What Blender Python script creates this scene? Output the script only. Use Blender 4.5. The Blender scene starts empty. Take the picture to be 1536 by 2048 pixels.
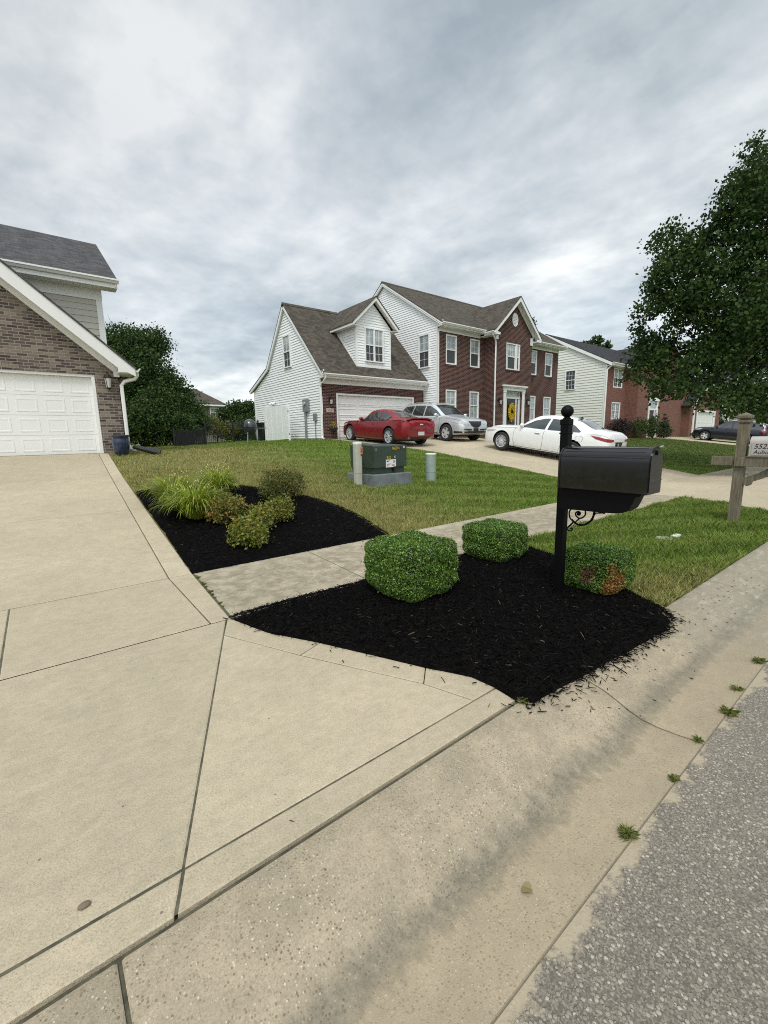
import bpy, bmesh, math, random
import numpy as np
from mathutils import Vector, Matrix
from mathutils.bvhtree import BVHTree

S = bpy.context.scene
COL = S.collection
PI = math.pi

# ------------------------------------------------------------------ camera
EYE = Vector((0.0, 0.0, 1.5))
cam_d = bpy.data.cameras.new('camera'); cam = bpy.data.objects.new('camera', cam_d); COL.objects.link(cam)
yaw, pitch, roll = 0.66606, 0.16998, -0.01864
fw = Vector((math.sin(yaw)*math.cos(pitch), math.cos(yaw)*math.cos(pitch), -math.sin(pitch)))
rt = Vector((math.cos(yaw), -math.sin(yaw), 0)); up = rt.cross(fw)
rt2 = math.cos(roll)*rt + math.sin(roll)*up; up2 = -math.sin(roll)*rt + math.cos(roll)*up
m = Matrix((rt2, up2, -fw)).transposed().to_4x4(); m.translation = EYE
cam.matrix_world = m
cam_d.sensor_fit = 'VERTICAL'; cam_d.sensor_height = 24; cam_d.lens = 871.06/2048*24
cam_d.clip_start = 0.05; cam_d.clip_end = 3000
S.camera = cam
S.cycles.use_denoising = False
S.cycles.pixel_filter_type = 'BLACKMAN_HARRIS'; S.cycles.filter_width = 1.05

# ------------------------------------------------------------------ light
SUN_EL, SUN_AZ = math.radians(58), math.radians(228)      # azimuth clockwise from +Y
S.view_settings.view_transform = 'Standard'; S.view_settings.look = 'None'
S.view_settings.exposure = 0.27; S.view_settings.gamma = 1
S.view_settings.use_curve_mapping = False
sd = bpy.data.lights.new('sun', 'SUN'); sd.energy = 1.5; sd.angle = math.radians(14); sd.color = (1, .97, .92)
sun = bpy.data.objects.new('sun', sd); COL.objects.link(sun)
sdir = Vector((math.sin(SUN_AZ)*math.cos(SUN_EL), math.cos(SUN_AZ)*math.cos(SUN_EL), math.sin(SUN_EL)))
sun.rotation_euler = sdir.to_track_quat('Z', 'Y').to_euler(); sun.location = sdir*60


class NT:
    """tiny node-tree helper"""
    def __init__(s, tree):
        s.t = tree; s.N = tree.nodes; s.L = tree.links
    def n(s, typ, ins=None, **props):
        nd = s.N.new(typ)
        for k, v in props.items(): setattr(nd, k, v)
        for k, v in (ins or {}).items(): s.set(nd, k, v)
        return nd
    def set(s, nd, k, v):
        sock = nd.inputs[k]
        if isinstance(v, bpy.types.NodeSocket): s.L.new(v, sock)
        elif isinstance(v, bpy.types.Node): s.L.new(v.outputs[0], sock)
        else:
            if isinstance(v, (tuple, list)) and len(v) == 3 and sock.type == 'RGBA': v = (*v, 1)
            sock.default_value = v
    def math(s, op, a, b=0.0, c=None, clamp=False):
        nd = s.n('ShaderNodeMath', {0: a, 1: b}, operation=op, use_clamp=clamp)
        if c is not None: s.set(nd, 2, c)
        return nd.outputs[0]
    def mix(s, f, a, b, blend='MIX'):
        nd = s.n('ShaderNodeMix', data_type='RGBA', blend_type=blend)
        s.set(nd, 0, f); s.set(nd, 6, a); s.set(nd, 7, b)
        return nd.outputs[2]
    def noise(s, vec, scale, detail=4, rough=.5, dist=0.0):
        nd = s.n('ShaderNodeTexNoise', {'Scale': scale, 'Detail': detail, 'Roughness': rough, 'Distortion': dist})
        if vec is not None: s.set(nd, 'Vector', vec)
        return nd.outputs[0]
    def vor(s, vec, scale, out=1, feature='F1', rnd=1.0):
        nd = s.n('ShaderNodeTexVoronoi', {'Scale': scale, 'Randomness': rnd}, feature=feature)
        if vec is not None: s.set(nd, 'Vector', vec)
        return nd.outputs[out]
    def ramp(s, f, stops):
        nd = s.n('ShaderNodeValToRGB'); s.set(nd, 0, f); cr = nd.color_ramp
        while len(cr.elements) < len(stops): cr.elements.new(.5)
        for e, (p, c) in zip(cr.elements, stops):
            e.position = p; e.color = (c, c, c, 1) if isinstance(c, (int, float)) else (*c, 1)
        return nd.outputs[0]
    def rng(s, v, a, b, c=0.0, d=1.0, smooth=True):
        nd = s.n('ShaderNodeMapRange', {0: v, 1: a, 2: b, 3: c, 4: d}, interpolation_type='SMOOTHSTEP' if smooth else 'LINEAR')
        return nd.outputs[0]
    def mapping(s, vec, scale=(1, 1, 1), rot=(0, 0, 0), loc=(0, 0, 0)):
        nd = s.n('ShaderNodeMapping', {'Vector': vec, 'Scale': scale, 'Rotation': rot, 'Location': loc}); return nd.outputs[0]
    def bump(s, h, strength=.3, dist=.01, normal=None):
        nd = s.n('ShaderNodeBump', {'Height': h, 'Strength': strength, 'Distance': dist})
        if normal is not None: s.set(nd, 'Normal', normal)
        return nd.outputs[0]


def new_mat(name):
    mt = bpy.data.materials.new(name); mt.use_nodes = True
    T = NT(mt.node_tree); b = T.N['Principled BSDF']
    return mt, T, b


def flat(name, col, rough=.6, metal=0.0, coat=0.0, spec=.5, emit=None, var=.0, vscale=3.0):
    mt, T, b = new_mat(name)
    T.set(b, 'Base Color', col); b.inputs['Roughness'].default_value = rough
    b.inputs['Metallic'].default_value = metal; b.inputs['Coat Weight'].default_value = coat
    b.inputs['Coat Roughness'].default_value = .03
    b.inputs['Specular IOR Level'].default_value = spec
    if var:
        pos = T.n('ShaderNodeNewGeometry').outputs['Position']
        f = T.noise(pos, vscale, 5, .65)
        f = T.rng(f, .3, .7)
        dk = tuple(c*(1-var) for c in col); lt = tuple(min(1, c*(1+var)) for c in col)
        T.set(b, 'Base Color', T.mix(f, dk, lt))
        T.set(b, 'Normal', T.bump(T.noise(pos, vscale*25, 3), .12, .004))
    return mt


# ------------------------------------------------------------------ sky (cloudy, laid over the physical sky)
W = bpy.data.worlds.new('World'); S.world = W; W.use_nodes = True
T = NT(W.node_tree); T.N.clear()
sky = T.n('ShaderNodeTexSky', sky_type='NISHITA', sun_disc=False, sun_elevation=SUN_EL, sun_rotation=SUN_AZ)
sky.air_density = 1.3; sky.dust_density = 2.0
gen = T.n('ShaderNodeTexCoord').outputs['Generated']
sep = T.n('ShaderNodeSeparateXYZ', {0: gen})
zz = T.math('ADD', T.math('MAXIMUM', sep.outputs[2], 0.0), .16)
px = T.math('DIVIDE', sep.outputs[0], zz); py = T.math('DIVIDE', sep.outputs[1], zz)
pl = T.n('ShaderNodeCombineXYZ', {0: px, 1: py, 2: 0.0}).outputs[0]
st = T.mapping(pl, scale=(1.0, .62, 1), rot=(0, 0, math.radians(62)), loc=(3.1, 1.2, 0))
n1 = T.noise(st, .85, 7, .5, .15)
n2 = T.noise(T.mapping(pl, scale=(1, .7, 1), rot=(0, 0, 1.1), loc=(7, 2, 1)), 2.4, 9, .58, .25)
n3 = T.noise(T.mapping(pl, loc=(1, 9, 4)), 7.5, 6, .55)
den = T.math('ADD', T.math('MULTIPLY', n1, .57), T.math('ADD', T.math('MULTIPLY', n2, .29), T.math('MULTIPLY', n3, .14)))
skyc = T.ramp(den, [(.40, (.325, .378, .42)), (.45, (.42, .472, .512)), (.50, (.52, .567, .60)), (.55, (.645, .68, .70)), (.61, (.81, .83, .835))])
# clear-blue patches low on the left come from the physical sky
bl = T.rng(T.noise(T.mapping(pl, loc=(4, 3, 2)), .5, 2), .40, .60, .0, .16)
phys = T.mix(1.0, sky.outputs[0], (.11, .11, .11), 'MULTIPLY')
skyc = T.mix(bl, skyc, phys)
# overcast brightness: thin cloud towards the sun and overhead, brighter near the horizon on the right
vd = T.n('ShaderNodeVectorMath', {0: gen, 1: tuple(sdir)}, operation='DOT_PRODUCT').outputs['Value']
glow = T.rng(vd, .35, 1.0, 1.0, 2.7)
skyc = T.n('ShaderNodeVectorMath', {0: skyc}, operation='SCALE'); T.set(skyc, 'Scale', glow)
lowb = T.rng(sep.outputs[2], .02, .50, 1.14, .94)
rside = T.n('ShaderNodeVectorMath', {0: gen, 1: (.93, .36, 0)}, operation='DOT_PRODUCT').outputs['Value']
lowb = T.math('MULTIPLY', T.rng(rside, .2, 1.0, .94, 1.1), lowb)
skyc2 = T.n('ShaderNodeVectorMath', {0: skyc}, operation='SCALE'); T.set(skyc2, 'Scale', lowb)
bg = T.n('ShaderNodeBackground', {'Color': skyc2, 'Strength': 1.0})
out = T.n('ShaderNodeOutputWorld', {0: bg})


# ------------------------------------------------------------------ object helpers
def tag(o, label=None, cat=None, group=None, kind=None):
    if label: o['label'] = label
    if cat: o['category'] = cat
    if group: o['group'] = group
    if kind: o['kind'] = kind
    return o


def thing(name, label, cat, loc=(0, 0, 0), rz=0.0, group=None):
    o = bpy.data.objects.new(name, None); COL.objects.link(o)
    o.empty_display_size = .2
    o.location = loc; o.rotation_euler = (0, 0, rz)
    o['M'] = 0
    del o['M']
    return tag(o, label, cat, group)


def mw(o):
    """world matrix from the loc / rot of an unparented or parented object"""
    mm = Matrix.LocRotScale(o.location, o.rotation_euler, o.scale)
    return mw(o.parent) @ mm if o.parent else mm


def autouv(me):
    n = len(me.polygons)
    if not n: return
    nl = len(me.loops)
    co = np.empty(len(me.vertices)*3); me.vertices.foreach_get('co', co); co = co.reshape(-1, 3)
    nor = np.empty(n*3); me.polygons.foreach_get('normal', nor); nor = nor.reshape(-1, 3)
    lt = np.empty(n, int); me.polygons.foreach_get('loop_total', lt)
    li = np.empty(nl, int); me.loops.foreach_get('vertex_index', li)
    fi = np.repeat(np.arange(n), lt)
    h = np.stack([-nor[:, 1], nor[:, 0], np.zeros(n)], 1); ln = np.linalg.norm(h, axis=1)
    h[ln < .02] = (1, 0, 0); ln[ln < .02] = 1; h /= ln[:, None]
    v = np.cross(nor, h)
    P = co[li]
    uv = np.stack([(P*h[fi]).sum(1), (P*v[fi]).sum(1)], 1)
    lay = me.uv_layers.new(name='UVMap'); lay.data.foreach_set('uv', uv.astype(np.float32).ravel())


def obj(name, bm, mat, parent=None, smooth=False, world=True, uv=True):
    """bm (BMesh or Mesh) becomes ONE mesh object; coordinates are world ones unless world=False"""
    if isinstance(bm, bmesh.types.BMesh):
        me = bpy.data.meshes.new(name); bm.to_mesh(me); bm.free()
    else: me = bm; me.name = name
    if uv: autouv(me)
    mats = mat if isinstance(mat, (list, tuple)) else [mat]
    if len(me.materials) == 0:
        for q in mats: me.materials.append(q)
    if parent is not None and world:
        me.transform(mw(parent).inverted())
    if smooth:
        me.polygons.foreach_set('use_smooth', [True]*len(me.polygons))
        if smooth != True:
            try: me.set_sharp_from_angle(angle=math.radians(smooth))
            except Exception: pass
    o = bpy.data.objects.new(name, me); COL.objects.link(o)
    if parent is not None: o.parent = parent
    return o


def copy_tree(o, parent=None):
    c = o.copy(); COL.objects.link(c); c.parent = parent
    for ch in [x for x in bpy.data.objects if x.parent == o]: copy_tree(ch, c)
    return c


def struct(name, bm, mat, **k):
    o = obj(name, bm, mat, **k); o['kind'] = 'structure'; return o


def mesh_np(name, V, F, nper):
    """fast mesh from numpy arrays; every face has nper corners"""
    me = bpy.data.meshes.new(name)
    V = np.asarray(V, np.float32); F = np.asarray(F, np.int32)
    me.vertices.add(len(V)); me.vertices.foreach_set('co', V.ravel())
    me.loops.add(F.size); me.loops.foreach_set('vertex_index', F.ravel())
    me.polygons.add(len(F)); me.polygons.foreach_set('loop_start', np.arange(0, F.size, nper, dtype=np.int32))
    me.update(calc_edges=True)
    return me


def B(): return bmesh.new()


def box(bm, x0, x1, y0, y1, z0, z1, mi=0, bev=0.0):
    vs = [bm.verts.new((x, y, z)) for x in (x0, x1) for y in (y0, y1) for z in (z0, z1)]
    fs = []
    for idx in ((0, 1, 3, 2), (4, 6, 7, 5), (0, 4, 5, 1), (2, 3, 7, 6), (0, 2, 6, 4), (1, 5, 7, 3)):
        f = bm.faces.new([vs[i] for i in idx]); f.material_index = mi; fs.append(f)
    if bev:
        es = list({e for f in fs for e in f.edges})
        bmesh.ops.bevel(bm, geom=es, offset=bev, segments=2, profile=.6, affect='EDGES')
    return bm


def cyl(bm, p0, p1, r0, r1=None, n=16, caps=True, mi=0):
    p0 = Vector(p0); p1 = Vector(p1); r1 = r0 if r1 is None else r1
    d = (p1-p0).normalized(); a = d.orthogonal().normalized(); b = d.cross(a)
    A = [bm.verts.new(p0+(a*math.cos(t)+b*math.sin(t))*r0) for t in [2*PI*i/n for i in range(n)]]
    Bv = [bm.verts.new(p1+(a*math.cos(t)+b*math.sin(t))*r1) for t in [2*PI*i/n for i in range(n)]]
    for i in range(n):
        f = bm.faces.new((A[i], A[(i+1) % n], Bv[(i+1) % n], Bv[i])); f.material_index = mi
    if caps:
        f = bm.faces.new(A[::-1]); f.material_index = mi; f = bm.faces.new(Bv); f.material_index = mi
    return bm


def tube(bm, pts, r, n=8, mi=0):
    pts = [Vector(p) for p in pts]; rings = []
    rr = r if isinstance(r, (list, tuple)) else [r]*len(pts)
    ref = None
    for i, p in enumerate(pts):
        d = (pts[min(i+1, len(pts)-1)]-pts[max(i-1, 0)]).normalized()
        if ref is None: a = d.orthogonal().normalized()
        else: a = (ref - d*ref.dot(d)).normalized()
        ref = a; b = d.cross(a)
        rings.append([bm.verts.new(p+(a*math.cos(2*PI*k/n)+b*math.sin(2*PI*k/n))*rr[i]) for k in range(n)])
    for A, C in zip(rings, rings[1:]):
        for k in range(n):
            f = bm.faces.new((A[k], A[(k+1) % n], C[(k+1) % n], C[k])); f.material_index = mi
    f = bm.faces.new(rings[0][::-1]); f.material_index = mi
    f = bm.faces.new(rings[-1]); f.material_index = mi
    return bm


def lathe(bm, prof, c=(0, 0, 0), n=24, mi=0, axis='Z', caps=True):
    """prof: list of (radius, height)"""
    rings = []
    for r, h in prof:
        ring = []
        for k in range(n):
            t = 2*PI*k/n; q = (r*math.cos(t), r*math.sin(t), h)
            if axis == 'Y': q = (q[0], q[2], q[1])
            ring.append(bm.verts.new((c[0]+q[0], c[1]+q[1], c[2]+q[2])))
        rings.append(ring)
    for A, C in zip(rings, rings[1:]):
        for k in range(n):
            f = bm.faces.new((A[k], A[(k+1) % n], C[(k+1) % n], C[k])); f.material_index = mi
    for ring, rv in ((rings[0], True), (rings[-1], False)):
        if caps and prof[0 if rv else -1][0] > 1e-4:
            f = bm.faces.new(ring[::-1] if rv else ring); f.material_index = mi
    bmesh.ops.recalc_face_normals(bm, faces=bm.faces)
    return bm


def prism(bm, poly, axis, a, b, mi=0):
    """extrude a 2-D polygon along an axis: axis 'X' poly=(y,z); 'Y' poly=(x,z); 'Z' poly=(x,y)"""
    def P(u, v, w): return {'X': (w, u, v), 'Y': (u, w, v), 'Z': (u, v, w)}[axis]
    A = [bm.verts.new(P(u, v, a)) for u, v in poly]; C = [bm.verts.new(P(u, v, b)) for u, v in poly]
    n = len(poly); fs = [bm.faces.new(A), bm.faces.new(C[::-1])]
    for i in range(n): fs.append(bm.faces.new((A[i], C[i], C[(i+1) % n], A[(i+1) % n])))
    for f in fs: f.material_index = mi
    bmesh.ops.recalc_face_normals(bm, faces=fs)
    return bm


def quad(bm, *pts, mi=0):
    f = bm.faces.new([bm.verts.new(p) for p in pts]); f.material_index = mi; return f


def clip_poly(poly, axis, lim, keep_greater):
    out = []
    for i in range(len(poly)):
        p, q = poly[i], poly[(i+1) % len(poly)]
        a = p[axis]-lim; b = q[axis]-lim
        if not keep_greater: a, b = -a, -b
        if a >= 0: out.append(p)
        if (a > 0 > b) or (a < 0 < b):
            t = a/(a-b); out.append(tuple(p[k]+(q[k]-p[k])*t for k in range(2)))
    return out


def text_mesh(body, size, depth=.001, shear=0.0):
    cu = bpy.data.curves.new('txt', 'FONT'); cu.body = body; cu.size = size; cu.extrude = depth; cu.shear = shear
    cu.resolution_u = 3
    o = bpy.data.objects.new('txt', cu); COL.objects.link(o)
    dg = bpy.context.evaluated_depsgraph_get(); me = bpy.data.meshes.new_from_object(o.evaluated_get(dg))
    bpy.data.objects.remove(o); bpy.data.curves.remove(cu)
    me.materials.clear()
    return me


def lettering(name, body, size, mat, parent, origin, right, upv, shear=0.0, depth=.001, stretch=1.0):
    """flat letters: baseline start at origin, reading along 'right'"""
    me = text_mesh(body, size, depth, shear)
    r = Vector(right).normalized(); u = Vector(upv).normalized(); n = r.cross(u)
    mt = Matrix((r*stretch, u, n)).transposed().to_4x4(); mt.translation = Vector(origin)
    me.transform(mt)
    return obj(name, me, mat, parent)


# ------------------------------------------------------------------ terrain height
_PY = [-50, 1.33, 5.15, 8.3, 11.34, 14.6, 14.75, 18.2, 400]
_PZ = [0, 0, 0, .375, .745, 1.19, 1.2, 1.2, 1.2]
_QY = [-50, 1.33, 5.15, 7.6, 9.4, 12, 13.2, 15, 17, 18.2, 26, 400]
_QZ = [0, 0, 0, .30, .52, .90, 1.08, 1.25, 1.39, 1.46, 1.44, 1.40]
def _sm(a, b, x):
    t = np.clip((x-a)/(b-a), 0, 1); return t*t*(3-2*t)
def gz(X, Y):
    X = np.asarray(X, float); Y = np.asarray(Y, float)
    zl = np.interp(Y, _PY, _PZ); zr = np.interp(Y, _QY, _QZ)
    k = _sm(5, 11, X); z = zl*(1-k)+zr*k
    z = z + .13*_sm(12.6, 15.5, X)*_sm(5.2, 8.5, Y)*(1-_sm(14, 17.5, Y))*1.15*(1-_sm(17.5, 22, X))
    z = z*(1-_sm(24, 40, X)*.2)
    return z
def g(x, y): return float(gz(x, y))
# ------------------------------------------------------------------ ground materials
def mat_concrete(name, base, dark, agg=.0, bands=False, stain=.35, edges=False):
    mt, T, b = new_mat(name)
    pos = T.n('ShaderNodeNewGeometry').outputs['Position']
    big = T.rng(T.noise(pos, .9, 5, .6), .35, .65)
    mid = T.rng(T.noise(pos, 5.5, 6, .65), .3, .72)
    fine = T.noise(pos, 140, 4, .7)
    isl = T.n('ShaderNodeNewGeometry').outputs['Random Per Island']
    c = T.mix(T.math('MULTIPLY', T.math('ADD', T.math('MULTIPLY', big, .6), T.math('MULTIPLY', T.rng(T.noise(pos, .33, 3), .4, .6), .4)), .9), base, tuple(x*.84*y for x, y in zip(base, (1.0, 1.01, 1.0))))
    c = T.mix(T.math('MULTIPLY', mid, stain), c, dark)
    c = T.mix(1.0, c, T.ramp(fine, [(.25, .70), (.5, 1.0), (.75, 1.22)]), 'MULTIPLY')
    c = T.mix(1.0, c, T.ramp(isl, [(0, .92), (1, 1.05)]), 'MULTIPLY')
    c = T.mix(1.0, c, T.ramp(T.noise(T.mapping(pos, scale=(1, 1.6, 1)), 14, 6, .75), [(.3, .88), (.7, 1.10)]), 'MULTIPLY')
    # mottled weather stains with a soft edge of their own
    wv = T.n('ShaderNodeVectorMath', {0: pos, 1: T.mapping(T.n('ShaderNodeTexNoise', {'Scale': 3.0, 'Vector': pos}).outputs['Color'], scale=(.35, .35, 0))}, operation='ADD').outputs[0]
    spots = T.rng(T.noise(wv, 2.3, 7, .7), .56, .72)
    c = T.mix(T.math('MULTIPLY', spots, .42), c, dark)
    if edges:
        yy = T.n('ShaderNodeSeparateXYZ', {0: pos}).outputs[1]
        mid_ = T.math('MULTIPLY', T.rng(yy, 3.62, 3.95), T.rng(yy, 4.75, 5.08, 1, 0))
        br_n = T.rng(T.noise(pos, 7, 8, .75), .40, .62)
        c = T.mix(T.math('MULTIPLY', T.math('MULTIPLY', mid_, br_n), .6), c, (.19, .155, .095))
    # a few tiny dark specks
    sp = T.rng(T.vor(pos, 8, 0), .03, .055, 1, 0)
    sp = T.math('MULTIPLY', sp, T.rng(T.noise(pos, 2, 2), .46, .56))
    c = T.mix(T.math('MULTIPLY', sp, .7), c, (.07, .06, .045))
    h = T.math('ADD', T.math('MULTIPLY', fine, .6), T.noise(pos, 420, 2))
    if agg:
        vc = T.n('ShaderNodeTexVoronoi', {'Scale': 105.0, 'Vector': pos})
        vd = vc.outputs['Distance']; vcol = T.n('ShaderNodeSeparateColor', {0: vc.outputs['Color']})
        peb = T.rng(vd, .30, .42, 1, 0)
        peb = T.math('MULTIPLY', peb, T.rng(vcol.outputs[1], .42, .5))
        amt = T.math('MULTIPLY', peb, T.math('MULTIPLY', T.rng(T.noise(pos, 3, 4), .3, .6, .45, 1.0), agg))
        pc = T.ramp(vcol.outputs[0], [(.0, (.10, .072, .048)), (.35, (.23, .17, .115)), (.62, (.36, .29, .20)), (.82, (.50, .43, .32)), (.97, (.66, .60, .48))])
        c = T.mix(amt, c, pc)
        h = T.math('ADD', h, T.math('MULTIPLY', peb, .8))
    if bands:
        y = T.n('ShaderNodeSeparateXYZ', {0: pos}).outputs[1]
        wob = T.math('ADD', y, T.math('MULTIPLY', T.math('SUBTRACT', T.noise(pos, 3.2, 6, .7), .5), .16))
        wob2 = T.math('ADD', wob, T.math('MULTIPLY', T.math('SUBTRACT', T.noise(T.mapping(pos, scale=(1, .25, 1)), 28, 4, .6), .5), .16))
        dk = T.math('MULTIPLY', T.rng(wob2, .79, .83), T.rng(wob2, .87, .985, 1, 0))
        dk = T.math('MULTIPLY', dk, T.rng(T.noise(pos, 34, 5, .75), .3, .7, .45, 1.0))
        c = T.mix(T.math('MULTIPLY', dk, .82), c, (.13, .12, .09))
        silt = T.math('MULTIPLY', T.rng(wob, .50, .62), T.rng(wob, .80, .90, 1, 0))
        c = T.mix(T.math('MULTIPLY', silt, .45), c, T.mix(T.noise(pos, 4, 4), (.33, .255, .165), (.40, .33, .215)))
        xx = T.n('ShaderNodeSeparateXYZ', {0: pos}).outputs[0]
        far = T.rng(xx, 3.2, 5.0)
        lich = T.rng(T.noise(T.mapping(pos, scale=(3, 9, 1)), 1.6, 6, .7), .5, .66)
        c = T.mix(T.math('MULTIPLY', far, .45), c, (.24, .225, .18))
        c = T.mix(T.math('MULTIPLY', T.math('MULTIPLY', far, lich), .28), c, (.62, .58, .47))
    T.set(b, 'Base Color', c); b.inputs['Roughness'].default_value = .9
    b.inputs['Specular IOR Level'].default_value = .25
    T.set(b, 'Normal', T.bump(h, .55, .0035))
    return mt


M = {}
M['drive'] = mat_concrete('driveway concrete', (.51, .43, .303), (.325, .283, .196), agg=.12)
M['walk'] = mat_concrete('sidewalk concrete', (.50, .43, .315), (.17, .148, .10), agg=.25, stain=.6, edges=True)
M['curb'] = mat_concrete('curb concrete', (.41, .34, .237), (.22, .19, .14), agg=.75, bands=True, stain=.5)
M['joint'] = flat('dirt in joints', (.085, .078, .05), .95, var=.5, vscale=12)
M['soil'] = flat('soil', (.09, .07, .045), .95, var=.4, vscale=6)


def lawn_color(T, pos, blade):
    """dry tan to green mix of a cut lawn; the same field colours the blades and the ground under them"""
    s = T.n('ShaderNodeSeparateXYZ', {0: pos}); x, y = s.outputs[0], s.outputs[1]
    n = T.noise(pos, .55, 4, .6); n2 = T.noise(pos, 2.6, 5, .65)
    wob = T.math('MULTIPLY', T.math('SUBTRACT', n, .5), 5.0)
    # green increases away from the driveway and its bed
    gx = T.math('ADD', x, wob)
    green = T.rng(gx, 4.0, 8.4, .08, 1.0)
    green = T.math('MAXIMUM', green, T.rng(y, 15, 19, 0, .55))
    # strip between walk and curb: green, dry only beside the mulch
    verge = T.rng(y, 3.55, 3.65, 1, 0)
    vg = T.rng(T.math('ADD', x, T.math('MULTIPLY', y, .9)), 5.9, 7.6, .12, .95)
    green = T.math('ADD', T.math('MULTIPLY', green, T.math('SUBTRACT', 1, verge)), T.math('MULTIPLY', vg, verge))
    green = T.math('ADD', green, T.math('MULTIPLY', T.math('SUBTRACT', n2, .5), .9), clamp=True)
    # mowing stripes
    ang = T.math('ADD', T.math('MULTIPLY', x, .55), y)
    stripe = T.math('SINE', T.math('MULTIPLY', ang, 5.6))
    gr = (.155, .25, .032) if blade else (.09, .15, .025)
    gr2 = (.23, .325, .052) if blade else (.11, .155, .03)
    tn = (.46, .37, .16) if blade else (.24, .19, .09)
    grc = T.mix(T.rng(stripe, -.6, .6), gr, gr2)
    tnm = T.mix(.34, tn, gr2)
    c = T.mix(green, tnm, grc)
    farx = T.rng(x, 17, 24)
    c = T.mix(farx, c, T.mix(T.rng(stripe, -.4, .4), (.075, .125, .022), (.115, .155, .035)))
    return c


def mat_lawn():
    mt, T, b = new_mat('lawn turf')
    pos = T.n('ShaderNodeNewGeometry').outputs['Position']
    c = lawn_color(T, pos, False)
    f = T.noise(T.mapping(pos, scale=(1, 1, .2)), 60, 5, .8)
    c = T.mix(1, c, T.ramp(f, [(.25, .45), (.5, 1.0), (.75, 1.7)]), 'MULTIPLY')
    T.set(b, 'Base Color', c); b.inputs['Roughness'].default_value = 1; b.inputs['Specular IOR Level'].default_value = .1
    T.set(b, 'Normal', T.bump(f, .8, .03))
    return mt


def mat_blade():
    mt, T, b = new_mat('grass blades')
    ge = T.n('ShaderNodeNewGeometry'); pos = ge.outputs['Position']; rnd = ge.outputs['Random Per Island']
    c = lawn_color(T, pos, True)
    c = T.mix(1, c, T.ramp(rnd, [(0, .45), (.5, .95), (1, 1.5)]), 'MULTIPLY')
    dry = T.rng(rnd, .86, .9)
    c = T.mix(T.math('MULTIPLY', dry, .6), c, (.42, .35, .17))
    T.set(b, 'Base Color', c); b.inputs['Roughness'].default_value = .6; b.inputs['Specular IOR Level'].default_value = .3
    tr = T.n('ShaderNodeBsdfTranslucent', {'Color': c})
    mx = T.n('ShaderNodeMixShader', {0: .25, 1: b.outputs[0], 2: tr})
    T.set(T.N['Material Output'], 'Surface', mx.outputs[0])
    return mt


def mat_asphalt():
    mt, T, b = new_mat('asphalt')
    pos = T.n('ShaderNodeNewGeometry').outputs['Position']
    w = T.n('ShaderNodeVectorMath', {0: pos, 1: T.mapping(T.n('ShaderNodeTexNoise', {'Scale': 70.0, 'Vector': pos}).outputs['Color'], scale=(.007, .007, .007))}, operation='ADD').outputs[0]
    vc = T.n('ShaderNodeTexVoronoi', {'Scale': 75.0, 'Vector': w}); vd = vc.outputs['Distance']
    cs = T.n('ShaderNodeSeparateColor', {0: vc.outputs['Color']})
    st = T.ramp(cs.outputs[0], [(0, (.215, .19, .15)), (.45, (.29, .257, .205)), (.8, (.36, .32, .255)), (1, (.46, .41, .335))])
    size = T.math('MULTIPLY', T.rng(cs.outputs[2], 0, 1, .22, .46), 1.0)
    msk = T.rng(T.math('SUBTRACT', vd, size), -.05, .06, 1, 0)
    v2 = T.n('ShaderNodeTexVoronoi', {'Scale': 190.0, 'Vector': pos}); c2 = T.n('ShaderNodeSeparateColor', {0: v2.outputs['Color']})
    base = T.ramp(c2.outputs[0], [(0, (.11, .096, .076)), (.6, (.18, .158, .125)), (1, (.27, .235, .185))])
    c = T.mix(msk, base, st)
    c = T.mix(1, c, T.ramp(T.noise(pos, 1.6, 5, .6), [(.3, .84), (.7, 1.16)]), 'MULTIPLY')
    # silt washed over the edge of the asphalt beside the gutter
    y = T.n('ShaderNodeSeparateXYZ', {0: pos}).outputs[1]
    yy = T.math('ADD', y, T.math('MULTIPLY', T.math('SUBTRACT', T.noise(pos, 4.2, 7, .72), .5), .42))
    silt = T.rng(yy, .515, .555)
    c = T.mix(T.math('MULTIPLY', silt, .88), c, T.mix(T.noise(pos, 90, 3), (.33, .27, .185), (.43, .365, .255)))
    T.set(b, 'Base Color', c); b.inputs['Roughness'].default_value = .85; b.inputs['Specular IOR Level'].default_value = .35
    h = T.math('ADD', T.math('MULTIPLY', msk, T.math('SUBTRACT', 1.0, vd)), T.math('MULTIPLY', T.noise(pos, 200, 2), .3))
    h = T.math('MULTIPLY', h, T.math('SUBTRACT', 1.0, T.math('MULTIPLY', silt, .8)))
    T.set(b, 'Normal', T.bump(h, .8, .006))
    return mt


M['lawn'] = mat_lawn(); M['blade'] = mat_blade(); M['asphalt'] = mat_asphalt()

# ------------------------------------------------------------------ ground sheets
def grid_sheet(xs, ys, zf):
    X, Y = np.meshgrid(xs, ys); Z = zf(X, Y)
    V = np.stack([X.ravel(), Y.ravel(), Z.ravel()], 1); nx = len(xs); ny = len(ys)
    i = (np.arange(ny-1)[:, None]*nx+np.arange(nx-1)[None]).ravel()
    return mesh_np('sheet', V, np.stack([i, i+1, i+1+nx, i+nx], 1), 4)

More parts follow.
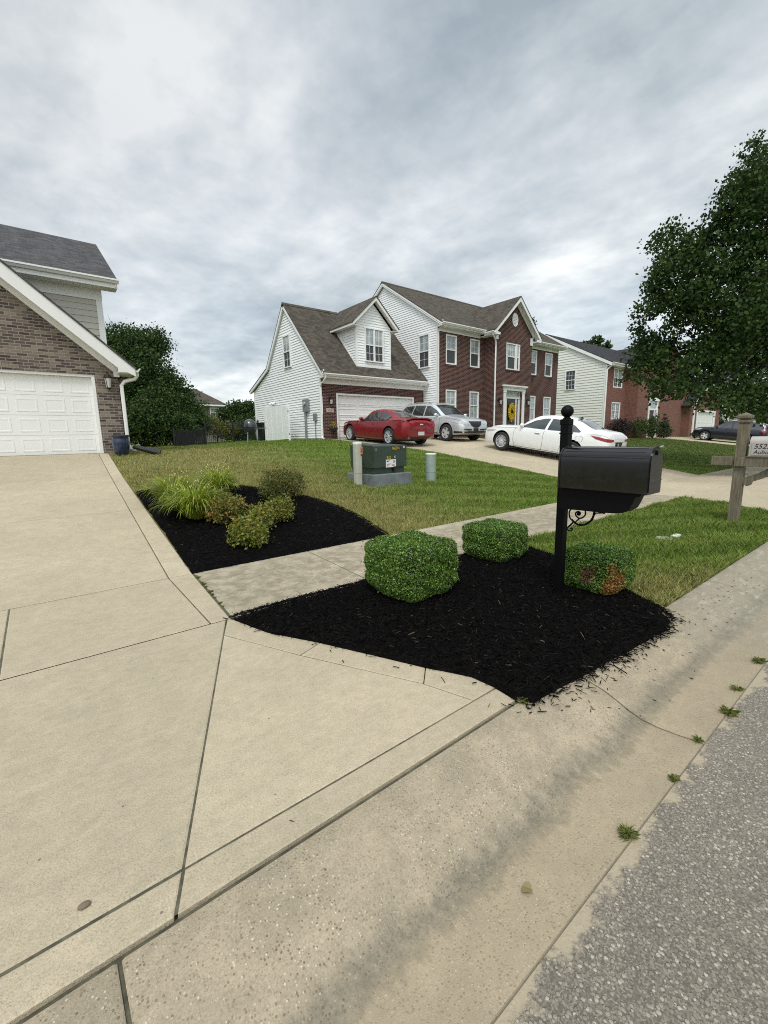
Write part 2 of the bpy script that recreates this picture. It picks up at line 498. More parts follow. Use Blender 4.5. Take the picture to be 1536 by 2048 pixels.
xs = np.unique(np.concatenate([[-900, -400, -200, -120], np.arange(-80, -8, 4), np.arange(-8, 24, .4), np.arange(24, 80, 3), [100, 140, 200, 400, 900]]))
ys = np.unique(np.concatenate([[1.325, 2, 3, 3.57, 5.15], np.arange(5.15, 20, .35), [8.3, 11.34, 14.6, 14.75, 7.6, 9.4, 12, 13.2, 15, 17, 18.2, 20, 22, 24, 26, 30, 40, 60, 90, 140, 250, 500, 1100]]))
struct('lawn', grid_sheet(xs, ys, lambda X, Y: gz(X, Y)-.028), M['lawn'], smooth=True)
struct('ground', grid_sheet(np.array([-900, -100, -30, 0, 30, 100, 900.]), np.array([-1100, -300, -60, -20, -9.6]), lambda X, Y: X*0-.02), M['lawn'])
bm = B(); quad(bm, (-900, -9.0, -.085), (900, -9.0, -.085), (900, .566, -.085), (-900, .566, -.085))
struct('road', bm, M['asphalt'])

# rolled kerb and gutter, cast in lengths with open joints
prof = [(.572, -.079), (.60, -.082), (.68, -.094), (.78, -.103), (.86, -.100), (.93, -.082), (1.0, -.052), (1.08, -.024), (1.16, -.008), (1.24, -.001), (1.29, -.001), (1.318, -.007), (1.323, -.03), (1.323, -.2), (.572, -.2)]
bm = B()
jx = [-40, -30, -22, -14, -9, -6, -3.03, .012, 2.51, 5.24, 8.2, 11.1, 14.1, 17.2, 20.2, 23.2, 26.3, 30, 36, 42, 48, 60, 90, 150]
for a, c in zip(jx, jx[1:]):
    a2, c2 = a+.006, c-.006
    n = max(2, int((c2-a2)/.5)+1) if c < 25 else 2
    st_ = [a2, a2+.008] + list(np.linspace(a2+.1, c2-.1, n)) + [c2-.008, c2]
    rings = []
    for k, x in enumerate(st_):
        e = .006 if k in (0, len(st_)-1) else 0
        rings.append([bm.verts.new((x, y, z-(e if z > -.15 else 0))) for y, z in prof])
    for R1, R2 in zip(rings, rings[1:]):
        for i in range(len(prof)): bm.faces.new((R1[i], R2[i], R2[(i+1) % len(prof)], R1[(i+1) % len(prof)]))
    bm.faces.new(rings[0]); bm.faces.new(rings[-1][::-1])
bmesh.ops.recalc_face_normals(bm, faces=bm.faces)
struct('curb', bm, M['curb'], smooth=40)
# second kerb across the road
bm = B(); prism(bm, [(-9.6, -.02), (-9.35, -.01), (-9.0, -.08), (-9.0, -.2), (-9.6, -.2)], 'X', -150, 150)
struct('far_curb', bm, M['curb'])


def offset_poly(poly, d):
    """inset a counter-clockwise convex-ish polygon by d"""
    n = len(poly); out = []
    for i in range(n):
        p0 = Vector(poly[i-1]); p1 = Vector(poly[i]); p2 = Vector(poly[(i+1) % n])
        e1 = (p1-p0).normalized(); e2 = (p2-p1).normalized()
        n1 = Vector((-e1.y, e1.x)); n2 = Vector((-e2.y, e2.x))
        k = (n1+n2); k = k/max(.25, k.dot(n1)) if k.length > 1e-6 else n1
        out.append(tuple(p1+k*d))
    return out


def slab(bm, poly, gap=.004, bev=.006, zf=None, drop=.0, depth=.1):
    zf = zf or (lambda x, y: g(x, y))
    if sum(poly[i-1][0]*poly[i][1]-poly[i][0]*poly[i-1][1] for i in range(len(poly))) < 0: poly = poly[::-1]
    o = offset_poly(poly, gap) if gap else poly; q = offset_poly(o, bev)
    top = [bm.verts.new((x, y, zf(x, y)+drop)) for x, y in q]
    ed = [bm.verts.new((x, y, zf(x, y)+drop-.003)) for x, y in o]
    bt = [bm.verts.new((x, y, zf(x, y)+drop-depth)) for x, y in o]
    bm.faces.new(top); n = len(poly)
    for i in range(n):
        j = (i+1) % n
        bm.faces.new((ed[i], ed[j], top[j], top[i])); bm.faces.new((bt[i], bt[j], ed[j], ed[i]))


# own driveway: slabs between open joints, tooled borders as narrower grooves
R_ = lambda y: float(np.interp(y, [3.56, 5.15, 9.7, 14.1, 14.72], [1.13, 1.235, 1.39, 1.56, 1.60]))
G_ = lambda y: float(np.interp(y, [3.56, 5.15, 14.72], [.965, .985, 1.36]))
L_ = -3.6
bm = B(); base = B()
ysl = [5.15, 8.3, 11.34, 14.6]
for a, c in zip(ysl, ysl[1:]):
    yy_ = [a] + [y for y in (9.7,) if a < y < c] + [c]
    for X0, X1 in ((-3.6, -1.0), (-1.0, None)):
        if X1 is None:
            slab(bm, [(X0, a), (G_(a), a), (G_(c), c), (X0, c)], gap=.006, bev=.008)
        else: slab(bm, [(X0, a), (X1, a), (X1, c), (X0, c)], gap=.002, bev=.0005)
    slab(bm, [(G_(a), a)] + [(R_(y), y) for y in yy_] + [(G_(c), c)], gap=.006, bev=.008)
slab(bm, [(-3.6, 14.6), (1.42, 14.6), (1.60, 14.72), (-3.6, 14.72)], gap=.001)
struct('driveway', bm, M['drive'])
# the walk carried across the driveway
bm = B()
slab(bm, [(-.37, 3.585), (.965, 3.585), (.985, 5.15), (-.37, 5.15)], gap=.006, bev=.008)
slab(bm, [(.965, 3.585), (1.13, 3.585), (1.235, 5.15), (.985, 5.15)], gap=.005, bev=.006)
slab(bm, [(-3.6, 3.585), (-.37, 3.585), (-.37, 5.15), (-3.6, 5.15)], gap=.007)
# apron to the kerb with a slanting seam and a tooled border
FL = [(1.13, 3.585), (1.26, 3.12), (1.488, 2.695), (1.70, 2.24), (1.841, 1.93), (1.925, 1.78), (1.985, 1.66), (2.005, 1.52), (1.99, 1.33)]
FG = [(1.02, 3.33), (1.284, 2.621), (1.70, 1.80)]
s0 = (1.095, 3.585); s1 = (.17, 1.335)
sx = lambda y: s1[0]+(y-s1[1])/(s0[1]-s1[1])*(s0[0]-s1[0])
slab(bm, [(-.37, 1.49), (sx(1.49), 1.49), s0, (-.37, 3.585)], gap=.007, bev=.008)
slab(bm, [(-3.2, 1.335), s1, (sx(1.49), 1.49), (-3.2, 1.49)], gap=.006, bev=.006)
slab(bm, [(-3.2, 1.49), (-.37, 1.49), (-.37, 3.585), (-3.6, 3.585)], gap=.006)
slab(bm, [(sx(1.49), 1.49), (1.80, 1.49), (1.70, 1.80), (1.284, 2.621), (sx(3.3), 3.3)], gap=.003, bev=.005)
slab(bm, [s1, (1.99, 1.335), (2.003, 1.49), (sx(1.49), 1.49)], gap=.006, bev=.006)
slab(bm, [(1.80, 1.49), (2.003, 1.49), (1.985, 1.66), (1.925, 1.78), (1.841, 1.93), (1.70, 1.80)], gap=.0035, bev=.006)
slab(bm, [(1.70, 1.80), (1.841, 1.93), (1.70, 2.24), (1.488, 2.695), (1.284, 2.621)], gap=.0035, bev=.006)
slab(bm, [(1.284, 2.621), (1.488, 2.695), (1.26, 3.12), (1.13, 3.585), (1.10, 3.585), (sx(3.3), 3.3)], gap=.0035, bev=.006)
struct('driveway_apron', bm, M['drive'])

# sidewalk panels (clear of the driveways)
bm = B()
def walk_run(x0, x1, step=1.52):
    n = max(1, round((x1-x0)/step)); e = np.linspace(x0, x1, n+1)
    for a, c in zip(e, e[1:]): slab(bm, [(a, 3.585), (c, 3.585), (c, 5.15), (a, 5.15)], gap=.005, bev=.008)
slab(bm, [(1.145, 3.585), (2.62, 3.585), (2.72, 5.15), (1.25, 5.15)], gap=.006, bev=.008)
slab(bm, [(2.62, 3.585), (4.15, 3.585), (4.2, 5.15), (2.72, 5.15)], gap=.005, bev=.008)
slab(bm, [(4.15, 3.585), (5.68, 3.585), (5.68, 5.15), (4.2, 5.15)], gap=.005, bev=.008)
walk_run(5.68, 11.75); walk_run(18.25, 41.2); walk_run(47.2, 80); walk_run(-12, -3.62)
struct('sidewalk', bm, M['walk'])

# neighbour driveway
bm = B()
yq = [5.15, 7.6, 9.4, 12, 13.2, 15, 17, 18.16]
for a, c in zip(yq, yq[1:]):
    L0 = lambda y: float(np.interp(y, [5.15, 9.4, 12, 13.2, 15, 18.2], [12.1, 12.3, 12.05, 11.65, 11.15, 11.1]))
    ex = [12.6, 13.3, 14.0, 14.9, 15.7, 16.6]
    for p_, q_ in zip([None]+ex, ex+[None]):
        xa0 = L0(a) if p_ is None else p_; xa1 = L0(c) if p_ is None else p_; xb = 17.2 if q_ is None and a >= 16.9 else (18.05 if q_ is None else q_)
        slab(bm, [(xa0, a), (xb, a), (xb, c), (xa1, c)], gap=.0 if not (p_ == 14.9) else .002, bev=.0005)
for x0, x1 in ((11.75, 13.4), (13.4, 15), (15, 16.6), (16.6, 18.25)):
    slab(bm, [(x0, 3.585), (x1, 3.585), (x1, 5.15), (x0, 5.15)], gap=.005)
slab(bm, [(11.75, 3.585), (11.3, 2.6), (10.1, 1.33), (15.0, 1.33), (15.0, 3.585)], gap=.005)
slab(bm, [(15.0, 3.585), (15.0, 1.33), (19.9, 1.33), (18.7, 2.6), (18.25, 3.585)], gap=.005)
struct('neighbour_driveway', bm, M['drive'])
bm = B()
for a, c in zip([5.15, 7.6, 9.4, 12, 13.2], [7.6, 9.4, 12, 13.2, 16]):
    slab(bm, [(41.2, a), (47.2, a), (47.2, c), (41.2, c)], gap=0, bev=.001)
slab(bm, [(41.2, 3.585), (47.2, 3.585), (47.2, 5.15), (41.2, 5.15)], gap=.005); slab(bm, [(40, 1.33), (48.4, 1.33), (47.2, 3.585), (41.2, 3.585)], gap=.005)
struct('far_driveway', bm, M['drive'])
# earth showing in the joints
base = B()
for (x0, x1, y0, y1) in ((-3.5, 1.0, 5.15, 14.7), (-3.5, 1.17, 3.58, 5.15), (-3.1, 1.05, 1.345, 3.6), (1.05, 1.45, 1.345, 2.7), (1.17, 11.7, 3.6, 5.14), (11.8, 18.2, 3.6, 5.14)):
    for yy0, yy1 in zip([y0]+[y for y in ysl if y0 < y < y1], [y for y in ysl if y0 < y < y1]+[y1]):
        quad(base, (x0, yy0, g(0, yy0)-.0038), (x1, yy0, g(0, yy0)-.0038), (x1, yy1, g(0, yy1)-.0038), (x0, yy1, g(0, yy1)-.0038))
quad(base, (-40, 1.318, -.02), (40, 1.318, -.02), (40, 1.345, -.02), (-40, 1.345, -.02))
for j in jx[4:18]:
    for (ya, za), (yb, zb_) in zip(prof[:11], prof[1:12]): quad(base, (j-.0065, ya, za-.012), (j+.0065, ya, za-.012), (j+.0065, yb, zb_-.012), (j-.0065, yb, zb_-.012))
struct('joint_earth', base, M['joint'])
# ------------------------------------------------------------------ building materials
def mat_brick(name, c1, c2, c3, mortar, var=.5, bw=.203, rh=.0677):
    mt, T, b = new_mat(name)
    uv = T.n('ShaderNodeTexCoord').outputs['UV']
    pos = T.n('ShaderNodeNewGeometry').outputs['Position']
    br = T.n('ShaderNodeTexBrick', {'Vector': uv, 'Color1': (0, 0, 0, 1), 'Color2': (1, 1, 1, 1), 'Mortar': (.5, .5, .5, 1), 'Scale': 1.0,
             'Mortar Size': .009, 'Mortar Smooth': .15, 'Bias': 0.0, 'Brick Width': bw, 'Row Height': rh}, offset=.5)
    v = T.n('ShaderNodeSeparateColor', {0: br.outputs['Color']}).outputs[0]
    c = T.ramp(v, [(0, c1), (.5, c2), (1, c3)])
    c = T.mix(1, c, T.ramp(T.noise(pos, 1.2, 4), [(.3, .93), (.7, 1.07)]), 'MULTIPLY')
    c = T.mix(1, c, T.ramp(T.noise(pos, 45, 3), [(.25, .8), (.75, 1.2)]), 'MULTIPLY')
    c = T.mix(br.outputs['Fac'], c, mortar)
    T.set(b, 'Base Color', c); b.inputs['Roughness'].default_value = .9; b.inputs['Specular IOR Level'].default_value = .2
    h = T.math('SUBTRACT', 1.0, br.outputs['Fac'])
    T.set(b, 'Normal', T.bump(T.math('ADD', h, T.math('MULTIPLY', T.noise(pos, 90, 3), .3)), .5, .006))
    return mt


def mat_shingle(name, c1, c2, c3):
    mt, T, b = new_mat(name)
    uv = T.n('ShaderNodeTexCoord').outputs['UV']; pos = T.n('ShaderNodeNewGeometry').outputs['Position']
    br = T.n('ShaderNodeTexBrick', {'Vector': uv, 'Color1': (0, 0, 0, 1), 'Color2': (1, 1, 1, 1), 'Mortar': (.0, .0, .0, 1), 'Scale': 1.0,
             'Mortar Size': .004, 'Mortar Smooth': .1, 'Bias': 0.0, 'Brick Width': .20, 'Row Height': .13}, offset=.37)
    v = T.n('ShaderNodeSeparateColor', {0: br.outputs['Color']}).outputs[0]
    v = T.math('ADD', T.math('MULTIPLY', v, .45), T.math('MULTIPLY', T.noise(pos, 3.5, 5), .4))
    c = T.ramp(v, [(.15, c1), (.45, c2), (.8, c3)])
    c = T.mix(1, c, T.ramp(T.noise(T.mapping(uv, scale=(1, .12, 1)), 1.3, 4), [(.3, .92), (.7, 1.06)]), 'MULTIPLY')
    c = T.mix(1, c, T.ramp(T.noise(pos, 120, 2), [(.25, .75), (.75, 1.25)]), 'MULTIPLY')
    c = T.mix(T.math('MULTIPLY', br.outputs['Fac'], .55), c, tuple(x*.3 for x in c1))
    T.set(b, 'Base Color', c); b.inputs['Roughness'].default_value = .95; b.inputs['Specular IOR Level'].default_value = .15
    T.set(b, 'Normal', T.bump(T.math('SUBTRACT', T.noise(pos, 160, 2), br.outputs['Fac']), .4, .006))
    return mt


def mat_painted(name, col, rough=.5, grime=.1):
    mt, T, b = new_mat(name)
    pos = T.n('ShaderNodeNewGeometry').outputs['Position']
    f = T.rng(T.noise(T.mapping(pos, scale=(1, 1, .35)), 1.1, 6, .65), .42, .75)
    c = T.mix(T.math('MULTIPLY', f, grime*2), col, tuple(x*y for x, y in zip(col, (.72, .74, .66))))
    T.set(b, 'Base Color', c); b.inputs['Roughness'].default_value = rough
    T.set(b, 'Normal', T.bump(T.noise(pos, 30, 3), .06, .004))
    return mt


M['brick_dark'] = mat_brick('dark red brick', (.038, .011, .010), (.066, .018, .015), (.100, .030, .022), (.21, .165, .14))
M['brick_red'] = mat_brick('bright red brick', (.12, .036, .026), (.155, .050, .036), (.195, .070, .050), (.27, .19, .15))
M['brick_tan'] = mat_brick('mixed tan brick', (.060, .045, .042), (.130, .100, .084), (.245, .198, .155), (.27, .24, .20), bw=.22, rh=.074)
M['shingle_brown'] = mat_shingle('brown shingles', (.052, .045, .036), (.088, .076, .061), (.125, .108, .086))
M['shingle_grey'] = mat_shingle('grey shingles', (.060, .058, .060), (.085, .083, .085), (.115, .112, .112))
M['shingle_dark'] = mat_shingle('charcoal shingles', (.025, .025, .028), (.040, .040, .044), (.06, .06, .064))
M['siding_white'] = mat_painted('white vinyl siding', (.83, .84, .83), .45, .07)
M['siding_cream'] = mat_painted('cream vinyl siding', (.72, .71, .65), .5, .08)
M['siding_tan'] = mat_painted('tan fibre siding', (.47, .44, .38), .6, .06)
M['trim'] = mat_painted('white trim', (.80, .79, .76), .45, .12)
M['door_paint'] = mat_painted('garage door paint', (.80, .79, .75), .4, .05)
M['concrete_wall'] = flat('foundation concrete', (.30, .29, .26), .9, var=.25)
M['black_metal'] = flat('black metal', (.012, .012, .013), .45, coat=.1)
M['grey_metal'] = flat('grey metal', (.22, .235, .24), .5, metal=.2, var=.1)
M['dark_glass'] = flat('dark window glass', (.045, .052, .055), .06, spec=.8, coat=.6)
M['screen'] = flat('window with insect screen', (.055, .062, .064), .5, spec=.3, coat=.08)
M['bronze'] = flat('dark bronze', (.035, .022, .016), .4, metal=.5)
M['lamp_glass'] = flat('lamp glass', (.5, .5, .47), .15, coat=.5)
def mat_curtain():
    mt, T, b = new_mat('window with curtain behind')
    pos = T.n('ShaderNodeNewGeometry').outputs['Position']
    s = T.n('ShaderNodeSeparateXYZ', {0: pos})
    h = T.math('ADD', s.outputs[0], s.outputs[1])
    f = T.math('SINE', T.math('ADD', T.math('MULTIPLY', h, 62.0), T.math('MULTIPLY', T.noise(pos, 4, 3), 5.0)))
    c = T.mix(T.rng(f, -1, 1), (.27, .31, .32), (.47, .51, .51))
    c = T.mix(T.rng(T.noise(pos, 2.2, 3), .45, .62, 0, .6), c, (.18, .21, .22))
    T.set(b, 'Base Color', c); b.inputs['Roughness'].default_value = .12; b.inputs['Coat Weight'].default_value = .7
    return mt
M['curtain'] = mat_curtain()


# ------------------------------------------------------------------ building helpers
class Pl:
    """a wall plane: axis 'X' (u runs along world y) or 'Y' (u runs along world x); s = outward sign"""
    def __init__(s, axis, c, sgn): s.a, s.c, s.s = axis, c, sgn
    def __call__(s, u, z, o=0.0): return (s.c+s.s*o, u, z) if s.a == 'X' else (u, s.c+s.s*o, z)
    def box(s, bm, u0, u1, z0, z1, o0, o1, mi=0, bev=0):
        a = s(u0, z0, o0); b_ = s(u1, z1, o1)
        return box(bm, min(a[0], b_[0]), max(a[0], b_[0]), min(a[1], b_[1]), max(a[1], b_[1]), z0, z1, mi, bev)
    def face(s, bm, pts, o=0.0, mi=0):
        vs = [bm.verts.new(s(u, z, o)) for u, z in pts]; f = bm.faces.new(vs); f.material_index = mi; f.normal_update()
        d = f.normal[0 if s.a == 'X' else 1]*s.s
        if d < 0: f.normal_flip()
        return f


def siding(bm, pl, poly, lap=.12, t=.026):
    """real overlapping boards clipped to the outline; each board leans out at its foot"""
    z0 = min(p[1] for p in poly); z1 = max(p[1] for p in poly); z = z0
    while z < z1-1e-4:
        q = clip_poly(clip_poly(poly, 1, z, True), 1, min(z+lap, z1), False)
        if len(q) >= 3 and max(p[1] for p in q)-min(p[1] for p in q) > 1e-3:
            off = lambda zz_: t*(1-(zz_-z)/lap)+.001
            vs = [bm.verts.new(pl(u, zz_, off(zz_))) for u, zz_ in q]
            try: f = bm.faces.new(vs)
            except ValueError: z += lap; continue
            f.normal_update()
            if f.normal[0 if pl.a == 'X' else 1]*pl.s < 0: f.normal_flip()
            us = [u for u, zz_ in q if abs(zz_-z) < 1e-5]
            if len(us) >= 2:
                a, b_ = min(us), max(us)
                quad(bm, pl(a, z, t+.001), pl(b_, z, t+.001), pl(b_, z, 0), pl(a, z, 0))
        z += lap


def holed(bm, pl, u0, u1, z0, z1, holes, depth=.10, mi=0):
    """wall sheet with rectangular openings and their reveals"""
    us = sorted({u0, u1} | {v for h in holes for v in h[:2]}); zs = sorted({z0, z1} | {v for h in holes for v in h[2:4]})
    for a, b_ in zip(us, us[1:]):
        for c, d in zip(zs, zs[1:]):
            um, zm = (a+b_)/2, (c+d)/2
            if any(h[0] < um < h[1] and h[2] < zm < h[3] for h in holes): continue
            pl.face(bm, [(a, c), (b_, c), (b_, d), (a, d)], mi=mi)
    for h in holes:
        a, b_, c, d = h[:4]
        for p, q in (((a, c), (a, d)), ((b_, d), (b_, c)), ((a, d), (b_, d)), ((b_, c), (a, c))):
            quad(bm, pl(*p, 0), pl(*q, 0), pl(*q, -depth), pl(*p, -depth), mi=mi)


def window(house, pl, u0, u1, z0, z1, o=0.0, cols=1, lites=(2, 2), low='screen', up_='curtain', trim=.055, label=None, split=None, grid_low=True):
    """double-hung window: frame, sash rails and muntins as one part; upper and lower panes as its sub-parts"""
    fr = B(); e = .002
    if split is None: parts = [(u0+trim+(u1-u0-2*trim)*k/cols+(.03 if k else 0), u0+trim+(u1-u0-2*trim)*(k+1)/cols-(.03 if k < cols-1 else 0)) for k in range(cols)]
    else: parts = split
    D = .05
    pl.box(fr, u0, u0+trim, z0, z1, o-.06, o+D); pl.box(fr, u1-trim, u1, z0, z1, o-.06, o+D)
    pl.box(fr, u0+trim, u1-trim, z1-trim, z1, o-.06, o+D); pl.box(fr, u0+trim, u1-trim, z0, z0+trim, o-.06, o+D+.012)
    for a, b_ in zip(parts, parts[1:]): pl.box(fr, a[1], b_[0], z0+trim, z1-trim, o-.06, o+D-.004)
    zm = (z0+z1)/2; up_panes = B(); lo_panes = B()
    for a, b_ in parts:
        w = b_-a
        pl.box(fr, a+.001, b_-.001, zm-.028, zm+.028, o-.05, o+.026)
        for k in (0, 1):
            lo, hi = (z0+trim, zm-.028) if k == 0 else (zm+.028, z1-trim)
            oo = o+.008 if k else o-.004
            # sash stiles
            pl.box(fr, a+.001, a+.03, lo, hi, o-.05, oo+.012); pl.box(fr, b_-.03, b_-.001, lo, hi, o-.05, oo+.012)
            if (k == 1 or grid_low) and w > .35:
                for j in range(1, lites[0]):
                    x = a+.03+(w-.06)*j/lites[0]; pl.box(fr, x-.009, x+.009, lo, hi, oo-.01, oo+.008)
                for j in range(1, lites[1]):
                    zz_ = lo+(hi-lo)*j/lites[1]; pl.box(fr, a+.03, b_-.03, zz_-.009, zz_+.009, oo-.01, oo+.0075)
            pl.face(up_panes if k else lo_panes, [(a+.03, lo), (b_-.03, lo), (b_-.03, hi), (a+.03, hi)], oo)
    f = obj('window', fr, M['trim'], house)
    if label: f['label'] = label
    obj('pane', up_panes, M[up_], f); obj('pane', lo_panes, M[low], f)
    return f


def roof_slab(bm, pts, t=.09):
    """pts: outline of the top surface (any order), thickness straight down"""
    top = [bm.verts.new(p) for p in pts]; bot = [bm.verts.new((p[0], p[1], p[2]-t)) for p in pts]
    fs = [bm.faces.new(top), bm.faces.new(bot[::-1])]
    n = len(pts)
    for i in range(n): fs.append(bm.faces.new((top[i], bot[i], bot[(i+1) % n], top[(i+1) % n])))
    bmesh.ops.recalc_face_normals(bm, faces=fs)


def garage_door(house, pl, u0, u1, z0, z1, cols, rows=4, o=-.12, mat='door_paint', name='garage_door', bead=.006):
    bm = B(); h = (z1-z0)/rows; pl.box(bm, u0, u1, z0+.002, z1-.002, o-.06, o-.034)
    for r in range(rows):
        a, b_ = z0+h*r+bead*.4, z0+h*(r+1)-bead*.4
        pl.box(bm, u0, u1, a, b_, o-.04, o)
        w = (u1-u0)/cols
        for c in range(cols):
            x0, x1 = u0+w*c+.075, u0+w*(c+1)-.075; y0, y1 = a+.085, b_-.085
            # sunk bead round a raised field
            ring = [(x0, y0), (x1, y0), (x1, y1), (x0, y1)]
            def ins(d): return [(x0+d, y0+d), (x1-d, y0+d), (x1-d, y1-d), (x0+d, y1-d)]
            L = [(ins(0), o+.001), (ins(.004), o+bead), (ins(.035), o+bead), (ins(.05), o+.002)]
            vs = [[bm.verts.new(pl(u, z, oo)) for u, z in q] for q, oo in L]
            fs = []
            for A_, C_ in zip(vs, vs[1:]):
                for k in range(4): fs.append(bm.faces.new((A_[k], A_[(k+1) % 4], C_[(k+1) % 4], C_[k])))
            fs.append(bm.faces.new(vs[-1])); bmesh.ops.recalc_face_normals(bm, faces=fs)
            if fs[-1].normal.dot(Vector(pl(0, 0, 1))-Vector(pl(0, 0, 0))) < 0:
                for f in fs: f.normal_flip()
    return obj(name, bm, M[mat], house)


def wall_lamp(house, pl, u, z, s=1.0, glow='lamp_glass'):
    bm = B()
    pl.box(bm, u-.05*s, u+.05*s, z-.02*s, z+.12*s, 0, .02*s)
    p = pl(u, z+.13*s, .11*s); c = pl(u, z-.1*s, .11*s)
    tube(bm, [pl(u, z+.08*s, .02*s), pl(u, z+.17*s, .06*s), pl(u, z+.15*s, .11*s)], .01*s, 6)
    lathe(bm, [(.012*s, .14*s), (.03*s, .12*s), (.085*s, .06*s), (.075*s, .045*s)], pl(u, z, .11*s), 8)
    lathe(bm, [(.045*s, -.16*s), (.05*s, -.145*s), (.012*s, -.19*s)], pl(u, z, .11*s), 8)
    for k in range(4):
        t = PI/4+k*PI/2
        tube(bm, [Vector(pl(u, z+.045*s, .11*s))+Vector((math.cos(t), math.sin(t), 0))*.07*s, Vector(pl(u, z-.15*s, .11*s))+Vector((math.cos(t), math.sin(t), 0))*.048*s], .006*s, 5)
    o = obj('wall_lamp', bm, M['bronze'], house)
    b2 = B(); lathe(b2, [(.044*s, -.145*s), (.066*s, .045*s)], pl(u, z, .11*s), 8)
    obj('glass', b2, M[glow], o)
    return o


# ================================================================== own house (brick garage gable at the left edge)
H1 = thing('brick_house', 'tan and brown brick house at the left edge with a grey roof', 'house', (-1, 15, 1.2))
P1 = Pl('Y', 14.75, -1)
bm = B()
zr = lambda x: 6.40-.868*abs(x+.94)
holed(bm, P1, -3.94, 2.06, 1.15, 3.70, [(-3.38, 1.5, 1.15, 3.35)], depth=.14)
P1.face(bm, [(-3.94, 3.70), (2.06, 3.70), (2.06, zr(2.06)), (-.94, zr(-.94)), (-3.94, zr(-3.94))])
quad(bm, (2.06, 14.75, 1.15), (2.06, 19.5, 1.15), (2.06, 19.5, 3.75), (2.06, 14.75, 3.75))
quad(bm, (-3.94, 14.75, 1.15), (-3.94, 19.5, 1.15), (-3.94, 19.5, 3.75), (-3.94, 14.75, 3.75))
obj('wall', bm, M['brick_tan'], H1)
bm = B(); n_ = int(4.88/.068); P1.box(bm, -3.38, 1.5, 3.354, 3.550, -.02, .004)
for i in range(n_):
    u = -3.38+i*4.88/n_
    P1.box(bm, u+.004, u+4.88/n_-.004, 3.352, 3.552, -.02, .008)
obj('brick_lintel', bm, M['brick_tan'], H1)
garage_door(H1, P1, -3.30, 1.42, 1.2, 3.28, 8)
bm = B(); P1.box(bm, 1.42, 1.50, 1.2, 3.35, -.13, -.02); P1.box(bm, -3.38, -3.30, 1.2, 3.35, -.13, -.02); P1.box(bm, -3.30, 1.42, 3.28, 3.35, -.13, -.022)
obj('door_frame', bm, M['trim'], H1)
# gable roof over the garage with rake boards, soffit and boxed return
RY = 14.38
bm = B()
e = lambda x: 6.47-.868*abs(x+.94)
for sx_ in (1, -1):
    xe = -.94+sx_*3.42
    roof_slab(bm, [(-.94, RY-.03, 6.53), (xe, RY-.03, 6.53-.868*3.42), (xe, 19.5, 6.53-.868*3.42), (-.94, 19.5, 6.53)], .05)
rf = obj('roof', bm, M['shingle_grey'], H1)
bm = B()
for sx_ in (1, -1):
    def rk(d, zo): return (-.94+sx_*d, 6.475-.868*d+zo)
    prism(bm, [rk(0, 0), rk(3.40, 0), rk(3.40, -.20), rk(2.95, -.36), rk(0, -.40)], 'Y', RY, RY+.03)
    # soffit and wall-side frieze
    prism(bm, [rk(0, -.30), rk(3.0, -.30), rk(3.0, -.33), rk(0, -.33)], 'Y', RY+.03, 14.75)
    prism(bm, [rk(0, -.33), rk(2.98, -.33), rk(2.98, -.50), rk(0, -.50)], 'Y', 14.70, 14.75)
    x0_, x1_ = sorted((-.94+sx_*2.98, -.94+sx_*3.40))
    box(bm, x0_, x1_, RY+.032, 15.2, 3.40, 3.43)
    box(bm, x0_, x1_, RY+.002, RY+.03, 3.42, 3.56)
    xa, xb = sorted((-.94+sx_*2.90, -.94+sx_*3.04)); box(bm, xa, xb, 14.69, 14.76, 3.32, 3.98)
    xa, xb = sorted((-.94+sx_*3.38, -.94+sx_*3.41)); box(bm, xa, xb, RY+.03, 19.4, 3.42, 3.55)
obj('trim_board', bm, M['trim'], H1)
def gutter(house, pts_a, pts_b, out, name='gutter'):
    """K-style gutter from a to b, opening outwards along 'out'"""
    a = Vector(pts_a); b_ = Vector(pts_b); o = Vector(out); zu = Vector((0, 0, 1))
    prof_ = [(0, .0), (.0, -.115), (.06, -.115), (.095, -.06), (.12, -.045), (.12, .0), (.113, .0), (.113, -.038), (.088, -.053), (.055, -.105), (.008, -.105), (.008, 0)]
    bm = B(); A = [bm.verts.new(a+o*u+zu*z) for u, z in prof_]; C = [bm.verts.new(b_+o*u+zu*z) for u, z in prof_]
    n = len(prof_); fs = []
    for i in range(n): fs.append(bm.faces.new((A[i], A[(i+1) % n], C[(i+1) % n], C[i])))
    fs += [bm.faces.new(A), bm.faces.new(C[::-1])]
    bmesh.ops.recalc_face_normals(bm, faces=fs)
    return obj(name, bm, M['trim'], house)
gutter(H1, (2.47, RY, 3.56), (2.47, 19.4, 3.56), (1, 0, 0))
def spout(house, pts, w=.045, mat='trim'):
    bm = B(); pts = [Vector(p) for p in pts]
    tube(bm, pts, w, 6); return obj('downspout', bm, M[mat], house)
spout(H1, [(2.53, 14.6, 3.46), (2.53, 14.6, 3.38), (2.46, 14.62, 3.28), (2.2, 14.66, 3.20), (2.12, 14.68, 3.08), (2.12, 14.68, 1.42), (2.16, 14.62, 1.30), (2.3, 14.5, 1.27)], .05)
wall_lamp(H1, P1, 1.80, 3.20, 1.35)
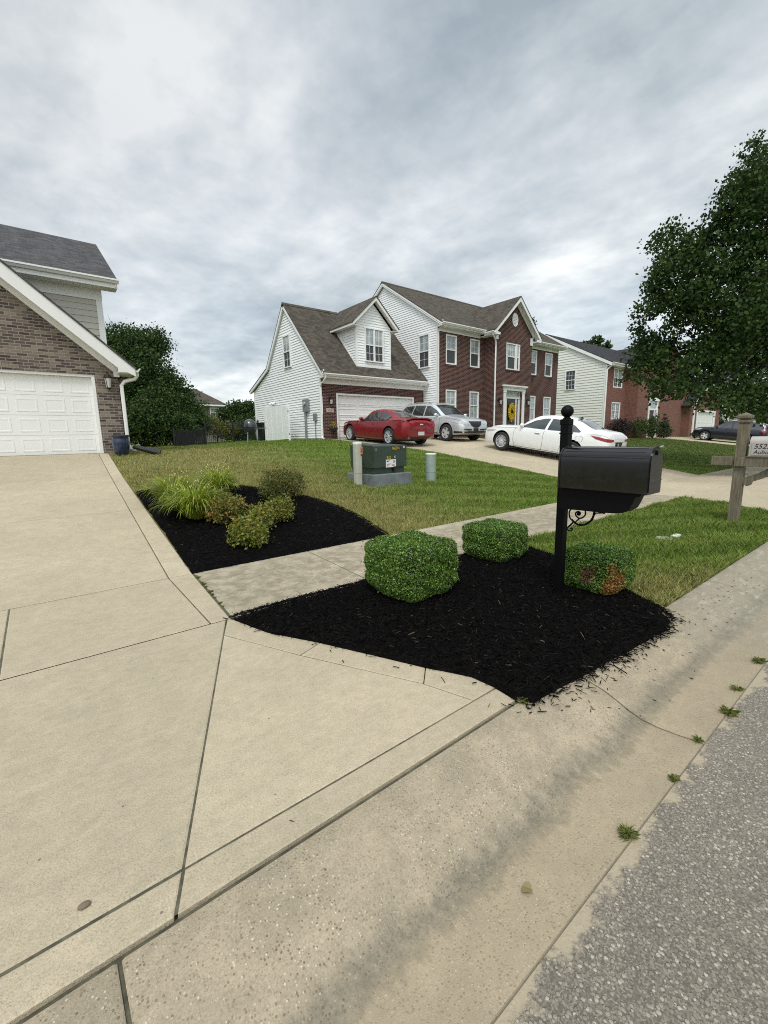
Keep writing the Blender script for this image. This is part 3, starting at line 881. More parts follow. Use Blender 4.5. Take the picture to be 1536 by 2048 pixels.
# upper storey behind the garage
P1u = Pl('Y', 16.6, -1)
bm = B(); siding(bm, P1u, [(-9, 3.2), (2.10, 3.2), (2.10, 5.82), (-9, 5.82)], .175, .014)
obj('siding_wall', bm, M['siding_tan'], H1)
bm = B(); siding(bm, Pl('X', 2.1, 1), [(16.6, 1.2), (22.7, 1.2), (22.7, 6.25), (19.5, 8.15), (16.6, 6.3)], .175, .014)
obj('siding_wall', bm, M['siding_tan'], H1)
bm = B(); P1u.box(bm, 1.97, 2.13, 1.2, 5.80, -.02, .028); P1u.box(bm, -9, 2.14, 5.80, 6.20, -.02, .035)
P1u.box(bm, -9, 2.52, 6.10, 6.16, .035, .48); P1u.box(bm, -9, 2.52, 6.16, 6.33, .46, .485)
Pl('X', 2.1, 1).box(bm, 16.6, 16.75, 1.2, 5.8, .0, .026)
sl = (8.40-6.33)/(19.5-16.1)
for y0_, y1_ in ((16.1, 19.5), (22.9, 19.5)):
    for xq in (2.46,): prism(bm, [(y0_, 6.33-.01), (y1_, 8.40-.01), (y1_, 8.22), (y0_, 6.13)], 'X', xq, xq+.03)
obj('trim_board', bm, M['trim'], H1)
bm = B()
roof_slab(bm, [(-12, 16.08, 6.36), (2.53, 16.08, 6.36), (2.53, 19.5, 8.44), (-12, 19.5, 8.44)], .045)
roof_slab(bm, [(-12, 22.92, 6.36), (2.53, 22.92, 6.36), (2.53, 19.5, 8.44), (-12, 19.5, 8.44)], .045)
obj('roof', bm, M['shingle_grey'], H1)
gutter(H1, (-9, 16.11, 6.34), (2.56, 16.11, 6.34), (0, -1, 0))
bm = B(); box(bm, -9, 2.06, 19.5, 22.7, 1.15, 6.1); obj('rear_wall', bm, M['siding_tan'], H1)

# ================================================================== neighbour house (white siding garage wing + dark brick front)
H2 = thing('neighbour_house', 'two-storey house of dark red brick and white siding with brown roof and dormer', 'house', (20, 20, 1.45))
XL = 10.74; ZB = 1.52
PS = Pl('X', XL, -1)
bm = B()
side = [(18.24, ZB), (26.1, ZB), (26.1, 4.32), (23.9, 5.20), (21.5, 8.05), (18.24, 4.70)]
siding(bm, PS, side, .122, .027)
obj('siding_wall', bm, M['siding_white'], H2)
bm = B(); PS.face(bm, side, -.01); prism(bm, [(18.25, 1.2), (26.1, 1.2), (26.1, 1.515), (18.25, 1.515)], 'X', XL-.02, XL+.1)
obj('foundation', bm, M['concrete_wall'], H2)
bm = B(); PS.box(bm, 18.20, 18.33, ZB-.05, 4.55, -.005, .035); PS.box(bm, 26.0, 26.13, ZB, 4.3, -.005, .035)
# rake boards with the kicked rear eave
rake = [(17.80, 4.43), (21.5, 8.24), (23.9, 5.38), (26.55, 4.36)]
for (a, b_) in zip(rake, rake[1:]):
    d = Vector(b_)-Vector(a); nrm = Vector((d.y, -d.x)).normalized()*.15
    if nrm.y > 0: nrm = -nrm
    prism(bm, [a, b_, tuple(Vector(b_)+nrm), tuple(Vector(a)+nrm)], 'X', XL-.14, XL-.11)
    prism(bm, [tuple(Vector(a)+nrm*.6), tuple(Vector(b_)+nrm*.6), tuple(Vector(b_)+nrm*.72), tuple(Vector(a)+nrm*.72)], 'X', XL-.11, XL+.01)
# boxed eave: fascia, soffit, frieze over the garage
box(bm, XL-.13, 17.28, 17.86, 17.89, 4.26, 4.44); box(bm, XL-.13, 17.28, 17.891, 18.24, 4.24, 4.262); box(bm, XL+.1, 17.28, 18.19, 18.235, 4.02, 4.238)
PS.box(bm, 17.89, 18.24, 4.24, 4.62, -.0, .03)
obj('trim_board', bm, M['trim'], H2)
P2 = Pl('Y', 18.24, -1)
bm = B(); holed(bm, P2, XL+.05, 17.3, 1.42, 4.2, [(11.55, 16.55, 1.42, 3.62)], depth=.14)
obj('brick_wall', bm, M['brick_dark'], H2)
bm = B()
for i in range(78):
    u = 11.45+i*5.2/78; P2.box(bm, u+.004, u+5.2/78-.004, 3.622, 3.822, -.02, .012)
obj('brick_lintel', bm, M['brick_dark'], H2)
garage_door(H2, P2, 11.64, 16.46, 1.46, 3.54, 4, bead=.02)
bm = B(); P2.box(bm, 11.55, 11.64, 1.43, 3.62, -.13, .01); P2.box(bm, 16.46, 16.55, 1.43, 3.62, -.13, .01); P2.box(bm, 11.64, 16.46, 3.54, 3.62, -.13, .008)
obj('door_frame', bm, M['trim'], H2)
# number plaque
pq = B(); P2.box(pq, 10.98, 11.38, 2.72, 2.90, 0, .02); pq = obj('number_plaque', pq, flat('pale stone plaque', (.50, .40, .36), .8, var=.1), H2)
lettering('digits', '5518', .125, flat('plaque digits', (.10, .07, .065), .7), pq, (11.03, 18.215, 2.765), (1, 0, 0), (0, 0, 1))
wall_lamp(H2, P2, 11.2, 3.25, 1.1)
# garage roof
bm = B()
zf = lambda y: 4.46+(y-17.83)*(8.28-4.46)/(21.5-17.83)
roof_slab(bm, [(XL-.15, 17.83, 4.46), (17.27, 17.83, 4.46), (17.27, 21.5, 8.28), (XL-.15, 21.5, 8.28)], .05)
roof_slab(bm, [(XL-.15, 21.5, 8.28), (17.27, 21.5, 8.28), (17.27, 23.9, 5.42), (XL-.15, 23.9, 5.42)], .05)
roof_slab(bm, [(XL-.15, 23.9, 5.42), (17.27, 23.9, 5.42), (17.27, 26.57, 4.40), (XL-.15, 26.57, 4.40)], .05)
cap = [(XL-.15, 21.44, 8.25), (17.27, 21.44, 8.25), (17.27, 21.56, 8.25), (XL-.15, 21.56, 8.25)]
prism(bm, [(21.37, 8.17), (21.5, 8.31), (21.63, 8.15)], 'X', XL-.155, 17.27)
obj('garage_roof', bm, M['shingle_brown'], H2)
gutter(H2, (XL-.12, 17.855, 4.44), (17.28, 17.855, 4.44), (0, -1, 0))
spout(H2, [(XL+.0, 17.80, 4.33), (XL+.0, 17.82, 4.22), (XL-.01, 17.95, 4.1), (XL-.04, 18.16, 4.0), (XL-.05, 18.24, 3.85), (XL-.05, 18.25, 1.62), (XL-.05, 18.2, 1.52), (XL-.1, 18.0, 1.49)], .042)
# dormer
DY = 18.35
dm = B(); PD = Pl('Y', DY, -1); DXa, DXb, DXc = 12.88, 15.02, 13.95
siding(dm, PD, [(DXa, 5.02), (DXb, 5.02), (DXb, 7.0), (DXc, 8.02), (DXa, 7.0)], .122, .026)
for X_, s_ in ((DXa, -1), (DXb, 1)):
    siding(dm, Pl('X', X_, s_), [(DY, 5.03), (20.3, 7.05), (DY, 7.05)], .122, .026)
dz = obj('dormer', dm, M['siding_white'], H2)
dm = B()
PD.box(dm, DXa-.03, DXa+.07, 5.05, 6.95, 0, .03); PD.box(dm, DXb-.07, DXb+.03, 5.05, 6.95, 0, .03); PD.box(dm, DXa-.03, DXb+.03, 4.95, 5.06, 0, .034)
for X_, s_ in ((DXa, -1), (DXb, 1)):
    Pl('X', X_, s_).box(dm, DY-.02, DY+.08, 5.0, 6.95, -.01, .028)
    prism(dm, [(DY+.02, zf(DY)+.02), (20.28, zf(20.28)+.02), (20.28, zf(20.28)+.10), (DY+.02, zf(DY)+.10)], 'X', X_+s_*.018, X_+s_*.03)
for s_ in (-1, 1):
    f_ = lambda d, zo: (DXc+s_*d, 8.31-.94*d+zo)
    prism(dm, [f_(0, 0), f_(1.42, 0), f_(1.42, -.14), f_(1.36, -.19), f_(0, -.19)], 'Y', 18.06, 18.09)
    prism(dm, [f_(0, -.09), f_(1.38, -.09), f_(1.38, -.12), f_(0, -.12)], 'Y', 18.09, DY)
    xa, xb = sorted((DXc+s_*1.40, DXc+s_*1.43)); box(dm, xa, xb, 18.09, 20.25, 6.82, 6.96)
    xa, xb = sorted((DXc+s_*1.06, DXc+s_*1.40)); box(dm, xa, xb, 18.09, 20.2, 6.83, 6.85)
obj('trim_board', dm, M['trim'], dz)
dm = B()
for s_ in (-1, 1):
    xe = DXc+s_*1.46; ze = 8.34-.94*1.46
    yb = 17.83+(ze-4.46)/(3.82/3.67); yr = 21.40
    roof_slab(dm, [(DXc, 18.03, 8.34), (xe, 18.03, ze), (xe, yb+.05, ze), (DXc, yr, 8.34)], .045)
obj('dormer_roof', dm, M['shingle_brown'], dz)
window(H2, PD, 13.36, 14.56, 5.24, 6.86, 0.042, cols=2, lites=(2, 2))
window(H2, PS, 21.02, 21.86, 5.13, 6.72, 0.042, lites=(2, 2))
# electric service, vent
# main block
XM, XR, YF, YB, YR_ = 17.3, 29.0, 17.13, 26.07, 21.6
PM = Pl('X', XM, -1)
bm = B(); siding(bm, PM, [(YF, ZB), (YB, ZB), (YB, 7.38), (YR_, 10.28), (YF, 7.38)], .122, .027)
obj('siding_wall', bm, M['siding_white'], H2)
bm = B(); siding(bm, Pl('X', XR, 1), [(YF, ZB), (YB, ZB), (YB, 7.38), (YR_, 10.28), (YF, 7.38)], .2, .018); box(bm, XM+.05, XR-.05, 26.0, 26.05, 1.3, 7.4)
obj('siding_wall', bm, M['siding_white'], H2)
window(H2, PM, 17.72, 18.58, 5.2, 6.95, 0.042, lites=(2, 2))
PF = Pl('Y', YF, -1)
wins = [(17.90, 18.76, 5.34, 6.88), (19.86, 20.70, 5.34, 6.88), (25.58, 26.46, 5.34, 6.88), (27.42, 28.30, 5.34, 6.88),
        (17.90, 18.76, 2.42, 4.02), (19.86, 20.70, 2.42, 4.02), (25.58, 26.46, 2.42, 4.02), (27.42, 28.30, 2.42, 4.02)]
bm = B(); holed(bm, PF, XM+.06, XR, 1.35, 7.22, wins, depth=.07)
BX0, BX1, BYF = 21.10, 24.66, 16.35
PB = Pl('Y', BYF, -1)
bw_ = (22.12, 23.46, 5.30, 6.80); bd_ = (22.17, 23.80, 1.5, 4.12)
holed(bm, PB, BX0, BX1, 1.35, 7.3, [bw_, bd_], depth=.14)
PB.face(bm, [(BX0, 7.3), (BX1, 7.3), ((BX0+BX1)/2, 9.02)])
PB_L = Pl('X', BX0, -1); PB_R = Pl('X', BX1, 1)
PB_L.face(bm, [(BYF, 1.35), (YF, 1.35), (YF, 7.3), (BYF, 7.3)]); PB_R.face(bm, [(BYF, 1.35), (YF, 1.35), (YF, 7.3), (BYF, 7.3)])
obj('brick_wall', bm, M['brick_dark'], H2)
for w in wins+[bw_]:
    bm = B()
    P_ = PB if w is bw_ else PF
    P_.box(bm, w[0]-.06, w[1]+.06, w[2]-.075, w[2]-.002, -.02, .03); obj('brick_sill', bm, M['brick_dark'], H2); bm = B()
    k = int((w[1]-w[0]+.2)/.07)
    for i in range(k):
        u = w[0]-.1+i*(w[1]-w[0]+.2)/k; P_.box(bm, u+.004, u+(w[1]-w[0]+.2)/k-.004, w[3]+.002, w[3]+.2, -.02, .010)
    P_.box(bm, w[0]-.1, w[1]+.1, w[3]+.004, w[3]+.198, -.02, .006)
    obj('brick_lintel', bm, M['brick_dark'], H2)
bm = B()
# ring of bricks round the oval vent
for k in range(26):
    t = 2*PI*k/26; c_, s_ = math.cos(t), math.sin(t)
    q = []
    for rr, dt in ((1.0, -.1), (1.0, .1), (1.42, .075), (1.42, -.075)):
        q.append((22.86+.27*rr*math.cos(t+dt), 8.12+.38*rr*math.sin(t+dt)*.95))
    prism(bm, q, 'Y', BYF-.014, BYF+.01)
obj('brick_ring', bm, M['brick_dark'], H2)
for i, w in enumerate(wins):
    window(H2, PF, w[0]+.002, w[1]-.002, w[2]+.002, w[3]-.002, -.05, lites=(2, 2), low='screen' if i < 4 else 'curtain', trim=.075, grid_low=i >= 4)
window(H2, PB, bw_[0]+.002, bw_[1]-.002, bw_[2]+.002, bw_[3]-.002, -.05, lites=(3, 2), trim=.06, split=[(22.30, 23.03), (23.20, 23.40)], grid_low=False)
bm = B(); n = 24
vs = [bm.verts.new((22.86+.25*math.cos(2*PI*k/n), BYF-.012, 8.12+.35*math.sin(2*PI*k/n))) for k in range(n)]
bm.faces.new(vs)
for k in range(7):
    zz_ = 7.85+k*.08; hw = .24*math.sqrt(max(0, 1-((zz_-8.12)/.35)**2)); 
    if hw > .05: PB.box(bm, 22.86-hw, 22.86+hw, zz_-.012, zz_+.012, .012, .03)
ring = [(22.86+.265*math.cos(2*PI*k/n), BYF-.02, 8.12+.365*math.sin(2*PI*k/n)) for k in range(n+1)]
tube(bm, ring, .018, 6); bmesh.ops.recalc_face_normals(bm, faces=bm.faces)
obj('gable_vent', bm, M['trim'], H2)
# roofs of the main block
bm = B()
ez, rz_ = 7.36, 10.52; s1_ = (rz_-ez)/(YR_-16.72)
roof_slab(bm, [(XM-.17, 16.72, ez), (XR+.3, 16.72, ez), (XR+.3, YR_, rz_), (XM-.17, YR_, rz_)], .05)
roof_slab(bm, [(XM-.17, 26.48, ez), (XR+.3, 26.48, ez), (XR+.3, YR_, rz_), (XM-.17, YR_, rz_)], .05)
prism(bm, [(21.44, 10.43), (21.6, 10.56), (21.76, 10.43)], 'X', XM-.175, XR+.305)
bc = (BX0+BX1)/2; hz = 9.34; hs = (hz-7.30)/2.22
for s_ in (-1, 1):
    xe = bc+s_*2.26; zee = hz+.02-hs*2.26; yv = lambda z: 16.72+(z-ez)/s1_
    roof_slab(bm, [(bc, 15.98, hz+.02), (xe, 15.98, zee), (xe, max(16.75, yv(zee))+.02, zee), (bc, yv(hz)+.05, hz+.02)], .045)
obj('roof', bm, M['shingle_brown'], H2)
bm = B()
# eaves
for x0_, x1_ in ((XM-.15, BX0-.45), (BX1+.45, XR+.28)):
    box(bm, x0_, x1_, 16.74, 16.77, 7.16, 7.335); box(bm, x0_, x1_, 16.771, YF, 7.14, 7.162); box(bm, max(x0_, XM+.06), min(x1_, XR), 17.08, 17.128, 6.96, 7.138)
# rakes at both ends
for xq in (XM-.16, XR+.27):
    for y0_ in (16.72, 26.48):
        prism(bm, [(y0_, ez-.03), (YR_, rz_-.03), (YR_, rz_-.24), (y0_, ez-.22)], 'X', xq, xq+.03)
        prism(bm, [(y0_, ez-.15), (YR_, rz_-.17), (YR_, rz_-.19), (y0_, ez-.17)], 'X', min(xq, XM) if xq < 20 else XR, XM-.0 if xq < 20 else xq)
PM.box(bm, 16.77, YF, 7.14, 7.45, -.02, .02); PM.box(bm, YF-.01, YF+.13, ZB-.05, 7.2, -.005, .035)
box(bm, XM-.035, XM+.06, YF-.03, YF-.002, ZB-.1, 7.1)
# front gable rakes and returns
for s_ in (-1, 1):
    f_ = lambda d, zo: (bc+s_*d, hz-.01-hs*d+zo)
    prism(bm, [f_(0, 0), f_(2.24, 0), f_(2.24, -.16), f_(2.1, -.24), f_(0, -.26)], 'Y', 16.0, 16.03)
    prism(bm, [f_(0, -.13), f_(2.2, -.13), f_(2.2, -.16), f_(0, -.16)], 'Y', 16.03, BYF)
    prism(bm, [f_(0, -.16), f_(1.9, -.16), f_(1.9, -.30), f_(0, -.30)], 'Y', BYF-.03, BYF-.002)
    xa, xb = sorted((bc+s_*1.80, bc+s_*2.22)); box(bm, xa, xb, 16.03, YF, 7.02, 7.06); box(bm, xa, xb, 16.002, 16.03, 7.03, 7.16)
    xa, xb = sorted((bc+s_*1.58, bc+s_*1.82)); box(bm, xa, xb, BYF-.05, BYF+.02, 6.86, 7.3)
    xa, xb = sorted((bc+s_*2.21, bc+s_*2.24)); box(bm, xa, xb, 16.03, 16.8, 7.03, 7.2)
obj('trim_board', bm, M['trim'], H2)
gutter(H2, (XM-.15, 16.735, 7.33), (BX0-.42, 16.735, 7.33), (0, -1, 0)); gutter(H2, (BX1+.42, 16.735, 7.33), (XR+.3, 16.735, 7.33), (0, -1, 0))
gutter(H2, (bc-2.24, 16.02, 7.2), (bc-2.24, 16.7, 7.2), (-1, 0, 0))
spout(H2, [(20.62, 16.15, 7.1), (20.64, 16.15, 7.0), (20.8, 16.2, 6.88), (21.0, 16.27, 6.78), (21.06, 16.29, 6.6), (21.06, 16.29, 1.6), (21.0, 16.2, 1.5)], .045, 'trim')
# front door with surround, transom, sidelight
bm = B()
PB.box(bm, 21.95, 22.17, 1.5, 4.10, -.02, .05); PB.box(bm, 23.80, 24.02, 1.5, 4.10, -.02, .05)
PB.box(bm, 21.90, 24.07, 4.10, 4.26, -.02, .07); PB.box(bm, 21.86, 24.11, 4.26, 4.32, -.02, .12); PB.box(bm, 21.80, 24.17, 4.32, 4.40, -.02, .17)
PB.box(bm, 21.93, 22.19, 1.5, 1.68, -.02, .065); PB.box(bm, 23.78, 24.04, 1.5, 1.68, -.02, .065); PB.box(bm, 21.93, 22.19, 3.98, 4.098, -.02, .065); PB.box(bm, 23.78, 24.04, 3.98, 4.098, -.02, .065)
PB.box(bm, 22.17, 22.48, 1.5, 3.74, -.18, -.13); PB.box(bm, 23.34, 23.44, 1.5, 3.74, -.18, -.12); PB.box(bm, 23.62, 23.80, 1.5, 3.74, -.18, -.13)
PB.box(bm, 22.17, 23.80, 3.66, 3.76, -.17, -.11); PB.box(bm, 22.17, 23.80, 4.02, 4.11, -.18, -.12); PB.box(bm, 22.17, 22.25, 3.74, 4.02, -.18, -.13); PB.box(bm, 23.72, 23.80, 3.74, 4.02, -.18, -.13)
for k in range(1, 6): PB.box(bm, 22.25+k*.245-.01, 22.25+k*.245+.01, 3.76, 4.02, -.17, -.135)
obj('door_surround', bm, M['trim'], H2)
bm = B(); PB.box(bm, 22.48, 23.34, 1.55, 3.66, -.20, -.15)
for (a, b_) in ((1.7, 2.35), (2.5, 3.5)):
    for u in (22.56, 22.94): PB.box(bm, u, u+.32, a, b_, -.15, -.138, bev=.006)
dr = obj('front_door', bm, flat('black door paint', (.014, .014, .016), .35, coat=.3), H2)
bm = B(); lathe(bm, [(.001, 0), (.03, .0), (.032, .03), (.02, .05), (.001, .055)], (23.26, BYF+.135, 2.5), 10, axis='Y'); obj('handle', bm, M['grey_metal'], dr)
bm = B(); PB.face(bm, [(22.25, 3.76), (23.72, 3.76), (23.72, 4.02), (22.25, 4.02)], -.16); obj('transom', bm, M['curtain'], H2)
bm = B(); PB.face(bm, [(23.44, 1.6), (23.62, 1.6), (23.62, 3.66), (23.44, 3.66)], -.16); obj('sidelight', bm, M['dark_glass'], H2)
bm = B(); box(bm, 21.9, 24.1, 15.6, BYF-.005, 1.3, 1.5, bev=.01); obj('stoop', bm, M['concrete_wall'], H2)
wall_lamp(H2, PB, 21.55, 3.45, 1.25); wall_lamp(H2, PB, 24.33, 3.5, 1.25)
bm = B(); PS.box(bm, 23.35, 23.62, 3.38, 3.5, .02, .06)
for u in (23.15, 23.55): 
    cyl(bm, PS(u, 3.52, .06), PS(u+.05, 3.40, .22), .05, .075, 10)
obj('flood_light', bm, M['trim'], H2)
# ================================================================== black mailbox on its post
def mat_blackbox():
    mt, T, b = new_mat('black painted steel')
    pos = T.n('ShaderNodeNewGeometry').outputs['Position']
    c = T.mix(T.rng(T.noise(pos, 9, 6, .7), .5, .75), (.003, .003, .0035), (.008, .008, .009))
    T.set(b, 'Base Color', c); T.set(b, 'Roughness', T.rng(T.noise(pos, 18, 5, .6), .3, .7, .18, .30))
    b.inputs['Coat Weight'].default_value = .6; b.inputs['Coat Roughness'].default_value = .12; b.inputs['Specular IOR Level'].default_value = .3
    T.set(b, 'Normal', T.bump(T.noise(pos, 7, 2), .12, .01))
    return mt
M['box_black'] = mat_blackbox()
M['post_black'] = flat('black post', (.003, .003, .0035), .5, coat=.0, spec=.12)
mb = thing('mailbox', 'black curbside mailbox on a ball-topped black post in the mulch bed', 'mailbox', (3.61, 2.02, 0))
bm = B(); px0, px1, py0, py1 = 3.571, 3.643, 1.986, 2.058
box(bm, px0, px1, py0, py1, -.1, 1.585, bev=.004); box(bm, px0-.006, px1+.006, py0-.006, py1+.006, 1.50, 1.512, bev=.003)
box(bm, px0-.005, px1+.005, py0-.005, py1+.005, 1.575, 1.625, bev=.008)
obj('post', bm, M['post_black'], mb)
bm = B(); a = [(.0001, 1.622), (.034, 1.622), (.034, 1.632), (.024, 1.638), (.022, 1.646)]
a += [(.052*math.sin(t), 1.69-.052*math.cos(t)) for t in np.linspace(.45, PI-.01, 14)]
lathe(bm, a, (3.607, 2.022, 0), 24); obj('finial', bm, M['post_black'], mb, smooth=50)
bx0, bx1, by0, by1, bz0 = 3.43, 3.66, 1.29, 1.965, 1.055
bc_ = (bx0+bx1)/2; rr = (bx1-bx0)/2; zs_ = 1.278
arch = lambda g_, n=18: [(bx0-g_, bz0-g_)]+[(bc_-(rr+g_)*math.cos(t), zs_+(rr+g_)*math.sin(t)) for t in np.linspace(0, PI, n)]+[(bx1+g_, bz0-g_)]
bm = B(); prism(bm, arch(0), 'Y', by0, by1)
# shallow pressed ribs along the arch
for t in np.linspace(.35, PI-.35, 7):
    cx_, cz_ = bc_-rr*math.cos(t), zs_+rr*math.sin(t)
    tube(bm, [(cx_, by0+.03, cz_-.0005), (cx_, by1-.03, cz_-.0005)], .0035, 6)
obj('box', bm, M['box_black'], mb, smooth=35)
for yq in (by0-.012, by1-.006):
    bm = B(); prism(bm, arch(.006), 'Y', yq, yq+.018)
    bmesh.ops.bevel(bm, geom=[e_ for e_ in bm.edges if abs(e_.verts[0].co.y-e_.verts[1].co.y) < 1e-6], offset=.003, segments=2, affect='EDGES')
    obj('box_rim', bm, M['box_black'], mb, smooth=35)
bm = B(); prism(bm, arch(-.010), 'Y', by0-.018, by0-.01)
box(bm, bx0+.005, bx1-.005, by0-.0215, by0-.017, 1.148, 1.153)
prism(bm, [(bc_-.03, 1.37), (bc_+.03, 1.37), (bc_+.022, 1.335), (bc_-.022, 1.335)], 'Y', by0-.03, by0-.012)
dd_ = obj('door', bm, M['box_black'], mb)
bm = B(); tube(bm, [(bc_+.02, by0-.02, 1.392), (bc_+.05, by0-.028, 1.398), (bc_+.075, by0-.024, 1.385)], .007, 6); obj('latch', bm, flat('galvanised latch', (.4, .4, .38), .4, metal=.5), dd_)
bm = B(); prism(bm, [(1.984, 1.05), (1.335, 1.05), (1.34, 1.03), (1.372, 1.02), (1.388, .975), (1.41, .925), (1.455, .893), (1.50, .882), (1.60, .876), (1.984, .868)], 'X', 3.475, 3.63)
obj('support_tray', bm, M['post_black'], mb)
bm = B(); SX = 3.607
def spl(pts, k=6):
    out = []; P = [Vector(p) for p in pts]
    for i in range(len(P)-1):
        p0, p1, p2, p3 = P[max(i-1, 0)], P[i], P[i+1], P[min(i+2, len(P)-1)]
        for j in range(k):
            t = j/k; out.append(.5*((2*p1)+(p2-p0)*t+(2*p0-5*p1+4*p2-p3)*t*t+(3*p1-p0-3*p2+p3)*t**3))
    return out+[P[-1]]
sc_ = [([(1.739, .870), (1.737, .837), (1.746, .799), (1.765, .768), (1.807, .734), (1.859, .722), (1.898, .734), (1.93, .76)], .009),
       ([(1.905, .728), (1.863, .775), (1.833, .79), (1.812, .816), (1.816, .855), (1.838, .872)], .0065),
       ([(1.833, .788), (1.862, .78), (1.89, .795), (1.897, .82), (1.877, .837), (1.856, .826), (1.862, .808)], .0065),
       ([(1.925, .868), (1.955, .824), (1.946, .772), (1.917, .737), (1.957, .687)], .0065),
       ([(1.917, .737), (1.966, .678), (1.955, .66), (1.935, .657), (1.918, .670), (1.926, .684)], .006)]
for pts, r_ in sc_: tube(bm, spl([(SX, y, z) for y, z in pts]), r_, 7)
for (y, z, r_) in ((1.870, .816, .017), (1.658, .856, .014), (1.93, .680, .010), (1.752, .785, .013), (1.735, .835, .012)): bmesh.ops.create_icosphere(bm, subdivisions=2, radius=r_, matrix=Matrix.Translation((SX, y, z)))
tube(bm, [(SX, 1.739, .84), (SX, 1.70, .845), (SX, 1.66, .852)], .006, 6)
obj('scroll_bracket', bm, M['post_black'], mb, smooth=True)

# ================================================================== weathered wooden mailbox post at the right edge
def mat_wood():
    mt, T, b = new_mat('weathered wood')
    pos = T.n('ShaderNodeNewGeometry').outputs['Position']
    g1 = T.noise(T.mapping(pos, scale=(30, 30, 2.2)), 1.5, 6, .7)
    g2 = T.noise(pos, 3, 4)
    c = T.ramp(g1, [(.3, (.075, .060, .036)), (.5, (.145, .12, .078)), (.7, (.24, .20, .14))])
    c = T.mix(T.rng(g2, .45, .7, 0, .5), c, (.16, .17, .13))
    T.set(b, 'Base Color', c); b.inputs['Roughness'].default_value = .95
    T.set(b, 'Normal', T.bump(g1, .6, .004)); return mt
M['wood'] = mat_wood()
wm = thing('wooden_mailbox', 'weathered wooden post with crossbeam holding a pale grey mailbox', 'mailbox', (9.07, 2.02, 0))
bm = B(); box(bm, 9.0, 9.14, 1.95, 2.09, -.1, 1.60, bev=.006); box(bm, 9.012, 9.128, 1.962, 2.078, 1.60, 1.625)
box(bm, 8.985, 9.155, 1.935, 2.105, 1.625, 1.665, bev=.008); box(bm, 9.01, 9.13, 1.96, 2.08, 1.665, 1.69)
box(bm, 8.975, 9.165, 1.925, 2.115, 1.69, 1.745, bev=.012)
A = [bm.verts.new((x, y, 1.742)) for x, y in ((8.985, 1.935), (9.155, 1.935), (9.155, 2.105), (8.985, 2.105))]; tp = bm.verts.new((9.07, 2.02, 1.79))
for i in range(4): bm.faces.new((A[i], A[(i+1) % 4], tp))
obj('post', bm, M['wood'], wm)
bm = B(); box(bm, 8.955, 8.998, .95, 2.075, .925, 1.075, bev=.005); obj('crossbeam', bm, M['wood'], wm)
bm = B(); box(bm, 9.0, 9.10, 2.092, 2.40, .935, 1.075, bev=.005); obj('crossbeam', bm, M['wood'], wm)
bm = B(); prism(bm, [(1.95, .64), (1.90, .60), (1.85, .62), (1.83, .68), (1.78, .70), (1.70, .74), (1.50, .922), (1.62, .922), (1.80, .80), (1.95, .74)], 'X', 9.03, 9.10); obj('brace', bm, M['wood'], wm)
bm = B(); box(bm, 8.94, 9.2, 1.3, 1.93, 1.077, 1.092); obj('shelf', bm, M['wood'], wm)
M['greybox'] = flat('pale grey painted steel', (.40, .36, .33), .5, var=.08)
bm = B(); wcx, wr = 9.06, .105
wa = [(wcx-wr, 1.094)]+[(wcx-wr*math.cos(t), 1.30+wr*math.sin(t)) for t in np.linspace(0, PI, 14)]+[(wcx+wr, 1.094)]
prism(bm, wa, 'Y', 1.40, 1.90); gb_ = obj('box', bm, M['greybox'], wm, smooth=35)
bm = B(); box(bm, 8.948, 8.953, 1.45, 1.87, 1.11, 1.30); sg = obj('nameplate', bm, M['greybox'], wm)
M['ink'] = flat('dark lettering', (.02, .018, .016), .6)
lettering('digits', '5522', .105, M['ink'], sg, (8.946, 1.845, 1.215), (0, -1, 0), (0, 0, 1), shear=.25, depth=.002)
lettering('street_name', 'Auburn', .085, M['ink'], sg, (8.946, 1.845, 1.132), (0, -1, 0), (0, 0, 1), shear=.25, depth=.002)

# ================================================================== transformer cabinet and pedestals on the lawn
M['xf_green'] = flat('dark green painted steel', (.030, .047, .033), .45, coat=.1, var=.15)
tf = thing('transformer', 'dark green utility transformer cabinet on a grey pad on the lawn', 'transformer', (6.8, 8.8, .45))
bm = B(); A = []
for (x0, x1, y0, y1, z) in ((6.15, 7.36, 8.17, 9.38, .30), (6.17, 7.34, 8.19, 9.35, .61), (6.19, 7.32, 8.21, 9.33, .625)): A.append([bm.verts.new(p) for p in ((x0, y0, z), (x1, y0, z), (x1, y1, z), (x0, y1, z))])
for P_, Q_ in zip(A, A[1:]):
    for i in range(4): bm.faces.new((P_[i], P_[(i+1) % 4], Q_[(i+1) % 4], Q_[i]))
bm.faces.new(A[-1]); obj('pad', bm, flat('grey plastic pad', (.13, .145, .145), .7, var=.25), tf)
bm = B(); box(bm, 6.27, 7.24, 8.36, 9.25, .628, .79, bev=.006); obj('cabinet_base', bm, M['xf_green'], tf)
bm = B(); prism(bm, [(8.30, .775), (8.30, 1.285), (8.34, 1.305), (9.15, 1.335), (9.27, 1.30), (9.27, .775)], 'X', 6.23, 7.28)
bmesh.ops.bevel(bm, geom=bm.edges[:], offset=.008, segments=2, affect='EDGES')
cabn = obj('hood', bm, M['xf_green'], tf)
bm = B(); box(bm, 6.86, 6.91, 8.30, 8.352, .66, .79, bev=.004); box(bm, 6.84, 6.93, 8.285, 8.3, .74, .79); obj('hasp', bm, M['black_metal'], tf)
M['decal_y'] = flat('yellow decal', (.62, .42, .02), .5); M['decal_w'] = flat('white decal', (.72, .72, .70), .5); M['decal_r'] = flat('red decal', (.5, .05, .04), .5); M['decal_g'] = flat('faded pale digits', (.22, .25, .24), .6)
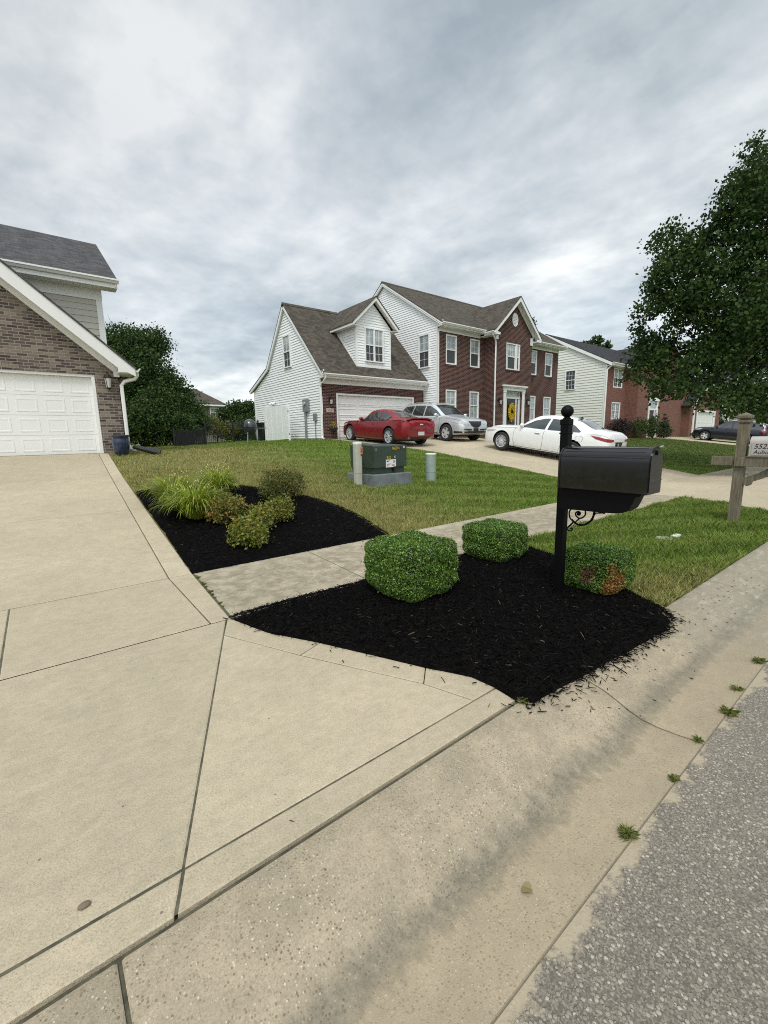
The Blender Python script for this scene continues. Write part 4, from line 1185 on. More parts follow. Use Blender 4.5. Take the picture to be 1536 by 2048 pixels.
bm = B(); box(bm, 6.80, 7.10, 8.2965, 8.2995, 1.185, 1.285); obj('decal', bm, flat('black decal', (.02, .02, .015), .5), cabn)
lettering('digits', '06E314', .10, M['decal_y'], cabn, (6.81, 8.2955, 1.198), (1, 0, 0), (0, 0, 1), stretch=.78)
lettering('digits', 'B10', .105, M['decal_y'], cabn, (6.64, 8.2985, .975), (1, 0, 0), (0, 0, 1), stretch=.78)
lettering('digits', '4', .105, M['decal_w'], cabn, (6.87, 8.2985, .985), (1, 0, 0), (0, 0, 1), stretch=.8)
lettering('digits', '23', .085, M['decal_g'], cabn, (6.27, 8.2985, 1.185), (1, 0, 0), (0, 0, 1), stretch=.9)
bm = B(); box(bm, 6.61, 6.925, 8.2965, 8.2995, .775, .962); stk = obj('warning_sticker', bm, M['decal_w'], cabn)
bm = B(); box(bm, 6.63, 6.77, 8.2945, 8.2964, .845, .862); obj('sticker_stripe', bm, M['decal_r'], stk)
bm = B()
for (x, z, w, h) in ((6.63, .91, .06, .03), (6.70, .925, .04, .012), (6.83, .93, .07, .008), (6.83, .905, .08, .008), (6.83, .88, .06, .008), (6.65, .80, .03, .03), (6.80, .81, .09, .008), (6.80, .835, .08, .008)): box(bm, x, x+w, 8.294, 8.2962, z, z+h)
obj('sticker_print', bm, flat('print', (.04, .04, .04), .6), stk)
bm = B(); lathe(bm, [(.0, 0), (.022, 0), (.022, .004), (0, .004)], (7.19, 8.2945, 1.25), 14, axis='Y'); obj('round_label', bm, M['decal_w'], cabn)
# boxy cream marker post
def rpost(name, label, x, y, z0, z1, r, mat, capm, sq, seam, grp=None):
    t_ = thing(name, label, 'utility post', (x, y, z0), group=grp)
    def ring(rr_, n=28):
        if not sq: return [(x+rr_*math.cos(2*PI*k/n), y+rr_*math.sin(2*PI*k/n)) for k in range(n)]
        o_ = []
        for k in range(n):
            t = 2*PI*k/n; c_, s_ = math.cos(t), math.sin(t); e_ = 4.5
            q = rr_/((abs(c_)**e_+abs(s_)**e_)**(1/e_)); o_.append((x+q*c_, y+q*s_))
        return o_
    def stack(L, mt, nm, par):
        bm = B(); R = [[bm.verts.new((*p, z)) for p in ring(rr_)] for rr_, z in L]
        for P_, Q_ in zip(R, R[1:]):
            for k in range(len(P_)): bm.faces.new((P_[k], P_[(k+1) % len(P_)], Q_[(k+1) % len(P_)], Q_[k]))
        bm.faces.new(R[0][::-1]); bm.faces.new(R[-1]); return obj(nm, bm, mt, par, smooth=40)
    h = z1-z0
    stack([(r*.97, z0-.08), (r*.97, z0+seam*h-.006), (r*.94, z0+seam*h-.004)], mat, 'lower_shell', t_)
    b_ = stack([(r*.94, z0+seam*h-.003), (r, z0+seam*h), (r, z1-.05*h)], mat, 'body', t_)
    stack([(r*1.02, z1-.055*h), (r*1.02, z1-.012), (r*.93, z1)], capm, 'cap', t_)
    return t_, b_
M['ped_cream'] = flat('faded cream plastic', (.40, .40, .32), .6, var=.1); M['ped_green'] = flat('pale green grey plastic', (.26, .32, .28), .55, var=.1); M['ped_cap'] = flat('white plastic cap', (.66, .66, .60), .5)
pd1, pb1 = rpost('cable_pedestal', 'tall narrow cream utility pedestal with an orange sticker beside the green transformer', 5.93, 8.52, .41, 1.40, .088, M['ped_cream'], M['ped_cap'], True, .26, 'utility pedestals on the lawn')
pd2, pb2 = rpost('cable_pedestal', 'short round pale green utility pedestal standing right of the green transformer', 8.05, 8.22, .36, 1.07, .135, M['ped_green'], M['ped_cap'], False, .30, 'utility pedestals on the lawn')
bm = B(); box(bm, 5.955, 6.02, 8.4275, 8.4305, 1.10, 1.29); st1 = obj('sticker', bm, flat('orange sticker', (.50, .22, .10), .6), pb1)
bm = B(); box(bm, 5.96, 6.02, 8.4245, 8.4272, 1.085, 1.118)
for k, (u, v) in enumerate([(5.975, 1.22), (5.99, 1.24), (5.985, 1.20), (5.97, 1.18), (5.995, 1.16), (5.98, 1.155)]): box(bm, u, u+.02, 8.4245, 8.4272, v, v+.016)
obj('sticker_print', bm, M['ink'], st1)

# ================================================================== by the own house: pot, splash extension
def mat_glaze():
    mt, T, b = new_mat('blue glazed pot')
    pos = T.n('ShaderNodeNewGeometry').outputs['Position']
    c = T.mix(T.rng(T.noise(T.mapping(pos, scale=(1, 1, .5)), 11, 5, .6), .5, .7), (.008, .018, .05), (.03, .055, .11))
    T.set(b, 'Base Color', c); b.inputs['Roughness'].default_value = .25; b.inputs['Coat Weight'].default_value = .5; return mt
pt = thing('planter_pot', 'glazed dark blue planter pot beside the brick garage pier', 'pot', (1.89, 14.35, 1.15))
bm = B(); lathe(bm, [(.001, 0.0), (.15, .0), (.17, .03), (.205, .18), (.222, .32), (.215, .42), (.205, .47), (.222, .50), (.235, .51), (.235, .545), (.215, .55), (.20, .54), (.195, .47), (.19, .44)], (1.89, 14.35, 1.15), 32); obj('pot', bm, mat_glaze(), pt, smooth=50)
bm = B(); lathe(bm, [(.001, .44), (.2, .44)], (1.89, 14.35, 1.16), 20); obj('potting_soil', bm, M['soil'], pt)
bm = B()
q0, q1 = Vector((2.22, 14.52, 1.36)), Vector((2.86, 14.25, 1.17))
d = (q1-q0).normalized(); s_ = Vector((0, 0, 1)).cross(d).normalized()
for k in range(12):
    a = q0+(q1-q0)*k/12; b_ = q0+(q1-q0)*(k+.93)/12; w = .055+.004*k
    cyl(bm, a, b_, w, w*1.05, 10)
tag(obj('drain_extension', bm, flat('black plastic', (.02, .021, .02), .5)), 'black corrugated drain extension lying below the brick house downspout', 'drain pipe')

# ================================================================== against the neighbour house
def mat_vinyl():
    return flat('white vinyl fence', (.86, .87, .84), .5, var=.04)
fp = thing('privacy_screen', 'white vinyl privacy screen standing beside the white siding wall', 'fence', (9.9, 21.5, 1.42))
M['vinyl'] = mat_vinyl()
bm = B()
y0_, y1_ = 20.16, 22.96; n = 9
for i in range(n):
    a = y0_+(y1_-y0_)*i/n; b_ = y0_+(y1_-y0_)*(i+1)/n-.006
    zt = 3.13+.12*(a-y0_)/(y1_-y0_); zb = 1.50-.1*(a-y0_)/(y1_-y0_)
    ox = .012*(i % 2)
    box(bm, 9.89+ox, 9.915+ox, a, b_, zb, zt, bev=.003)
obj('board_panel', bm, M['vinyl'], fp)
bm = B(); box(bm, 9.93, 9.97, y0_, y1_, 2.8, 2.9); box(bm, 9.93, 9.97, y0_, y1_, 1.7, 1.8); obj('rail', bm, M['vinyl'], fp)
bm = B(); box(bm, 9.925, 10.02, y0_-.0, y0_+.1, 1.35, 3.1); obj('fence_post', bm, M['vinyl'], fp)
bm = B(); box(bm, 9.925, 10.02, y1_-.1, y1_, 1.3, 3.15); obj('fence_post', bm, M['vinyl'], fp)
tb = thing('trash_bin', 'black wheeled trash bin tucked behind the white privacy screen', 'trash bin', (10.05, 23.45, 1.38))
bm = B(); A = [[bm.verts.new(p) for p in ((10.05-w, 23.35-w*1.2, z), (10.05+w, 23.35-w*1.2, z), (10.05+w, 23.35+w*1.2, z), (10.05-w, 23.35+w*1.2, z))] for w, z in ((.20, 1.40), (.30, 2.30), (.33, 2.32), (.33, 2.36))]
for P_, Q_ in zip(A, A[1:]):
    for i in range(4): bm.faces.new((P_[i], P_[(i+1) % 4], Q_[(i+1) % 4], Q_[i]))
bm.faces.new(A[0][::-1]); bm.faces.new(A[-1]); obj('body', bm, M['black_metal'], tb)
bm = B(); box(bm, 9.71, 10.39, 22.93, 23.82, 2.362, 2.42, bev=.02); obj('lid', bm, M['black_metal'], tb)
for s_ in (-1, 1):
    bm = B(); cyl(bm, (10.05+s_*.2, 23.68, 1.47), (10.05+s_*.26, 23.68, 1.47), .11, n=16); obj('wheel', bm, M['black_metal'], tb)
em = thing('electric_meter', 'grey electric meter box with a conduit down the white siding', 'meter', (10.6, 19.6, 2.8))
EP = Pl('X', 10.72, -1)
bm = B(); EP.box(bm, 19.36, 19.86, 2.80, 3.40, .0, .13, bev=.01); eb = obj('meter_box', bm, M['grey_metal'], em)
bm = B(); cyl(bm, EP(19.62, 3.2, .13), EP(19.62, 3.2, .21), .085, n=18); obj('meter_dial', bm, M['lamp_glass'], eb)
bm = B(); tube(bm, [EP(19.70, 2.80, .07), EP(19.72, 1.35, .07)], .055, 10); obj('conduit', bm, M['grey_metal'], em)
em2 = thing('junction_box', 'small grey junction box on a thin pipe near the siding corner', 'utility box', (10.6, 18.8, 2.35))
bm = B(); EP.box(bm, 18.66, 18.93, 2.34, 2.68, .0, .09, bev=.008); obj('box', bm, M['grey_metal'], em2)
bm = B(); tube(bm, [EP(18.80, 2.34, .04), EP(18.82, 1.4, .04)], .02, 8); obj('pipe', bm, M['grey_metal'], em2)
gr = thing('barbecue_grill', 'dark round barbecue grill beside the metal fence', 'grill', (8.5, 21.5, 1.36))
bm = B(); a = [(.34*math.sin(t)+.0005, 2.12-.40*math.cos(t)) for t in np.linspace(0, PI, 16)]; lathe(bm, a, (8.5, 21.5, 0), 24); lathe(bm, [(.355, 2.10), (.36, 2.12), (.355, 2.15)], (8.5, 21.5, 0), 24)
obj('kettle', bm, flat('charcoal enamel', (.03, .035, .042), .3, coat=.4), gr, smooth=60)
for dx, dy in ((-.25, -.2), (.25, -.2), (0, .28)):
    bm = B(); tube(bm, [(8.5+dx*.7, 21.5+dy*.7, 1.95), (8.5+dx*1.2, 21.5+dy*1.2, 1.3)], .022, 8); obj('leg', bm, M['grey_metal'], gr)
bm = B(); box(bm, 8.85, 9.3, 21.3, 21.7, 2.05, 2.08); obj('side_shelf', bm, M['grey_metal'], gr)

# black ornamental fence from the rear corner of the neighbour house, then a dark mesh run
ff = thing('metal_fence', 'black metal picket fence between the dark hedge and the white house', 'fence', (9, 25.2, 1.35))
def fence_line(par, a, b_, zt=1.2, step=.11):
    a = Vector(a); b_ = Vector(b_); L = (b_-a).length; d = (b_-a)/L
    pk = B(); n = int(L/step)
    for i in range(n+1):
        p = a+d*(L*i/n); z0 = a.z+(b_.z-a.z)*i/n
        box(pk, p.x-.009, p.x+.009, p.y-.009, p.y+.009, z0+.03, z0+zt)
    obj('picket', pk, M['black_metal'], par)
    rl = B()
    for h in (.12, zt-.18, zt-.04): tube(rl, [a+Vector((0, 0, h)), b_+Vector((0, 0, h))], .018, 6)
    obj('rail', rl, M['black_metal'], par)
    m_ = max(1, round(L/1.85))
    for i in range(m_+1):
        p = a+d*(L*i/m_); z0 = a.z+(b_.z-a.z)*i/m_; bm = B()
        box(bm, p.x-.035, p.x+.035, p.y-.035, p.y+.035, z0-.05, z0+zt+.06, bev=.004); obj('post', bm, M['black_metal'], par)
fence_line(ff, (7.35, 25.0, 1.25), (10.68, 25.75, 1.40))
f2 = thing('mesh_fence', 'dark mesh fence panel in front of the hedge at left', 'fence', (6, 25.4, 1.2))
bm = B()
for i in range(15, 30):
    x0_ = 4.6+i*.09; y_ = 26.2-(x0_-4.6)*.44
    box(bm, x0_, x0_+.085, y_-.012+.008*(i % 2), y_+.012+.008*(i % 2), 1.18, 2.1-.0*(i))
obj('panel', bm, flat('dark grey slats', (.010, .012, .011), .9), f2)
for x_ in (5.9, 7.28):
    bm = B(); y_ = 26.22-(x_-4.6)*.44; box(bm, x_-.04, x_+.04, y_+.02, y_+.09, 1.1, 2.2); obj('post', bm, M['black_metal'], f2)

# hanging flower basket and wreath
hb = thing('flower_basket', 'hanging basket with yellow flowers on the brick pier beside the garage door', 'flower basket', (11.2, 18.05, 2.0))
bm = B(); lathe(bm, [(.001, 1.78), (.10, 1.80), (.17, 1.90), (.19, 1.99), (.18, 2.0), (.05, 1.98)], (11.22, 18.0, 0), 18); obj('basket', bm, flat('coir', (.03, .025, .015), .9), hb)
def leafcloud(name, par, C, R, n, size, mats, seed=1, flat_=.5, label=None):
    rg = np.random.default_rng(seed); C = np.array(C, float); R = np.array(R, float)
    d = rg.normal(size=(n, 3)); d /= np.linalg.norm(d, axis=1)[:, None]
    P = C+d*R*(rg.random((n, 1))**.4)
    return leaves(name, par, P, size, mats, rg)
def leaves(name, par, P, size, mat, rg, aspect=.55, up=.3, smooth=False, world=True):
    n = len(P); a = rg.normal(size=(n, 3)); a /= np.linalg.norm(a, axis=1)[:, None]
    b_ = rg.normal(size=(n, 3)); b_[:, 2] += up; b_ -= a*(a*b_).sum(1)[:, None]; b_ /= np.linalg.norm(b_, axis=1)[:, None]
    s = (size if np.ndim(size) else np.full(n, size))*(.65+.7*rg.random(n)); s = s[:, None]
    V = np.stack([P-a*s*.5, P+b_*s*.5*aspect, P+a*s*.5, P-b_*s*.5*aspect], 1).reshape(-1, 3)
    me = mesh_np(name, V, np.arange(4*n).reshape(n, 4), 4)
    return obj(name, me, mat, par, uv=False, world=world)
leafcloud('flowers', hb, (11.22, 18.0, 2.12), (.2, .2, .17), 260, .045, flat('yellow and green leaves', (.17, .15, .03), .8), 3)
leafcloud('blossoms', hb, (11.22, 17.97, 2.14), (.2, .2, .17), 60, .04, flat('yellow petals', (.6, .42, .05), .7), 4)
wr = thing('wreath', 'yellow flower wreath hanging on the black front door', 'wreath', (22.9, 16.4, 2.8))
rg = np.random.default_rng(8); t = rg.random(900)*2*PI; rr_ = .25+rg.normal(size=900)*.055
P = np.stack([22.90+rr_*np.cos(t)*.95, 16.40+rg.normal(size=900)*.02, 2.86+rr_*np.sin(t)*1.55], 1)
leaves('petals', wr, P, .085, flat('bright yellow petals', (.70, .50, .02), .7), rg)
# ================================================================== vehicles
def mat_paint(name, col, metal=0.0, rough=.35):
    mt, T, b = new_mat(name)
    T.set(b, 'Base Color', col); b.inputs['Metallic'].default_value = metal; b.inputs['Roughness'].default_value = rough
    b.inputs['Coat Weight'].default_value = .55; b.inputs['Coat Roughness'].default_value = .02
    pos = T.n('ShaderNodeNewGeometry').outputs['Position']
    z = T.n('ShaderNodeSeparateXYZ', {0: T.n('ShaderNodeTexCoord').outputs['Object']}).outputs[2]
    dirt = T.math('MULTIPLY', T.rng(z, .15, .6, 1, 0), T.rng(T.noise(pos, 6, 5), .35, .7, .1, .5))
    T.set(b, 'Base Color', T.mix(dirt, col, tuple(.6*c+.06 for c in col)))
    return mt
M['car_glass'] = flat('car glass', (.028, .033, .033), .03, coat=1.0)
M['rubber'] = flat('tyre rubber', (.018, .018, .018), .8, var=.2)
M['well'] = flat('wheel well', (.008, .008, .008), .9)
M['alloy'] = flat('alloy wheel', (.62, .63, .64), .35, metal=.35)
M['chrome'] = flat('chrome', (.75, .76, .77), .12, metal=1.0)
M['black_trim'] = flat('black plastic trim', (.015, .015, .015), .5)
M['tail_red'] = flat('red tail light', (.24, .004, .010), .3, coat=.3)
M['head_clear'] = flat('clear headlight', (.42, .43, .42), .1, coat=1.0)
M['seam'] = flat('panel gap', (.02, .02, .02), .8)
M['plate'] = flat('number plate', (.55, .56, .55), .5)


def catm(xs, ys, x):
    """smooth monotone-ish interpolation through the table"""
    xs = np.array(xs, float); ys = np.array(ys, float)
    d = np.diff(ys)/np.diff(xs); mm = np.zeros(len(xs)); mm[1:-1] = np.where(d[:-1]*d[1:] > 0, 2*d[:-1]*d[1:]/(d[:-1]+d[1:]+1e-9), 0); mm[0] = d[0]; mm[-1] = d[-1]
    i = np.clip(np.searchsorted(xs, x)-1, 0, len(xs)-2); h = xs[i+1]-xs[i]; t = np.clip((x-xs[i])/h, 0, 1)
    return (2*t**3-3*t**2+1)*ys[i]+(t**3-2*t**2+t)*h*mm[i]+(-2*t**3+3*t**2)*ys[i+1]+(t**3-t**2)*h*mm[i+1]


def body_loft(sp):
    """one closed shell from cross-sections; x forward, y left, z up; returns BMesh"""
    L, W = sp['L'], sp['W']
    xs = np.unique(np.concatenate([np.linspace(-L/2, L/2, 64), [-L/2+.03, L/2-.03, -L/2+.012, L/2-.012]]))
    bm = B(); rings = []
    tab = sp['tab']; X = [r[0] for r in tab]
    col = lambda k, x: float(catm(X, [r[k] for r in tab], x))
    for x in xs:
        zb, w, zs, zt, yt = col(1, x), col(2, x), col(3, x), col(4, x), col(5, x)
        # zb sill height, w half width, zs shoulder height, zt top height, yt half width of the top edge
        cab = max(0.0, min(1.0, (zt-zs-.10)/.25))
        ins_ = .035+.05*cab
        half = [(0, zb), (w*.80, zb), (w-.045, zb+.02), (w-.012, zb+.09), (w-.004, zb+(zs-zb)*.40), (w, zb+(zs-zb)*.62), (w-.014, zb+(zs-zb)*.84), (w-.045, zs-.012)]
        yb = w-ins_
        top_e = (yt, zt-.055-.02*cab)
        half += [(yb, zs+.008*(1-cab)+.012*cab)]
        for f in (.33, .66): half.append((yb+(top_e[0]-yb)*f+.018*cab*math.sin(PI*f), zs+.012+(top_e[1]-zs-.012)*f))
        half += [top_e, (yt-.035, zt-.028), (yt-.10, zt-.010), (yt*.55, zt+.008), (0, zt+.014)]
        pts = [(x, y, z) for y, z in half] + [(x, -y, z) for y, z in half[-2:0:-1]]
        rings.append([bm.verts.new(p) for p in pts])
    n = len(rings[0])
    for A, C in zip(rings, rings[1:]):
        for i in range(n): bm.faces.new((A[i], A[(i+1) % n], C[(i+1) % n], C[i]))
    bm.faces.new(rings[0]); bm.faces.new(rings[-1][::-1])
    bmesh.ops.recalc_face_normals(bm, faces=bm.faces)
    return bm


class Surf:
    def __init__(s, me):
        bm = bmesh.new(); bm.from_mesh(me); s.t = BVHTree.FromBMesh(bm); bm.free()
    def hit(s, o, d):
        h = s.t.ray_cast(Vector(o), Vector(d)); return (h[0], h[1]) if h[0] is not None else (None, None)


def densify(poly, step=.06):
    out = []
    for i in range(len(poly)):
        a = Vector(poly[i]); b_ = Vector(poly[(i+1) % len(poly)]); n = max(1, int((b_-a).length/step))
        out += [tuple(a+(b_-a)*k/n) for k in range(n)]
    return out


def patch(sf, poly, view, lift=.004, step=.07, mirror=False, into=None, mi=0):
    """outline in the view plane laid onto the body: view 'L' (x,z from +y), 'F' (y,z from +x), 'B' (y,z from -x), 'T' (x,y from above)"""
    bm = B() if into is None else into
    P2 = densify(poly, step)
    tmp = bmesh.new(); vs = [tmp.verts.new((u, v, 0)) for u, v in P2]; tmp.faces.new(vs)
    us = [p[0] for p in P2]; vv = [p[1] for p in P2]
    for k in range(1, int((max(us)-min(us))/step)+1):
        bmesh.ops.bisect_plane(tmp, geom=tmp.verts[:]+tmp.edges[:]+tmp.faces[:], plane_co=(min(us)+k*step, 0, 0), plane_no=(1, 0, 0), dist=1e-4)
    for k in range(1, int((max(vv)-min(vv))/step)+1):
        bmesh.ops.bisect_plane(tmp, geom=tmp.verts[:]+tmp.edges[:]+tmp.faces[:], plane_co=(0, min(vv)+k*step, 0), plane_no=(0, 1, 0), dist=1e-4)
    mp = {}
    for v in tmp.verts:
        u, w = v.co.x, v.co.y
        o, d = {'L': ((u, 3, w), (0, -1, 0)), 'F': ((5, u, w), (-1, 0, 0)), 'B': ((-5, u, w), (1, 0, 0)), 'T': ((u, w, 3), (0, 0, -1))}[view]
        p, nr = sf.hit(o, d)
        if p is None: mp[v] = None; continue
        p = p-Vector(d)*lift*.6+nr*lift*.6
        mp[v] = p
    fs = []
    for s_ in ((1, -1) if mirror else (1,)):
        nv = {v: bm.verts.new((p.x, p.y*s_, p.z)) for v, p in mp.items() if p is not None}
        for f in tmp.faces:
            if all(v in nv for v in f.verts):
                try: nf = bm.faces.new([nv[v] for v in f.verts])
                except ValueError: continue
                nf.material_index = mi; fs.append(nf)
    tmp.free()
    out_d = {'L': Vector((0, 1, 0)), 'F': Vector((1, 0, 0)), 'B': Vector((-1, 0, 0)), 'T': Vector((0, 0, 1))}[view]
    for f in fs:
        f.normal_update(); dd = out_d.copy()
        if view == 'L' and f.calc_center_median().y < 0: dd = -dd
        if f.normal.dot(dd) < 0: f.normal_flip()
    return bm


def strip(a, b_, w):
    a = Vector(a); b_ = Vector(b_); n = Vector((-(b_-a).y, (b_-a).x)).normalized()*w/2
    return [tuple(a+n), tuple(b_+n), tuple(b_-n), tuple(a-n)]


def spline_strip(sf, pts, w, view, mirror, lift=.003):
    bm = B(); P = [Vector((*p, 0)) for p in pts]; q = [(p.x, p.y) for p in spl(P, 4)]
    for a, b_ in zip(q, q[1:]):
        if (Vector(b_)-Vector(a)).length > .005: patch(sf, strip(a, b_, w), view, lift, .2, mirror, bm)
    return bm


def wheel(root, x, y, r, rim, side, spokes, width=.22, mat='alloy', twin=True):
    w = thing('wheel', None, None); w.parent = root; w.location = (x, y, r)
    bm = B(); hw = width/2
    lathe(bm, [(rim, -hw*.9), (rim+.02, -hw), (r-.03, -hw*.98), (r-.006, -hw*.8), (r, -hw*.4), (r, hw*.4), (r-.006, hw*.8), (r-.03, hw*.98), (rim+.02, hw), (rim, hw*.9)], (0, 0, 0), 40, axis='Y', caps=False)
    obj('tyre', bm, M['rubber'], w, smooth=50, world=False)
    bm = B(); o = side*hw*.86
    lathe(bm, [(rim*.90, side*-hw*.5), (rim*.93, o-side*.03), (rim*.95, o), (rim+.002, o+side*.004), (rim+.006, o-side*.02), (rim+.002, -side*hw*.5)], (0, 0, 0), 40, axis='Y', caps=False)
    lathe(bm, [(.0001, o-side*.004), (.03, o-side*.004), (.05, o-side*.018), (.055, o-side*.07)], (0, 0, 0), 20, axis='Y')
    for k in range(spokes):
        t0 = 2*PI*k/spokes
        for dt in ((-.13, .13) if twin else (0,)):
            a0 = t0+dt*.5; a1 = t0+dt*(1.35 if twin else 1); wa_, wb_ = (.028, .022) if not twin else (.012, .011)
            if not twin: wa_, wb_ = .045, .07
            p0 = Vector((math.cos(a0), 0, math.sin(a0)))*.035; p1 = Vector((math.cos(a1), 0, math.sin(a1)))*rim*.94
            d = (p1-p0).normalized(); n = Vector((-d.z, 0, d.x))
            pts = [p0+n*wa_, p1+n*wb_, p1-n*wb_, p0-n*wa_]
            top = [bm.verts.new(p+Vector((0, o-side*(.016 if i in (0, 3) else .006), 0))) for i, p in enumerate(pts)]
            bot = [bm.verts.new(p+Vector((0, o-side*.05, 0))) for p in pts]
            fs = [bm.faces.new(top), bm.faces.new(bot[::-1])]+[bm.faces.new((top[i], bot[i], bot[(i+1) % 4], top[(i+1) % 4])) for i in range(4)]
            bmesh.ops.recalc_face_normals(bm, faces=fs)
    obj('rim', bm, M[mat], w, world=False)
    bm = B(); lathe(bm, [(.0001, o-side*.075), (rim*.7, o-side*.075), (rim*.7, o-side*.09)], (0, 0, 0), 24, axis='Y', caps=False)
    lathe(bm, [(.0001, o-side*.13), (rim*.97, o-side*.13)], (0, 0, 0), 24, axis='Y', caps=False)
    obj('brake_disc', bm, flat('brake disc', (.06, .06, .06), .4, metal=.6), w, world=False)
    return w


def car(name, label, cat, sp, loc, heading, pitch_=0.0, scale=1.0):
    """builds the whole vehicle in its own frame, then drops it on the drive"""
    root = thing(name, label, cat)
    mpaint = mat_paint(name+' paint', *sp['paint'])
    bm = body_loft(sp); me = bpy.data.meshes.new('body'); bm.to_mesh(me); bm.free()
    sf = Surf(me)
    me.materials.append(mpaint); me.materials.append(M['well'])
    body = bpy.data.objects.new('body', me); COL.objects.link(body); body.parent = root
    r, wx = sp['r'], sp['axles']; W = sp['W']
    ct = B()
    for x in wx:
        for s_ in (1, -1): cyl(ct, (x, s_*(W/2+.2), r+.02), (x, s_*(W/2-.42), r+.02), r+sp.get('gap', .055), n=40, mi=1)
    cm = bpy.data.meshes.new('cut'); ct.to_mesh(cm); ct.free(); cm.materials.append(mpaint); cm.materials.append(M['well'])
    co = bpy.data.objects.new('cut', cm); COL.objects.link(co)
    md = body.modifiers.new('b', 'BOOLEAN'); md.operation = 'DIFFERENCE'; md.object = co; md.solver = 'EXACT'
    bpy.context.view_layer.update()
    dg = bpy.context.evaluated_depsgraph_get(); m2 = bpy.data.meshes.new_from_object(body.evaluated_get(dg))
    body.modifiers.clear(); body.data = m2; m2.name = 'body'
    bpy.data.objects.remove(co)
    m2.polygons.foreach_set('use_smooth', [True]*len(m2.polygons)); m2.set_sharp_from_angle(angle=math.radians(38))
    o_ = lambda nm, b2, mt, par=root, sm=False: obj(nm, b2, mt, par, world=False, smooth=sm, uv=False)
    # underbody
    ub = B(); box(ub, -sp['L']/2+.75, sp['L']/2-.75, -W/2+.2, W/2-.2, sp['tab'][len(sp['tab'])//2][1]-.04, sp['tab'][len(sp['tab'])//2][1]+.1); o_('underbody', ub, M['black_trim'])
    for nm, poly, view, mir, mt in sp['patches']:
        if mt == 'paint': mtt = mpaint
        else: mtt = M[mt]
        lf = .005 if 'glass' in mt or mt in ('seam',) else .008
        if nm in ('window', 'headlight', 'tail_light', 'mirror_glass', 'fog_light', 'exhaust') and mir:
            # each side its own part
            b2 = patch(sf, poly, view, lf, .06)
            q = o_(nm, b2, mtt, sm=True)
            b3 = bmesh.new(); b3.from_mesh(q.data); bmesh.ops.scale(b3, vec=(1, -1, 1), verts=b3.verts); bmesh.ops.reverse_faces(b3, faces=b3.faces); o_(nm, b3, mtt, sm=True)
        else: o_(nm, patch(sf, poly, view, lf, .06, mir), mtt, sm=True)
    for nm, pts, w_, view, mir, mt in sp['lines']:
        o_(nm, spline_strip(sf, pts, w_, view, mir), M[mt] if mt != 'paint' else mpaint)
    # mirrors, handles
    mx, mz = sp['mirror']
    for s_ in (1, -1):
        p, nr = sf.hit((mx, 3*s_, mz), (0, -s_, 0)); y = abs(p.y)
        bm = bmesh.new(); bmesh.ops.create_icosphere(bm, subdivisions=3, radius=1)
        for v in bm.verts: v.co = Vector((v.co.x*.075-.02*abs(v.co.y), v.co.y*.11, v.co.z*.07))
        bmesh.ops.translate(bm, verts=bm.verts, vec=(mx-.02, s_*(y+.12), mz+.04))
        box(bm, mx-.02, mx+.03, min(s_*(y-.03), s_*(y+.1)), max(s_*(y-.03), s_*(y+.1)), mz-.02, mz+.01)
        q = o_('side_mirror', bm, mpaint, sm=True)
    for hx, hz in sp['handles']:
        for s_ in (1, -1):
            p, nr = sf.hit((hx, 3*s_, hz), (0, -s_, 0)); bm = B()
            box(bm, hx-.10, hx+.10, min(p.y-s_*.01, p.y+s_*.022), max(p.y-s_*.01, p.y+s_*.022), hz-.014, hz+.014, bev=.006)
            o_('door_handle', bm, M[sp.get('handle_mat', 'chrome')] if sp.get('handle_mat') != 'paint' else mpaint)
    for x, s_ in ((wx[0], 1), (wx[0], -1), (wx[1], 1), (wx[1], -1)):
        wheel(root, x, s_*(W/2-.115), r, sp['rim'], s_, sp['spokes'], sp.get('tw', .22), sp.get('wheel_mat', 'alloy'), sp.get('twin', True))
    if 'extra' in sp: sp['extra'](root, o_, sf, mpaint)
    root.rotation_euler = (0, pitch_, heading); root.location = loc; root.scale = (scale,)*3
    return root


